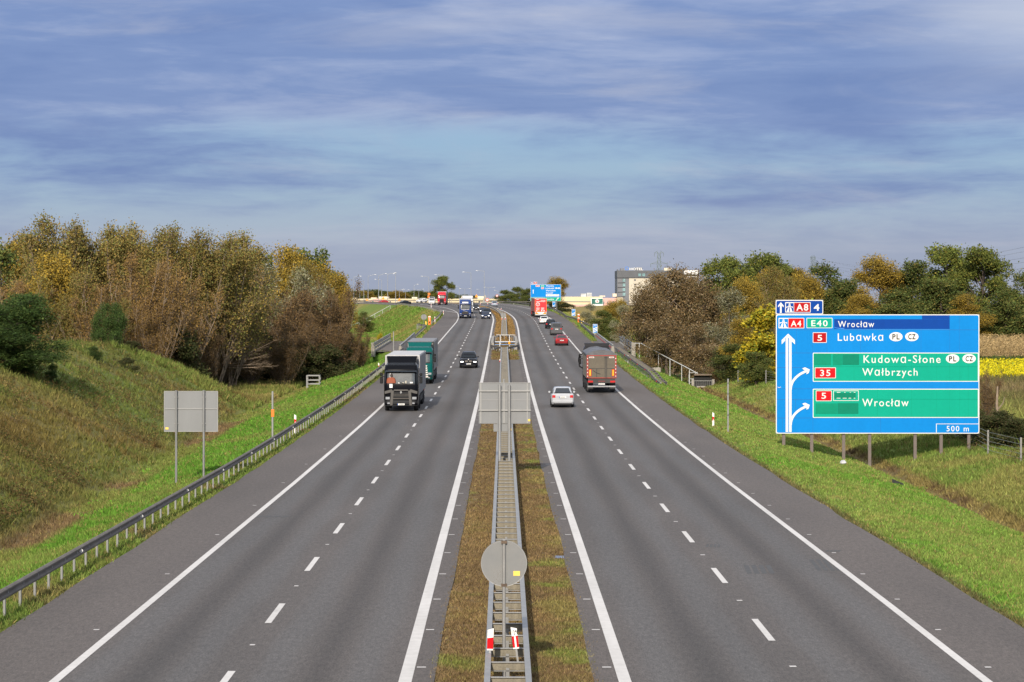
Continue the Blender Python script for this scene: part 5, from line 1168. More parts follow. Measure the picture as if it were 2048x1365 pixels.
# ------------------------------------------------------------------ plants
def leaf_mat(name, trans=.25):
    m = bpy.data.materials.new(name); m.use_nodes = True; t = NT(m.node_tree); b = t.n['Principled BSDF']; out = [n for n in t.n if n.type == 'OUTPUT_MATERIAL'][0]
    a = t.new('ShaderNodeVertexColor', layer_name='tint').outputs[0]
    oi = t.new('ShaderNodeObjectInfo').outputs['Random']; g = t.new('ShaderNodeNewGeometry').outputs['Random Per Island']
    k = t.math('MULTIPLY', t.math('MULTIPLY_ADD', oi, .35, .85), t.math('MULTIPLY_ADD', g, .6, .85))
    s = t.new('ShaderNodeVectorMath', operation='SCALE'); t.l.new(a, s.inputs[0]); t.l.new(k, s.inputs['Scale'])
    t.l.new(s.outputs[0], b.inputs['Base Color']); b.inputs['Roughness'].default_value = .75; b.inputs['Specular IOR Level'].default_value = .12
    tr = t.new('ShaderNodeBsdfTranslucent'); t.l.new(s.outputs[0], tr.inputs[0])
    mx = t.new('ShaderNodeMixShader'); mx.inputs[0].default_value = trans; t.l.new(b.outputs[0], mx.inputs[1]); t.l.new(tr.outputs[0], mx.inputs[2]); t.l.new(mx.outputs[0], out.inputs[0])
    return m
LEAF = leaf_mat('leaves'); BLADE = leaf_mat('grass_blades', .3)
BARK = mat('grey_brown_bark', (.12, .09, .065), .9, 0, .3, 2); BARKP = mat('pale_bark', (.22, .165, .115), .85, 0, .25, 3); BARKD = mat('dark_bark', (.05, .038, .028), .9, 0, .3, 2)
def tubes_np(segs):
    """segs: list of (points (k,3), radii (k,), sides) -> V, F"""
    V, F, o = [], [], 0
    for P, r, n in segs:
        P = np.asarray(P, float); T = np.gradient(P, axis=0); T /= np.linalg.norm(T, axis=1)[:, None] + 1e-9
        a = np.cross(T, np.where(np.abs(T[:, 2:3]) > .9, [[1., 0, 0]], [[0, 0, 1.]])); a /= np.linalg.norm(a, axis=1)[:, None] + 1e-9; b = np.cross(T, a)
        th = np.arange(n) * 2 * np.pi / n
        ring = P[:, None] + np.asarray(r)[:, None, None] * (a[:, None] * np.cos(th)[None, :, None] + b[:, None] * np.sin(th)[None, :, None])
        k = len(P); i = np.arange(k * n).reshape(k, n) + o; j = np.roll(i, -1, 1)
        F.append(np.stack([i[:-1], j[:-1], j[1:], i[1:]], -1).reshape(-1, 4)); V.append(ring.reshape(-1, 3)); o += k * n
    return np.concatenate(V), np.concatenate(F)
def leaves_np(rs, P, size, pal, wt, aspect=.6, droop=0., up=0.):
    n = len(P); s = size * rs.uniform(.6, 1.35, n)[:, None]
    A = rs.normal(size=(n, 3)); A[:, 2] = A[:, 2] * .7 - droop + up; A /= np.linalg.norm(A, axis=1)[:, None]
    Bv = np.cross(A, rs.normal(size=(n, 3))); Bv /= np.linalg.norm(Bv, axis=1)[:, None]
    V = np.stack([P - A * s * .5, P + Bv * s * aspect * .5 + A * s * .05, P + A * s * .5, P - Bv * s * aspect * .5 + A * s * .05], 1).reshape(-1, 3)
    F = np.arange(n * 4).reshape(n, 4); pal = np.array(pal); c = pal[rs.choice(len(pal), n, p=np.array(wt) / sum(wt))] * rs.uniform(.8, 1.2, n)[:, None]
    return V, F, np.repeat(c, 4, 0)
def tree_proto(kind, seed):
    """trunk and crown meshes of a tree about 10 m high; returns (trunk, crown)"""
    rs = np.random.RandomState(seed); K = KINDS[kind]; H = 10.; Rr = K['R']; segs = []; pts = []; cl = []
    if K['form'] == 'lobes':
        nst = K.get('stems', 1); base = K['base'] * H
        axes = []
        for s in range(nst):
            lean = rs.normal(size=2) * (.25 if nst == 1 else .9); z = np.linspace(0, H * .86, 7); f = z / z[-1]
            P = np.c_[f * lean[0] + rs.normal(size=7).cumsum() * .06, f * lean[1] + rs.normal(size=7).cumsum() * .06, z]; P[0, :2] = rs.normal(size=2) * (.0 if nst == 1 else .35)
            segs.append((P, K['tr'] * (1 - .88 * f) / (nst ** .5), 7)); axes.append(P)
        for i in range(K['lobes']):
            while True:
                q = rs.uniform(-1, 1, 3)
                if (q ** 2).sum() < 1: break
            q = q / (np.linalg.norm(q) + 1e-6) * np.linalg.norm(q) ** .5
            hz = (q[2] + 1) / 2; rr = Rr * (K['prof'](hz)); ang = rs.uniform(0, 6.283)
            rad = abs(q[0]) ** .5 * rr * .78; c = np.array([math.cos(ang) * rad, math.sin(ang) * rad, base + hz * (H * .94 - base)])
            lr = Rr * rs.uniform(*K['lr']) * (1 - .25 * hz)
            ax = axes[rs.randint(nst)]; zz_ = max(base * .6, c[2] - rad * .8 - .4); st = np.array([np.interp(zz_, ax[:, 2], ax[:, k]) for k in range(3)])
            md = (st + c) / 2 + np.array([0, 0, .25]) + rs.normal(size=3) * .15; segs.append((np.stack([st, md, c]), np.array([.10, .065, .03]) * K['tr'] * 4, 4))
            for j in range(K['clumps']):
                d = rs.normal(size=3); d[2] = d[2] * .8 + .15; d /= np.linalg.norm(d); e = c + d * lr * np.array([1, 1, .8]) * rs.uniform(.45, 1.05)
                if j % 2 == 0: segs.append((np.stack([c, (c + e) / 2 + rs.normal(size=3) * .08, e]), np.array([.022, .014, .006]), 3))
                cl.append(e)
        for e in cl: pts.append(e + rs.normal(size=(int(K['lv'] * 1.5), 3)) * K['cr'] * 1.1)
    else:   # upright: many slender rods fanning up from the ground
        nst = K['stems']
        for s in range(nst):
            a = rs.uniform(0, 6.283); t = rs.uniform(.03, K['fan']) ; top = H * rs.uniform(.68, 1.0); n = 7; f = np.linspace(0, 1, n)
            out = Rr * t * (f ** .8); sw = rs.normal(size=(n, 2)).cumsum(0) * .07
            P = np.c_[math.cos(a) * out + sw[:, 0] + rs.normal() * .25, math.sin(a) * out + sw[:, 1] + rs.normal() * .25, f * top]; segs.append((P, K['tr'] * rs.uniform(.6, 1.1) * (1 - .9 * f) + .012, 5))
            for j in range(K['br']):
                g = rs.uniform(K['base'], .95); st = np.array([np.interp(g, f, P[:, k]) for k in range(3)]); az = rs.uniform(0, 6.283); up = rs.uniform(.9, 2.0); L = K['bl'] * H * (1.15 - g) * rs.uniform(.6, 1.1)
                d = np.array([math.cos(az), math.sin(az), up]); d /= np.linalg.norm(d); m = st + d * L * .5 + rs.normal(size=3) * .08; e = st + d * L + np.array([0, 0, L * .22]) + rs.normal(size=3) * .1
                segs.append((np.stack([st, m, e]), np.array([.035, .022, .008]), 3))
                for q in range(K['tw']):
                    h = rs.uniform(.25, 1.); s0 = st * (1 - h) ** 1 + e * h; dd = d + rs.normal(size=3) * .45; dd[2] = abs(dd[2]) + .1; dd /= np.linalg.norm(dd); e2 = s0 + dd * L * rs.uniform(.25, .6)
                    segs.append((np.stack([s0, (s0 + e2) / 2 + rs.normal(size=3) * .04, e2]), np.array([.014, .010, .005]), 3))
                    dens = np.interp(e2[2] / H, K['lz'][0], K['lz'][1]); nl = rs.poisson(K['lv'] * dens)
                    if nl: w = rs.uniform(.2, 1.1, nl)[:, None]; pts.append(s0 * (1 - w) + e2 * w + rs.normal(size=(nl, 3)) * K['cr'])
    V, F = tubes_np(segs); tr = np_mesh('trunk', V, F, [K['bark']], smooth=True)
    P = np.concatenate(pts); V, F, c = leaves_np(rs, P, K['leaf'], K['pal'], K['wt'], K.get('asp', .6), K.get('droop', 0), K.get('up', 0))
    return tr, np_mesh('crown', V, F, [LEAF], col=c)
rnd = lambda h: math.sqrt(max(.05, 1 - (2 * h - .9) ** 2 / 1.35)); cone = lambda h: max(.12, 1.05 - h * .95); dome = lambda h: math.sqrt(max(.04, 1 - h ** 2.2 * .96))
KINDS = dict(
    oak=dict(form='lobes', R=4.0, base=.02, tr=.24, lobes=26, lr=(.26, .42), prof=rnd, clumps=34, lv=17, cr=.22, leaf=.23, bark=BARKD, pal=[(.075, .095, .022), (.105, .125, .026), (.14, .145, .03), (.19, .15, .03)], wt=[4, 4, 2, .8]),
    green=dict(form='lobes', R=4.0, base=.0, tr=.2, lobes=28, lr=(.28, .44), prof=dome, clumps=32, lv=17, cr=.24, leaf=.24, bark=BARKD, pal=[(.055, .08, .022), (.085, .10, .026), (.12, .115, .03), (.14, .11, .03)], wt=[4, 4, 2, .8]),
    golden=dict(form='lobes', R=3.9, base=.0, tr=.15, stems=2, lobes=27, lr=(.24, .40), prof=dome, clumps=34, lv=24, cr=.25, leaf=.165, bark=BARK, pal=[(.21, .145, .026), (.27, .18, .026), (.16, .125, .03), (.33, .23, .03), (.13, .10, .03)], wt=[4, 3, 3, 1, 2]),
    yellow=dict(form='lobes', R=3.6, base=.0, tr=.13, lobes=20, lr=(.26, .40), prof=dome, clumps=28, lv=18, cr=.26, leaf=.36, bark=BARK, pal=[(.36, .265, .016), (.31, .25, .026), (.22, .21, .02), (.14, .165, .02)], wt=[4, 4, 2.4, 1.8]),
    willow=dict(form='lobes', R=4.6, base=.0, tr=.14, stems=4, lobes=28, lr=(.24, .40), prof=dome, clumps=34, lv=15, cr=.27, leaf=.23, asp=.4, bark=BARK, pal=[(.14, .092, .042), (.18, .12, .055), (.095, .075, .038), (.34, .27, .18), (.13, .105, .045)], wt=[4, 3.5, 3, 1.0, 2], droop=.2),
    silver=dict(form='lobes', R=3.9, base=.04, tr=.13, stems=3, lobes=22, lr=(.24, .38), prof=dome, clumps=30, lv=16, cr=.26, leaf=.25, asp=.35, bark=BARK, pal=[(.19, .185, .11), (.27, .26, .18), (.13, .13, .06), (.15, .125, .06)], wt=[4, 2.0, 3, 2.4], up=.3),
    poplar=dict(form='rods', R=3.9, stems=9, fan=1.0, tr=.045, br=14, bl=.34, tw=6, base=.18, lv=30, cr=.27, leaf=.14, lz=([0, .25, .5, .75, 1], [.35, .7, 1., 1.25, 1.1]), bark=BARKP, pal=[(.195, .14, .042), (.155, .115, .04), (.24, .175, .042), (.14, .13, .04), (.14, .145, .04)], wt=[3, 3, 1.6, 2.2, 2.4]),
    rods=dict(form='rods', R=4.6, stems=11, fan=1.0, tr=.05, br=14, bl=.34, tw=6, base=.12, lv=17, cr=.24, leaf=.14, lz=([0, .3, .6, .8, 1], [.6, .8, 1., 1.0, .9]), bark=BARKP, pal=[(.17, .105, .04), (.21, .13, .042), (.13, .085, .038), (.25, .16, .04)], wt=[4, 3, 3, 1.4]),
    scrub=dict(form='rods', R=5.4, stems=13, fan=1.0, tr=.045, br=13, bl=.34, tw=6, base=.05, lv=17.0, cr=.27, leaf=.165, lz=([0, .3, .6, 1], [.9, 1, 1, .9]), bark=BARK, pal=[(.115, .072, .034), (.15, .093, .042), (.085, .06, .03), (.18, .115, .045)], wt=[4, 3, 3, 1.3]),
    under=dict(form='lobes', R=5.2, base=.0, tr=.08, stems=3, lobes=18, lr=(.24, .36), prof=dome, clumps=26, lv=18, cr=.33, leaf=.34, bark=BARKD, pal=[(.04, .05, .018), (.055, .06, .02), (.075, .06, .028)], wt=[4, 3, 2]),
    robinia=dict(form='lobes', R=5.0, base=-.06, tr=.08, stems=4, lobes=34, lr=(.26, .42), prof=dome, clumps=36, lv=18, cr=.22, leaf=.24, asp=.35, bark=BARKD, pal=[(.03, .055, .015), (.045, .075, .018), (.07, .095, .024)], wt=[4, 3, 1], droop=.3),
    pine=dict(form='lobes', R=3.4, base=.05, tr=.2, lobes=15, lr=(.2, .34), prof=cone, clumps=24, lv=14, cr=.18, leaf=.3, asp=.35, bark=BARKD, pal=[(.06, .065, .03), (.085, .08, .036), (.11, .09, .036)], wt=[4, 3, 1.5]))
BARE = dict(form='rods', R=5, stems=5, fan=1, tr=.09, br=9, bl=.34, tw=7, base=.2, lv=.12, cr=.1, leaf=.14, lz=([0, 1], [1, 1]), bark=BARKP, pal=[(.2, .15, .05)], wt=[1])
PROTO = {}
def proto(kind, v):
    if (kind, v) not in PROTO: 
        a = tree_proto(kind, 100 + 17 * v + sum(map(ord, kind))); n = len(a[1].vertices); co = np.empty(n * 3, np.float32); a[1].vertices.foreach_get('co', co); co = co.reshape(-1, 3)
        PROTO[kind, v] = (*a, float(np.percentile(co[:, 2], 99.7)), float(np.percentile(np.hypot(co[:, 0], co[:, 1]), 94)))
    return PROTO[kind, v]
RW = dict(oak=3.7, green=3.6, golden=3.2, yellow=3.8, willow=4.7, silver=4.0, poplar=3.2, rods=4.2, scrub=5.2, under=5.2, robinia=5.4, pine=3.3)
SXMIN = dict(robinia=.6, poplar=.85, rods=.75, oak=.95, golden=.8, green=.85, willow=.75, silver=.8, scrub=.62)
_tr = random.Random(5)
def tree(kind, px, d, top, wpx, label, v=None, name='tree', cat='tree', group=None, sink=.15):
    """stands at picture column px, distance d; its top reaches row top, crown about wpx columns wide"""
    x = (px - 1024) * d / FOC; g = float(ground(x, d)); h = CAM_H - (top - HOR) * d / FOC - g; v = _tr.randrange(3) if v is None else v
    tr, cr, ph, pw = proto(kind, v); r = thing(name, label, cat, (x, d, g - sink), (0, 0, _tr.uniform(0, 6.28)), group)
    sc = (h + sink) / ph; sx = max(1.0 * wpx * d / FOC / 2 / pw, sc * SXMIN.get(kind, .6)); r.scale = (sx, sx, sc)
    link('trunk', tr, r); link('crown', cr, r); return r
LW = 'trees of the autumn wood on the left'; LS = 'brown thicket shrubs below the left wood'; RWg = 'trees of the wood behind the big sign'
for a in [
    ('green', 8, 285, 498, 120, 'dark green broadleaf tree at the left edge of the picture'), ('green', 88, 292, 540, 130, 'dense dark green tree behind the golden poplar on the left'),
    ('golden', 46, 298, 476, 66, 'small yellow-green tree top rising above the dark green left trees'), ('poplar', 100, 262, 470, 96, 'olive-brown poplar left of the tallest tree in the wood'),
    ('poplar', 142, 255, 436, 96, 'tallest tree of the left wood, olive poplar with a sparse twiggy top'), ('poplar', 182, 258, 452, 84, 'sparse poplar right of the tallest tree of the left wood'),
    ('poplar', 222, 262, 453, 84, 'yellow-olive poplar with a rounded top, between two sparse neighbours'), ('poplar', 268, 262, 456, 96, 'yellow-topped poplar with pale bare stems below it'),
    ('poplar', 328, 258, 460, 90, 'brown-olive poplar with dense top near the middle of the left wood'), ('poplar', 382, 258, 458, 84, 'slender poplar with wispy top right of the brown-olive one'),
    ('golden', 372, 268, 485, 90, 'golden brown tree filling the gap under the wispy poplar'), ('poplar', 425, 262, 476, 80, 'brown poplar near the right shoulder of the tall trees'),
    ('poplar', 455, 268, 470, 56, 'narrow brown poplar at the right end of the tall trees'),
    ('golden', 118, 240, 508, 120, 'bright golden bushy tree in front of the tall poplars'), ('poplar', 150, 236, 545, 150, 'orange-yellow poplar with pale forked stems on the mound'), ('rods', 30, 238, 560, 150, 'orange-brown twiggy tree above the dark green bush'),
    ('rods', 195, 234, 560, 130, 'brown twiggy tree on the mound crest with leaning pale stems'), ('rods', 250, 240, 505, 140, 'reddish brown bare-stemmed tree under the yellow-topped poplar'),
    ('rods', 300, 240, 535, 140, 'dense brown twiggy tree above the right slope of the mound'), ('rods', 352, 246, 520, 150, 'brown tree with long pale slanting stems, centre of the left wood'),
    ('rods', 405, 262, 505, 150, 'large fan of pale leaning rods at the right of the mound'), ('rods', 450, 278, 520, 140, 'brown twiggy tree standing right of the large fan of pale rods'), ('poplar', 208, 236, 600, 90, 'low yellowish sapling poplar beside the small dark green bush'),
    ('golden', 180, 246, 585, 90, 'small golden bush tree among the bare stems'), ('rods', 285, 236, 610, 120, 'low orange-brown rods just right of the small dark green bush'),
    ('green', 505, 330, 507, 70, 'dark green tree top peeping out between brown and silver trees'), ('golden', 578, 322, 496, 92, 'orange-brown round tree above the silver willow'), ('green', 612, 328, 502, 76, 'fresh green tree between two golden ones, right part of the wood'),
    ('golden', 630, 322, 527, 76, 'golden tree right of the fresh green one'), ('silver', 535, 300, 524, 100, 'silver-grey willow in the middle of the brown thicket'), ('golden', 490, 302, 530, 80, 'yellow-olive tree left of the silver willow'),
    ('silver', 608, 304, 540, 110, 'pale grey willow with bare stems right of the silver willow'), ('poplar', 636, 316, 528, 60, 'pointed olive-brown poplar near the right end of the left wood'), ('golden', 668, 318, 548, 46, 'olive tree closing the left wood beside the far lamps'),
    ('silver', 640, 306, 575, 70, 'silvery bush tree low at the right end of the wood'), ('scrub', 668, 306, 562, 60, 'sparse brown poplar in front of the olive end tree')]:
    tree(*a, group=LW)
for a in [
    ('scrub', 448, 268, 660, 100, 'brown scrub bush in front of the shadows under the pale rods'), ('scrub', 500, 276, 668, 100, 'brown scrub bush left of the fallen pale branch'), ('scrub', 565, 278, 676, 100, 'brown scrub bush right of the fallen pale branch'), ('scrub', 400, 252, 650, 90, 'brown scrub bush beside the end of the mound'), ('scrub', 470, 292, 585, 130, 'brown scrub bush right of the fan of pale rods'), ('scrub', 520, 298, 578, 130, 'brown scrub bush under the silver willow'), ('scrub', 570, 298, 590, 130, 'brown scrub bush in the middle of the thicket'),
    ('scrub', 622, 302, 580, 130, 'brown scrub bush under the pale grey willow'), ('scrub', 655, 306, 590, 90, 'rusty brown scrub bush near the thicket end'), ('scrub', 694, 306, 634, 64, 'brown scrub bush sloping down towards the bridge'),
    ('scrub', 722, 309, 668, 44, 'low brown scrub bush at the bridge parapet'), ('scrub', 600, 290, 640, 120, 'dark brown scrub bush above the metal cage on the meadow'), ('scrub', 655, 294, 645, 110, 'grey-brown scrub bush beside the metal cage on the meadow')]:
    tree(*a, name='shrub', cat='shrub', group=LS)
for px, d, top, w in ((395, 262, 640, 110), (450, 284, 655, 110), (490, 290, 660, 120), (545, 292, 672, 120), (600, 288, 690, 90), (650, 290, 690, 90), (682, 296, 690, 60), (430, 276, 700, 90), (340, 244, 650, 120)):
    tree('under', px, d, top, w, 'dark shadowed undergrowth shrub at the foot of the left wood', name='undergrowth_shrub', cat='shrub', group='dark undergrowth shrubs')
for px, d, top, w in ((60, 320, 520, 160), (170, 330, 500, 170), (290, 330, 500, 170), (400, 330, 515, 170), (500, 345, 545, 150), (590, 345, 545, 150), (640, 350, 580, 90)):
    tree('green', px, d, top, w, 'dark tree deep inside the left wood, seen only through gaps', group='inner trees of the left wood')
tree('robinia', 22, spot(40, 742), 590, 200, 'large dark green feathery bush on the mound at the left edge', name='bush', cat='bush')
tree('robinia', 8, spot(30, 748), 650, 190, 'lower dark green feathery bush spreading beneath the larger one at the left edge', name='bush', cat='bush')
tree('robinia', 220, 228, 608, 56, 'small dark green bush standing among pale stems on the mound crest', name='bush', cat='bush')
for a in [('robinia', 104, spot(104, 768), 728, 30, 'dark green sapling on the mound face below the big bush'), ('robinia', 45, spot(45, 748), 712, 44, 'feathery green sapling at the foot of the big bush'), ('robinia', 188, spot(188, 718), 694, 34, 'pale green sapling near the mound crest'), ('under', 255, spot(255, 740), 716, 44, 'dark weed clump high on the mound face'),
          ('under', 352, spot(352, 806), 782, 36, 'dark weed clump on the mound above the grey sign'), ('under', 264, spot(264, 706), 682, 36, 'leafy dark shrub on top of the mound')]: tree(*a, name='sapling', cat='sapling')
# right side
for a in [
    ('willow', 1296, 322, 572, 116, 'brown willow with pale leaf tips nearest the bridge parapet'), ('willow', 1345, 326, 536, 132, 'tallest brown willow right of the bridge, in front of the hotel'), ('willow', 1316, 330, 548, 110, 'brown willow hiding the lower floors of the hotel'), ('willow', 1374, 332, 546, 120, 'brown willow in front of the white roof box of the hotel'), ('willow', 1402, 326, 560, 116, 'olive-brown willow at the right of the tallest willow'),
    ('willow', 1330, 308, 640, 116, 'low brown willow behind the long white hand rail'), ('willow', 1396, 306, 650, 100, 'low dark willow above the metal cage on the right'), ('silver', 1462, 316, 578, 96, 'silvery willow right of the brown willows'),
    ('silver', 1246, 352, 610, 44, 'pale silver bush left of the brown willows beside the parapet')]: tree(*a, group='willows right of the bridge')
for a in [
    ('oak', 1452, 425, 516, 104, 'tall dark oak with open branches above the brown willows'), ('oak', 1532, 440, 509, 110, 'second tall open oak above the golden trees left of the big sign'), ('golden', 1492, 372, 556, 84, 'golden tree below the tall dark oak'),
    ('golden', 1540, 378, 540, 96, 'golden brown tree left of the bare-stemmed one behind the A8 plate'), ('poplar', 1572, 360, 535, 92, 'bare-stemmed pale brown tree above the A8 plate'), ('golden', 1610, 384, 550, 84, 'brown-gold tree just right of the A8 plate'),
    ('green', 1436, 432, 556, 110, 'dark green tree filling the gap left of the tall dark oak'), ('green', 1496, 445, 540, 110, 'green tree between the two tall oaks'), ('golden', 1590, 440, 538, 110, 'olive-gold tree behind the bare-stemmed one'), ('green', 1642, 430, 532, 130, 'rounded dark green tree above the top edge of the big sign'), ('green', 1690, 425, 560, 96, 'lower dark green tree left of the golden crown behind the sign'), ('golden', 1758, 440, 514, 118, 'large golden-brown crown behind the middle of the big sign'),
    ('green', 1832, 440, 524, 110, 'dark green crown right of the large golden-brown one'), ('oak', 1895, 452, 494, 118, 'tallest light green tree above the right end of the sign'), ('oak', 1965, 436, 497, 110, 'olive brown tree right of the tallest light green one'),
    ('green', 2042, 440, 548, 90, 'dark green tree at the right edge of the picture'), ('golden', 1722, 418, 590, 90, 'low golden bush showing above the sign face'), ('green', 1790, 420, 585, 120, 'low dark green bush tree above the sign face'), ('green', 1880, 425, 560, 120, 'dense dark tree behind the right third of the sign'), ('golden', 1935, 420, 590, 90, 'yellowish tree low behind the right corner of the sign'), ('green', 2005, 424, 580, 100, 'dark tree behind the maize field')]: tree(*a, group=RWg)
for a in [('yellow', 1538, 274, 618, 118, 'bright yellow tree beside the left edge of the big sign'), ('yellow', 1600, 300, 606, 90, 'yellow tree top showing right of the A8 plate'), ('green', 1470, 292, 690, 90, 'dark green shrub left of the bright yellow tree'), ('golden', 1482, 300, 640, 80, 'yellow-green shrub tree left of the bright yellow tree'),
          ('green', 1512, 268, 705, 70, 'green shrub at the foot of the bright yellow tree'), ('under', 1445, 302, 700, 60, 'dark shrub in the shade right of the low willows')]: tree(*a)
for a in [('under', 1990, 152, 822, 90, 'dark bramble bush along the wire fence right of the sign'), ('under', 2046, 150, 838, 90, 'bramble bush at the right picture edge by the fence'), ('under', 1950, 158, 815, 60, 'bramble bush half behind the right end of the sign'), ('scrub', 1975, 170, 742, 44, 'thin brown shrub beside the right edge of the sign')]: tree(*a, name='bramble', cat='bush')
tree('scrub', 1428, 297, 736, 40, 'ivy-like growth over the little culvert gate', name='creeper', cat='bush')
for a in [('golden', 1222, 430, 604, 50, 'olive green bush on the verge below the pink building'), ('green', 1206, 415, 622, 54, 'dark green bush on the verge left of the willows'), ('silver', 1180, 470, 608, 40, 'pale bush at the left end of the verge bushes'), ('green', 1232, 390, 640, 40, 'green bush close behind the bridge parapet'), ('golden', 1240, 440, 600, 46, 'yellowish bush in front of the hotel')]: tree(*a, name='bush', cat='bush')
for a in [('golden', 1114, 720, 555, 50, 'yellow-green tree behind the distant direction sign'), ('oak', 884, 850, 553, 46, 'dark irregular tree standing alone beyond the ramp'), ('green', 1012, 860, 581, 44, 'left dark green bush beyond the far bend'), ('green', 1036, 850, 575, 44, 'middle dark green bush beyond the far bend'), ('green', 1056, 840, 578, 36, 'right dark green bush beyond the far bend')]: tree(*a)
for a in [('under', 1112, 690, 604, 40, 'dark shrub below the distant direction sign'), ('under', 1132, 680, 606, 34, 'brown-green shrub right of the distant direction sign'), ('green', 726, 655, 625, 40, 'green shrub on the far hillside beside the stairs'), ('yellow', 760, 405, 668, 14, 'orange-yellow shrub above the bridge parapet on the far hillside')]: tree(*a, name='shrub', cat='shrub')
for i, (px, top, w) in enumerate([(700, 584, 30), (722, 582, 34), (744, 580, 34), (768, 583, 30), (790, 582, 34), (812, 585, 30), (834, 582, 34), (856, 584, 30), (905, 588, 30), (925, 590, 26), (682, 586, 30), (945, 592, 24), (711, 583, 30), (733, 584, 28), (756, 582, 32), (779, 584, 28), (801, 585, 28), (823, 584, 30), (845, 585, 30), (868, 586, 28), (888, 588, 28)]):
    tree('golden' if i % 3 == 1 else 'green', px, 1500 + 30 * (i % 4), top, w * 1.6, 'distant autumn tree on the skyline behind the shopping centre', group='skyline trees behind the shopping centre')
# fallen pale branch in front of the thicket
KINDS['bare'] = BARE; RW['bare'] = 5.; x, d = (505 - 1024) * 266 / FOC, 266.
tr, cr = tree_proto('bare', 9); r = thing('fallen_branch', 'pale bare fallen branch lying in front of the dark undergrowth', 'branch', (x - 2.6, d, float(ground(x, d)) + 2.6), (R(12), R(76), R(8))); r.scale = (.42, .42, .62); link('twigs', tr, r); link('withered_leaves', cr, r)

# ------------------------------------------------------------------ grass
def grass(N, seed, dmin, dmax, xf, hf, name, wk=1., power=2.):
    rs = np.random.RandomState(seed); u = rs.rand(N); d = (dmin ** (1 - power) + u * (dmax ** (1 - power) - dmin ** (1 - power))) ** (1 / (1 - power))
    lo, hi = xf(d); lo = np.maximum(lo, -.2155 * d - 4); hi = np.minimum(hi, .2155 * d + 4); ok = hi > lo; d, lo, hi = d[ok], lo[ok], hi[ok]; keep = rs.rand(len(d)) < (hi - lo) / (hi - lo).max(); d, lo, hi = d[keep], lo[keep], hi[keep]
    x = lo + rs.rand(len(d)) * (hi - lo); n1 = fbm(x, d, 3.2, 71); k2 = rs.rand(len(d)) < .25 + n1 * 1.3; x, d = x[k2], d[k2]; n = len(x)
    h = hf(x, d) * rs.uniform(.55, 1.3, n); z = ground(x, d) - .03; c = zonecol(x, d) * rs.uniform(.72, 1.5, (n, 1)); straw = rs.rand(n) < .10; c[straw] = np.array((.21, .165, .06)) * rs.uniform(.7, 1.2, (straw.sum(), 1))
    V = []; C = []
    for k in range(3):
        a = rs.uniform(0, 6.283, n); w = (.012 + .00022 * d) * wk * rs.uniform(.7, 1.3, n); l = h * rs.uniform(.25, .8, n); b = rs.uniform(0, 6.283, n); ox, oy = rs.normal(size=(2, n)) * .05
        p0 = np.c_[x + ox - np.cos(a) * w, d + oy - np.sin(a) * w, z]; p1 = np.c_[x + ox + np.cos(a) * w, d + oy + np.sin(a) * w, z]; p2 = np.c_[x + ox + np.cos(b) * l, d + oy + np.sin(b) * l, z + h * rs.uniform(.7, 1.1, n)]
        V.append(np.stack([p0, p1, p2], 1).reshape(-1, 3)); C.append(np.repeat(c, 3, 0))
    V = np.concatenate(V); tag(link(name, np_mesh(name, V, np.arange(len(V)).reshape(-1, 3), [BLADE], col=np.concatenate(C))), kind='stuff')
med_l = lambda d: line('LI', d) + .55; med_r = lambda d: line('RI', d) - .55
grass(52000, 1, 47, 180, lambda d: (med_l(d), med_r(d)), lambda x, d: .10 + 0 * d, 'grass')
grass(12000, 2, 290, 640, lambda d: (med_l(d), med_r(d)), lambda x, d: .16 + 0 * d, 'grass', 1.2)
grass(90000, 3, 56, 318, lambda d: (DITCH_L(d) - .5, PL(d) - .05), lambda x, d: .13 + .10 * fbm(x, d, 2, 5), 'grass')
grass(95000, 4, 70, 236, lambda d: (-52 + 0 * d, DITCH_L(d) - .5), lambda x, d: .15 + .42 * fbm(x, d, 3, 8) ** 1.5, 'grass', .9)
grass(40000, 5, 215, 300, lambda d: (-48 + 0 * d, DITCH_L(d) - .5), lambda x, d: .35 + .5 * fbm(x, d, 4, 8), 'grass', 1.2, 1.01)
grass(95000, 6, 56, 318, lambda d: (line('RP', d) + .05, 23.2 + 0 * d), lambda x, d: .09 + .10 * fbm(x, d, 2, 5), 'grass')
grass(60000, 7, 95, 300, lambda d: (22.6 + 0 * d, 36 + 0 * d), lambda x, d: .15 + .25 * fbm(x, d, 3, 8), 'grass')
grass(26000, 8, 150, 262, lambda d: (31 + 0 * d, 58 + 0 * d), lambda x, d: .5 + .7 * fbm(x, d, 3, 8), 'grass', 1.3, 1.5)
grass(40000, 9, 360, 720, lambda d: (plat_l(d) - 20, PL(d) - .3), lambda x, d: .25 + .3 * fbm(x, d, 5, 8), 'grass', 1.1)
grass(40000, 10, 360, 700, lambda d: (line('RP', d) + .5, line('RP', d) + 24), lambda x, d: .2 + .25 * fbm(x, d, 5, 8), 'grass', 1.1)
def weeds(N, seed, xf, d0, d1, hgt, pal, wt):
    rs = np.random.RandomState(seed); d = d0 + (d1 - d0) * rs.rand(N); lo, hi = xf(d); lo = np.maximum(lo, -.2155 * d - 1); hi = np.minimum(hi, .2155 * d + 1); x = lo + rs.rand(N) * (hi - lo); k = (fbm(x, d, 5, 91) > .54) & (hi > lo); x, d = x[k], d[k]; n = len(x); m = 26
    h = hgt * rs.uniform(.5, 1.4, n); P = np.repeat(np.c_[x, d, ground(x, d)], m, 0) + np.c_[rs.normal(size=(n * m, 2)) * .16, rs.rand(n * m) * np.repeat(h, m)]
    V, F, c = leaves_np(rs, P, .13, pal, wt, .4, 0, .6); tag(link('weeds', np_mesh('weeds', V, F, [LEAF], col=c)), kind='stuff')
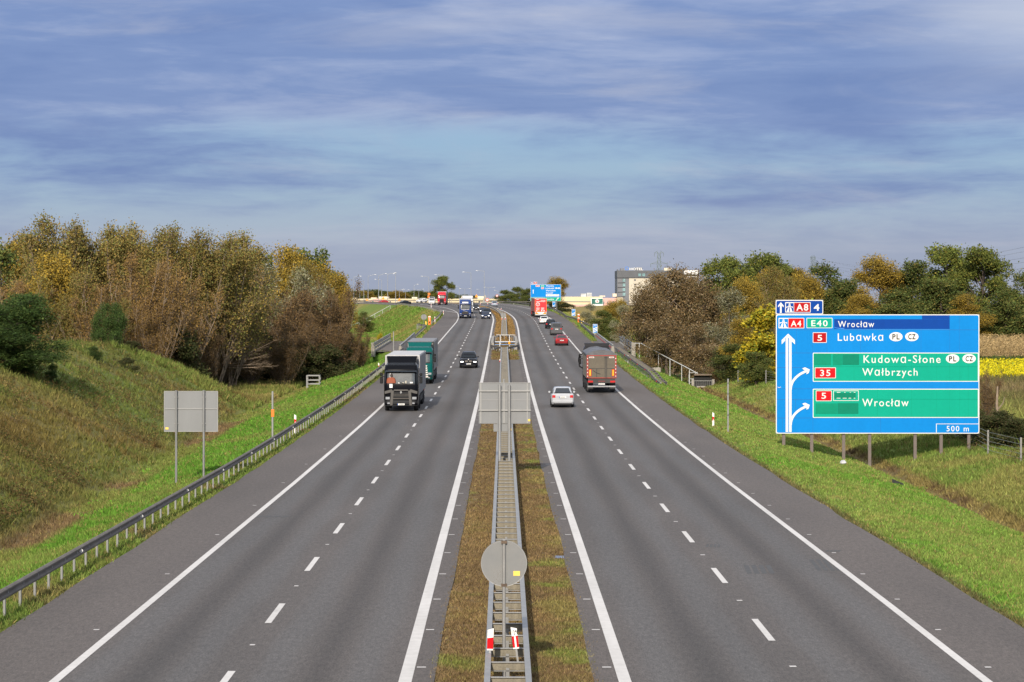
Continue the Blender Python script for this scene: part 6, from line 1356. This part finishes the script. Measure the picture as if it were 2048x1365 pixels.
weeds(2600, 31, lambda d: (-46 + 0 * d, DITCH_L(d) - 1.5), 84, 236, .6, [(.085, .06, .024), (.12, .075, .03), (.06, .075, .02), (.16, .12, .04)], [4, 2, 3, 1.5])
weeds(700, 32, lambda d: (-45 + 0 * d, DITCH_L(d) - .5), 225, 292, .9, [(.10, .07, .03), (.20, .15, .06), (.08, .09, .025)], [3, 3, 2])
weeds(1200, 33, lambda d: (28 + 0 * d, 60 + 0 * d), 120, 262, .9, [(.10, .07, .03), (.07, .085, .022), (.16, .12, .05)], [3, 3, 2])
weeds(260, 34, lambda d: (line('RP', d) + 2, 22 + 0 * d), 56, 260, .16, [(.10, .19, .02), (.14, .20, .03)], [3, 2])
weeds(220, 35, lambda d: (DITCH_L(d), PL(d) - 1.2), 56, 260, .2, [(.09, .20, .02), (.13, .21, .03)], [3, 2])
def crop(name, N, seed, d0, d1, x0, x1, h, pal, wt, leaf, asp, spread):
    rs = np.random.RandomState(seed); d = d0 + (d1 - d0) * rs.rand(N) ** 1.6; x = x0 + (x1 - x0) * rs.rand(N); z = ground(x, d) + h * rs.rand(N) ** spread
    P = np.c_[x, d, z]; V, F, c = leaves_np(rs, P, leaf, pal, wt, asp, 0, .5); tag(link(name, np_mesh(name, V, F, [LEAF], col=c)), kind='stuff')
crop('maize_field', 42000, 3, 336, 400, 58, 96, 2.5, [(.30, .215, .10), (.36, .26, .13), (.24, .165, .075)], [3, 2, 2], .5, .16, .8)
crop('mustard_field', 36000, 4, 262, 322, 46, 84, .8, [(.44, .37, .010), (.36, .33, .012), (.12, .16, .02)], [5, 3, 1], .26, .6, .35)
crop('hedge_strip', 6000, 5, 323, 334, 54, 92, .8, [(.045, .065, .015), (.06, .08, .02)], [1, 1], .4, .5, .7)

# ------------------------------------------------------------------ wire fence, cages, culvert
FENCEW = mat('fence_wire', (.22, .22, .21), .6, .3, .1)
root = thing('wire_fence', 'sagging wire fence on pale posts beyond the right ditch', 'fence', (30., 140., float(ground(30, 140))))
fp = [(28.9, 138), (28.6, 146), (29.2, 154), (29.6, 162), (29.8, 170), (30.0, 180), (29.8, 192), (29.4, 205), (29.2, 218), (28.8, 230), (28.4, 244), (28.0, 256), (27.8, 266), (27.0, 276), (26.6, 286)]
pp = [(x, d, float(ground(x, d))) for x, d in fp]
mb = MB(); mb.box(-.05, .05, -.05, .05, -.3, 1.45, mat('concrete_fence_post', (.2, .19, .175), .85, 0, .15, 3)); FP = mesh_of(mb, 'post')
repeat_part('post', FP, [(p, 0) for p in pp], root)
mb = MB()
for k in range(5): mb.tube([(p[0] - root.location.x, p[1] - root.location.y, p[2] - root.location.z + .25 + .27 * k) for p in pp], .012, FENCEW, 3)
mb.build('wire', root)
def cage(label, px, py, d, w, h, dep, bars):
    x, y, z = at(px, py, d); g = float(ground(x, d)); r = thing('metal_cage', label, 'cage', (x, d, g - .05)); mb = MB()
    for sx in (-1, 1):
        for y0 in (0, dep): mb.box(sx * w / 2 - .05, sx * w / 2 + .05, y0 - .05, y0 + .05, -.3, h, POSTM)
    mb.build('frame', r); mb = MB()
    for q in bars: mb.box(-w / 2 + .051, w / 2 - .051, -.03, .03, q * h - .05, q * h + .05, POSTM); mb.box(-w / 2 + .051, w / 2 - .051, dep - .03, dep + .03, q * h - .05, q * h + .05, POSTM); [mb.box(s * w / 2 - .03, s * w / 2 + .03, .051, dep - .051, q * h - .05, q * h + .05, POSTM) for s in (-1, 1)]
    mb.build('bars', r); return r
cage('grey metal cage gate on the meadow at the foot of the bright green bank', 626, 765, 262, 1.35, 1.35, 1.4, (.3, .6, .96))
cage('upright grey metal cage beside the culvert gate on the right', 1387, 758, 303, 1.0, 1.7, 1.2, (.25, .5, .96))
x, y, z = at(1406, 772, 296); r = thing('culvert_gate', 'small dark culvert mouth with metal gate under creepers, right ditch', 'culvert', (x, 296, float(ground(x, 296))))
mb = MB(); mb.cbox(-1.4, -1.1, -.2, .4, -.4, 1.1, CONC, .03); mb.cbox(1.1, 1.4, -.2, .4, -.4, 1.1, CONC, .03); mb.cbox(-1.09, 1.09, -.15, .4, 1.55, 1.75, BARK, .03); mb.box(-1.09, 1.09, .3, .38, -.4, 1.545, mat('painted_mouth_shade', (.012, .012, .012), .9)); mb.build('headwall', r)  # near-black panel at the back paints the shade inside the culvert mouth
mb = MB()
for i in range(9): xx = -1.0 + i * .25; mb.box(xx - .02, xx + .02, -.1, -.06, -.3, .9, POSTM)
mb.box(-1.09, 1.09, -.11, -.05, .9, .96, POSTM); mb.build('gate', r)
# dead stem by the fence
r = thing('dead_stem', 'broken pale dead tree stem standing beside the wire fence', 'tree stump', ((1994 - 1024) * 160 / FOC, 160, float(ground((1994 - 1024) * 160 / FOC, 160)))); mb = MB(); mb.tube([(0, 0, -.3), (.03, 0, 1.2), (.0, .05, 2.2), (.06, .1, 3.4)], [.13, .11, .09, .05], BARKP, 7); mb.build('stem', r); mb = MB(); mb.tube([(.02, .03, 1.8), (.4, 0, 2.3), (.5, 0, 2.7)], [.05, .035, .02], BARKP, 5); mb.build('branch', r)

# ------------------------------------------------------------------ far buildings
CREAM = mat('cream_cladding', (.56, .47, .30), .7, 0, .04, .15, streak=True); CREAML = mat('pale_cream_render', (.60, .53, .40), .7, 0, .04, .2); PINK = mat('pink_render', (.56, .33, .29), .7, 0, .05, .2); DKGR = mat('dark_grey_facade', (.075, .08, .09), .6, 0, .1, .3); MIDGR = mat('mid_grey_facade', (.13, .135, .15), .6, 0, .12, .3)
GGLASS = mat('green_facade_glass', (.05, .16, .13), .15, 0, .4, .3); WGLASS = mat('pale_window_glass', (.16, .27, .28), .12, 0, .3, .3)
def fpt(px, py, d): return at(px, py, d)
D1 = 1150.; k1 = D1 / FOC
r = thing('shopping_centre', 'very long low cream shopping centre behind the far ramp', 'building', ((845 - 1024) * k1, D1, 3.0)); gx = lambda px: (px - 845) * k1; gz = lambda py: CAM_H - (py - HOR) * k1 - 3.0
mb = MB(); mb.box(gx(640), gx(1002), 0, 40, -3, gz(598.0), CREAM); mb.build('wall', r)
mb = MB(); mb.box(gx(640) - .3, gx(1002) + .3, -.2, 40.2, gz(598.0) + .01, gz(597.6), CREAML); mb.build('roof_edge', r)
for a, b_, t in ((756, 776, 593.5), (741, 752, 595.5), (823, 833, 594.5), (922, 930, 593.5), (955, 968, 593), (705, 712, 596)): mb = MB(); mb.box(gx(a), gx(b_), 4, 14, gz(597.6) + .02, gz(t), CREAML); mb.build('roof_unit', r)
mb = MB(); mb.extr([(gx(738), gz(613)), (gx(738), gz(604)), (gx(748), gz(598.8)), (gx(760), gz(598.8)), (gx(767), gz(604)), (gx(767), gz(613))], 'y', -6, -.01, PINK); ent = mb.build('entrance', r)
mb = MB(); mb.extr([(gx(741.5), gz(610)), (gx(741.5), gz(606.5)), (gx(747), gz(602.3)), (gx(754), gz(606.5)), (gx(754), gz(610))], 'y', -6.2, -6.01, GGLASS); mb.build('glazing', ent)
mb = MB(); mb.box(gx(728.5), gx(736), -.4, -.01, gz(605), gz(600.2), BLACKS)
V, F = glyphs('OBI', .01); mb.add([(gx(729) + a * (gx(735.5) - gx(729)), -.42, gz(604.2) + c * (gz(601) - gz(604.2))) for a, c in V], F, WHITE); mb.build('sign_panel', r)
for a, b_ in ((779, 781.5), (957, 960)): mb = MB(); mb.box(gx(a), gx(b_), -.3, -.01, gz(607), gz(601), DKGR); mb.build('door', r)
D2 = 1000.; k2 = D2 / FOC; cx2 = 1190
r = thing('retail_hall', 'cream and pink retail hall with green glass entrance left of the hotel', 'building', ((cx2 - 1024) * k2, D2, 6.5)); gx = lambda px: (px - cx2) * k2; gz = lambda py: CAM_H - (py - HOR) * k2 - 6.5
mb = MB(); mb.box(gx(1120), gx(1205), 0, 35, -2, gz(593.8), CREAM); mb.build('wall', r); mb = MB(); mb.box(gx(1204.9) + .03, gx(1234), -.6, 34, -2, gz(596.3), PINK); mb.build('pink_wall', r); mb = MB(); mb.box(gx(1234) + .02, gx(1245.5), -.4, 34, -2, gz(595), mat('tan_wall', (.38, .32, .22), .8, 0, .08)); mb.build('tan_wall', r)
mb = MB(); mb.box(gx(1120), gx(1181), -.12, -.01, gz(604.6), gz(603.2), MIDGR); mb.build('band', r); mb = MB(); mb.box(gx(1144), gx(1179), -.2, -.01, gz(613.4), gz(609.5), PINK); mb.build('plinth', r)
mb = MB(); mb.box(gx(1181.3), gx(1205.6), -2.2, -.61, -1, gz(596.8), CREAMW); ent = mb.build('entrance', r); mb = MB(); mb.box(gx(1183), gx(1205), -2.3, -2.21, gz(608.5), gz(598), GGLASS); mb.build('glazing', ent)
mb = MB(); n = 20; c_ = (gx(1194), gz(603.0)); mb.add([(c_[0] + 3.9 * k2 * 1.0 * math.cos(2 * math.pi * i / n), -2.4, max(-3.0 * k2, 3.9 * k2 * math.sin(2 * math.pi * i / n)) + c_[1]) for i in range(n)], [list(range(n))[::-1]], WHITE); mb.extr([(c_[0] - .25, c_[1] - .3), (c_[0] + .25, c_[1] - .3), (c_[0] + .08, c_[1] + .35), (c_[0] - .08, c_[1] + .35)], 'y', -2.44, -2.405, REDS); mb.build('emblem', ent)
for a, b_, t in ((1162, 1173, 587.5), (1174, 1184, 586), (1200, 1211, 591.6), (1226, 1234, 587.5)): mb = MB(); mb.box(gx(a), gx(b_), 3, 9, gz(593.8) + .02, gz(t), CREAML if a > 1190 else mat('roof_plant_grey', (.36, .37, .38), .5, .2, .3, .6)); mb.build('roof_unit', r)
for a, b_ in ((1206, 1208.5), (1214, 1216.5), (1224, 1230)): mb = MB(); mb.box(gx(a), gx(b_), -.7, -.61, gz(609), gz(603.5), MIDGR); mb.build('window', r)
D3 = 1100.; k3 = D3 / FOC; cx3 = 1300
r = thing('hotel', 'grey and cream hotel block with roof lettering behind the brown willows', 'building', ((cx3 - 1024) * k3, D3, 6.)); gx = lambda px: (px - cx3) * k3; gz = lambda py: CAM_H - (py - HOR) * k3 - 6.
mb = MB(); mb.box(gx(1234.5), gx(1258), 0, 25, -2, gz(556), MIDGR); mb.build('grey_wing', r); mb = MB(); mb.box(gx(1258) + .02, gx(1395), -.25, 24, -2, gz(557), mat('hotel_cream_render', (.47, .425, .34), .75, 0, .06, .2)); mb.build('cream_wall', r)
mb = MB(); mb.box(gx(1234), gx(1366), -.6, 24.5, gz(556) + .02, gz(541.5), DKGR); mb.build('top_storey', r); mb = MB(); mb.box(gx(1368), gx(1396), -.6, 24, gz(555) + .02, gz(541), CREAMW); mb.box(gx(1369), gx(1395.5), -.8, -.61, gz(553), gz(549), DKGR); mb.build('roof_box', r)
for j, py in enumerate((561, 570.2, 579.6, 589)):
    mb = MB(); mb.box(gx(1235), gx(1250), -.35, -.01, gz(py + 5.1), gz(py + 4.2), DKGR); mb.build('floor_band', r)
    mb = MB(); mb.box(gx(1245.3), gx(1250.8), -.2, -.01, gz(py + 3.2), gz(py - 3), WGLASS); mb.box(gx(1248), gx(1248.3), -.24, -.205, gz(py + 3.2), gz(py - 3), CREAMW); mb.build('window', r)
    if j < 2: mb = MB(); mb.box(gx(1268), gx(1271.5), -.4, -.26, gz(py + 1), gz(py - 2), DKGR); mb.build('window', r)
for a in (1276.5, 1284.5): mb = MB(); mb.box(gx(a), gx(a + 5.5), -.7, -.61, gz(553), gz(547.5), WGLASS); mb.build('window', r)
mb = MB(); V, F = glyphs('HOTEL', .02); mb.add([(gx(1259) + a * (gx(1286) - gx(1259)), -.8, gz(541) + c * (gz(536) - gz(541))) for a, c in V], F, WHITE); mb.build('roof_lettering', r)
mb = MB(); n = 20; ring = lambda q: [(gx(1253.5) + q * math.cos(2 * math.pi * i / n), -.8, gz(537.3) + q * math.sin(2 * math.pi * i / n)) for i in range(n)]; mb.loft([ring(3.9 * k3), ring(2.8 * k3)], mat('ring_blue', (.04, .16, .5), .4), True, False, False); mb.build('roof_ring', r)
for a, b_, t in ((1242, 1250, 536.5), (1272, 1286, 535), (1236, 1238, 538.5), (1330, 1345, 536)): mb = MB(); mb.box(gx(a), gx(b_), 6, 12, gz(541.5) + .02, gz(t), MIDGR if a < 1300 else CREAML); mb.build('roof_unit', r)

# ------------------------------------------------------------------ pylons, cables, lamps, far signs
PYL = mat('pylon_steel', (.16, .20, .19), .6, .3, .1)
def pylon(label, px, top, d, w, yaw):
    k = d / FOC; r = thing('electricity_pylon', label, 'pylon', ((px - 1024) * k, d, 5.), (0, 0, yaw)); H_ = CAM_H - (top - HOR) * k - 5.; mb = MB()
    hw = lambda z: np.interp(z / H_, [0, .55, 1], [3.2, 1.3, .9])
    zs = np.linspace(0, H_, 13)
    for sx in (-1, 1):
        for sy in (-1, 1): mb.tube([(sx * hw(z), sy * hw(z), z) for z in zs], .14, PYL, 4)
    for i in range(12):
        for s in (-1, 1): mb.tube([(-hw(zs[i]), s * hw(zs[i]), zs[i]), (hw(zs[i + 1]), s * hw(zs[i + 1]), zs[i + 1])], .08, PYL, 3); mb.tube([(hw(zs[i]), s * hw(zs[i]), zs[i]), (-hw(zs[i + 1]), s * hw(zs[i + 1]), zs[i + 1])], .08, PYL, 3); mb.tube([(-hw(zs[i]), s * hw(zs[i]), zs[i]), (hw(zs[i]), s * hw(zs[i]), zs[i])], .08, PYL, 3)
    mb.build('tower', r)
    for f, a in ((.985, .55), (.80, 1.0), (.66, 1.12)):
        z = H_ * f; L = w * k / 2 * a
        for s in (-1, 1): mb = MB(); mb.tube([(s * hw(z), 0, z + 1.3), (s * L, 0, z)], .11, PYL, 4); mb.tube([(s * hw(z), 0, z), (s * L, 0, z)], .11, PYL, 4); mb.tube([(s * L, 0, z), (s * L, 0, z - 2.2)], .12, PYL, 4); mb.build('cross_arm', r)
pylon('green-grey lattice pylon rising behind the hotel and willows', 1318, 504.5, 1500, 33, 0)
pylon('distant lattice pylon peeping over the trees above the big sign', 1626, 513, 1650, 34, .9)
CAB = mat('cable_grey', (.16, .17, .19), .6, .2, .05)
for i, (ya, yb, xa) in enumerate(((516, 481, 1636), (521, 492, 1616), (516, 506, 1640), (524, 517, 1612), (526, 530, 1640), (530, 541, 1618))):
    A = np.array(fpt(xa, ya, 1650)); Bq = np.array(fpt(2120, yb - (ya - 500) * .15, 620)); t = np.linspace(0, 1, 14); P = [tuple(A * (1 - q) + Bq * q - np.array((0, 0, 26 * q * (1 - q)))) for q in t]
    mb = MB(); mb.tube(P, .03, CAB, 4); tag(mb.build('power_cable'), 'thin overhead power cable crossing the sky at the right edge', 'cable', 'overhead power cables')
LAMPM = mat('lamp_post_grey', (.27, .28, .29), .5, .3, .06); LHEAD = mat('lamp_head', (.42, .43, .44), .3, .2, .05)
def lamp(label, px, top, ax, ay, d, ax2=None):
    k = d / FOC; x = (px - 1024) * k; zt = CAM_H - (top - HOR) * k; g = min(float(ground(x, d)), zt - 6) ; r = thing('street_lamp', label, 'street lamp', (x, d, g), group='lamp posts along the far ramps'); mb = MB(); mb.cyl((0, 0, -.5), (0, 0, zt - g), .13, LAMPM, 7, .07); mb.build('pole', r)
    for a in ([ax] if ax2 is None else [ax, ax2]):
        e = ((a - px) * k, 0, CAM_H - (ay - HOR) * k - g); s = 1 if e[0] > 0 else -1; mb = MB(); mb.tube([(0, 0, zt - g - .15), (e[0] * .6, 0, (zt - g) * .3 + e[2] * .7), e], .06, LAMPM, 5); mb.build('arm', r)
        mb = MB(); mb.loft([[(e[0] + s * q, yy * w_, e[2] + zz_) for yy, zz_ in ((-.2, -.08), (.2, -.08), (.16, .1), (-.16, .1))] for q, w_ in ((-.25, .6), (.2, 1.), (.55, .5))], LHEAD); mb.build('lamp_head', r)
for a in [(707.6, 554, 720.6, 553, 900, None, 'leftmost tall lamp post at the edge of the wood'), (727.7, 562.5, 716.5, 562.6, 1000, None, 'lamp post with its arm to the left, second from the wood'), (736.2, 552, 750, 550, 880, None, 'tall lamp post with right arm, third from the wood'),
          (757.2, 550.8, 771.3, 547.8, 860, None, 'tall lamp post with rising right arm left of the tallest pair'), (763.5, 560, 751.6, 559, 980, None, 'lower lamp post with left arm among the tall ones'), (775.5, 548.5, 790, 546, 840, None, 'tall lamp post whose right arm reaches the next pole'),
          (791.3, 546.5, 788.5, 548, 840, None, 'tallest lamp pole of the left cluster with head at its top'), (857.5, 554, 844.6, 553, 900, None, 'lamp post with left arm before the dark lone tree'), (885, 550, 872, 550, 870, None, 'lamp post standing in front of the dark lone tree'),
          (942, 545.8, 928, 544.5, 840, None, 'tall lamp post above the blue lorry, arm to the left'), (968.5, 542, 954.6, 542, 820, None, 'tallest lamp post, next to the grey stone monument'), (719.5, 578, 713, 582, 1250, None, 'small far lamp post near the wood edge'),
          (811, 581, 805, 580, 1250, 817, 'small far double-headed lamp post above the black side-on car'), (837.5, 579, 829, 579, 1250, 846, 'small far double-headed lamp post left of the lone tree'), (918.4, 573.6, 912, 573, 1100, None, 'small far lamp post right of the lone tree'),
          (929.5, 578.6, 920.8, 577.5, 1200, 938.8, 'far double-headed lamp post above the blue round sign'), (960, 579, 955, 579, 1200, None, 'small far lamp post left of the tallest one'), (976.3, 575, 969.5, 575, 1150, 988, 'far double-headed lamp post right of the tallest one'), (798.7, 580, 808, 579, 1200, None, 'small far lamp post with right arm above the ramp cars'), (828, 571, 835, 569, 1100, None, 'slim far lamp post between two double-headed ones'), (996.3, 582, 990, 581, 1250, None, 'far lamp post above the left bush of the bend')]: lamp(a[6], *a[:6])
WARN = mat('warning_orange', (.85, .30, .01), .5, 0, .05)
def far_sign(label, px, py, d, kind, s):
    x, y, z = at(px, py, d); g = min(float(ground(x, d)), z - 1.5); r = thing('road_sign', label, 'road sign', (x, d, g)); h = z - g; mb = MB(); mb.cyl((0, .06, -.3), (0, .06, h), .045, POSTM, 6); mb.build('post', r); mb = MB()
    if kind == 'tri': mb.extr([(-s, h - s * .7), (s, h - s * .7), (0, h + s)], 'y', -.02, .02, WARN); mb.extr([(-s * .12, h - s * .3), (s * .12, h - s * .3), (s * .12, h + s * .3), (-s * .12, h + s * .3)], 'y', -.03, -.021, BLACKS)
    else:
        n = 20; disc = lambda q: [(q * math.cos(2 * math.pi * i / n), h + q * math.sin(2 * math.pi * i / n)) for i in range(n)]
        mb.extr(disc(s), 'y', -.02, .02, REDS); mb.extr(disc(s * .72), 'y', -.035, -.021, WHITE if kind == 'speed' else BLUED)
        if kind == 'speed': V, F = glyphs('70', .01); mb.add([(-s * .42 + a * s * .84, -.038, h - s * .28 + c * s * .56) for a, c in V], F, BLACKS)
        else: mb.extr([(-s * .6, h + s * .45), (-s * .45, h + s * .6), (s * .6, h - s * .45), (s * .45, h - s * .6)], 'y', -.04, -.036, REDS)
    mb.build('face', r)
for a in (('orange warning triangle beside the black letter panel on the cream wall', 734, 600, 850, 'tri', .5), ('orange warning triangle in front of the pink entrance', 766.5, 596.8, 830, 'tri', .58), ('orange warning triangle left of the black side-on car', 798.7, 599, 820, 'tri', .5), ('orange warning triangle right of the blue round sign', 953, 592.5, 820, 'tri', .6),
          ('round red-ringed speed limit sign by the stone monument', 974.6, 600, 800, 'speed', .6), ('round red-ringed sign at the left of the far bushes', 994, 592, 850, 'speed', .45), ('round blue no-stopping sign above the blue lorry', 935.3, 595, 830, 'stop', .42)): far_sign(*a)
for lab, px in (('orange and green advertising pylon left of the dark lone tree', 858), ('orange advertising pylon right of the dark lone tree', 899.5)):
    d = 870.; x, y, z = at(px, 592, d); g = float(ground(x, d)); r = thing('advertising_pylon', lab, 'advertising sign', (x, d, g)); h = z - g; mb = MB(); mb.cyl((0, 0, -.3), (0, 0, h + 1.3), .12, POSTM, 6); mb.build('pole', r)
    mb = MB(); mb.cbox(-.38, .42, -.13, .13, h + .25, h + 1.0, ORANGE, .04); mb.cbox(-.5, .15, -.13, .13, h - .75, h + .05, ORANGE, .04); mb.build('panel', r)
    if px < 880: mb = MB(); mb.cbox(-.55, -.1, -.16, .16, h + .06, h + .24, GREENS, .03); mb.build('green_panel', r)
x, y, z = at(970, 606, 840); r = thing('stone_monument', 'small grey tapering stone monument beyond the far median', 'monument', (x, 840, float(Z(840)) - .1)); mb = MB(); mb.loft([[(q * sx, q * sy, zz_) for sx, sy in ((-1, -1), (1, -1), (1, 1), (-1, 1))] for q, zz_ in ((.95, -.4), (.85, .5), (.8, .5), (.6, 1.5), (.28, 2.6), (.05, 2.9))], CONC, smooth=False); mb.build('block', r)
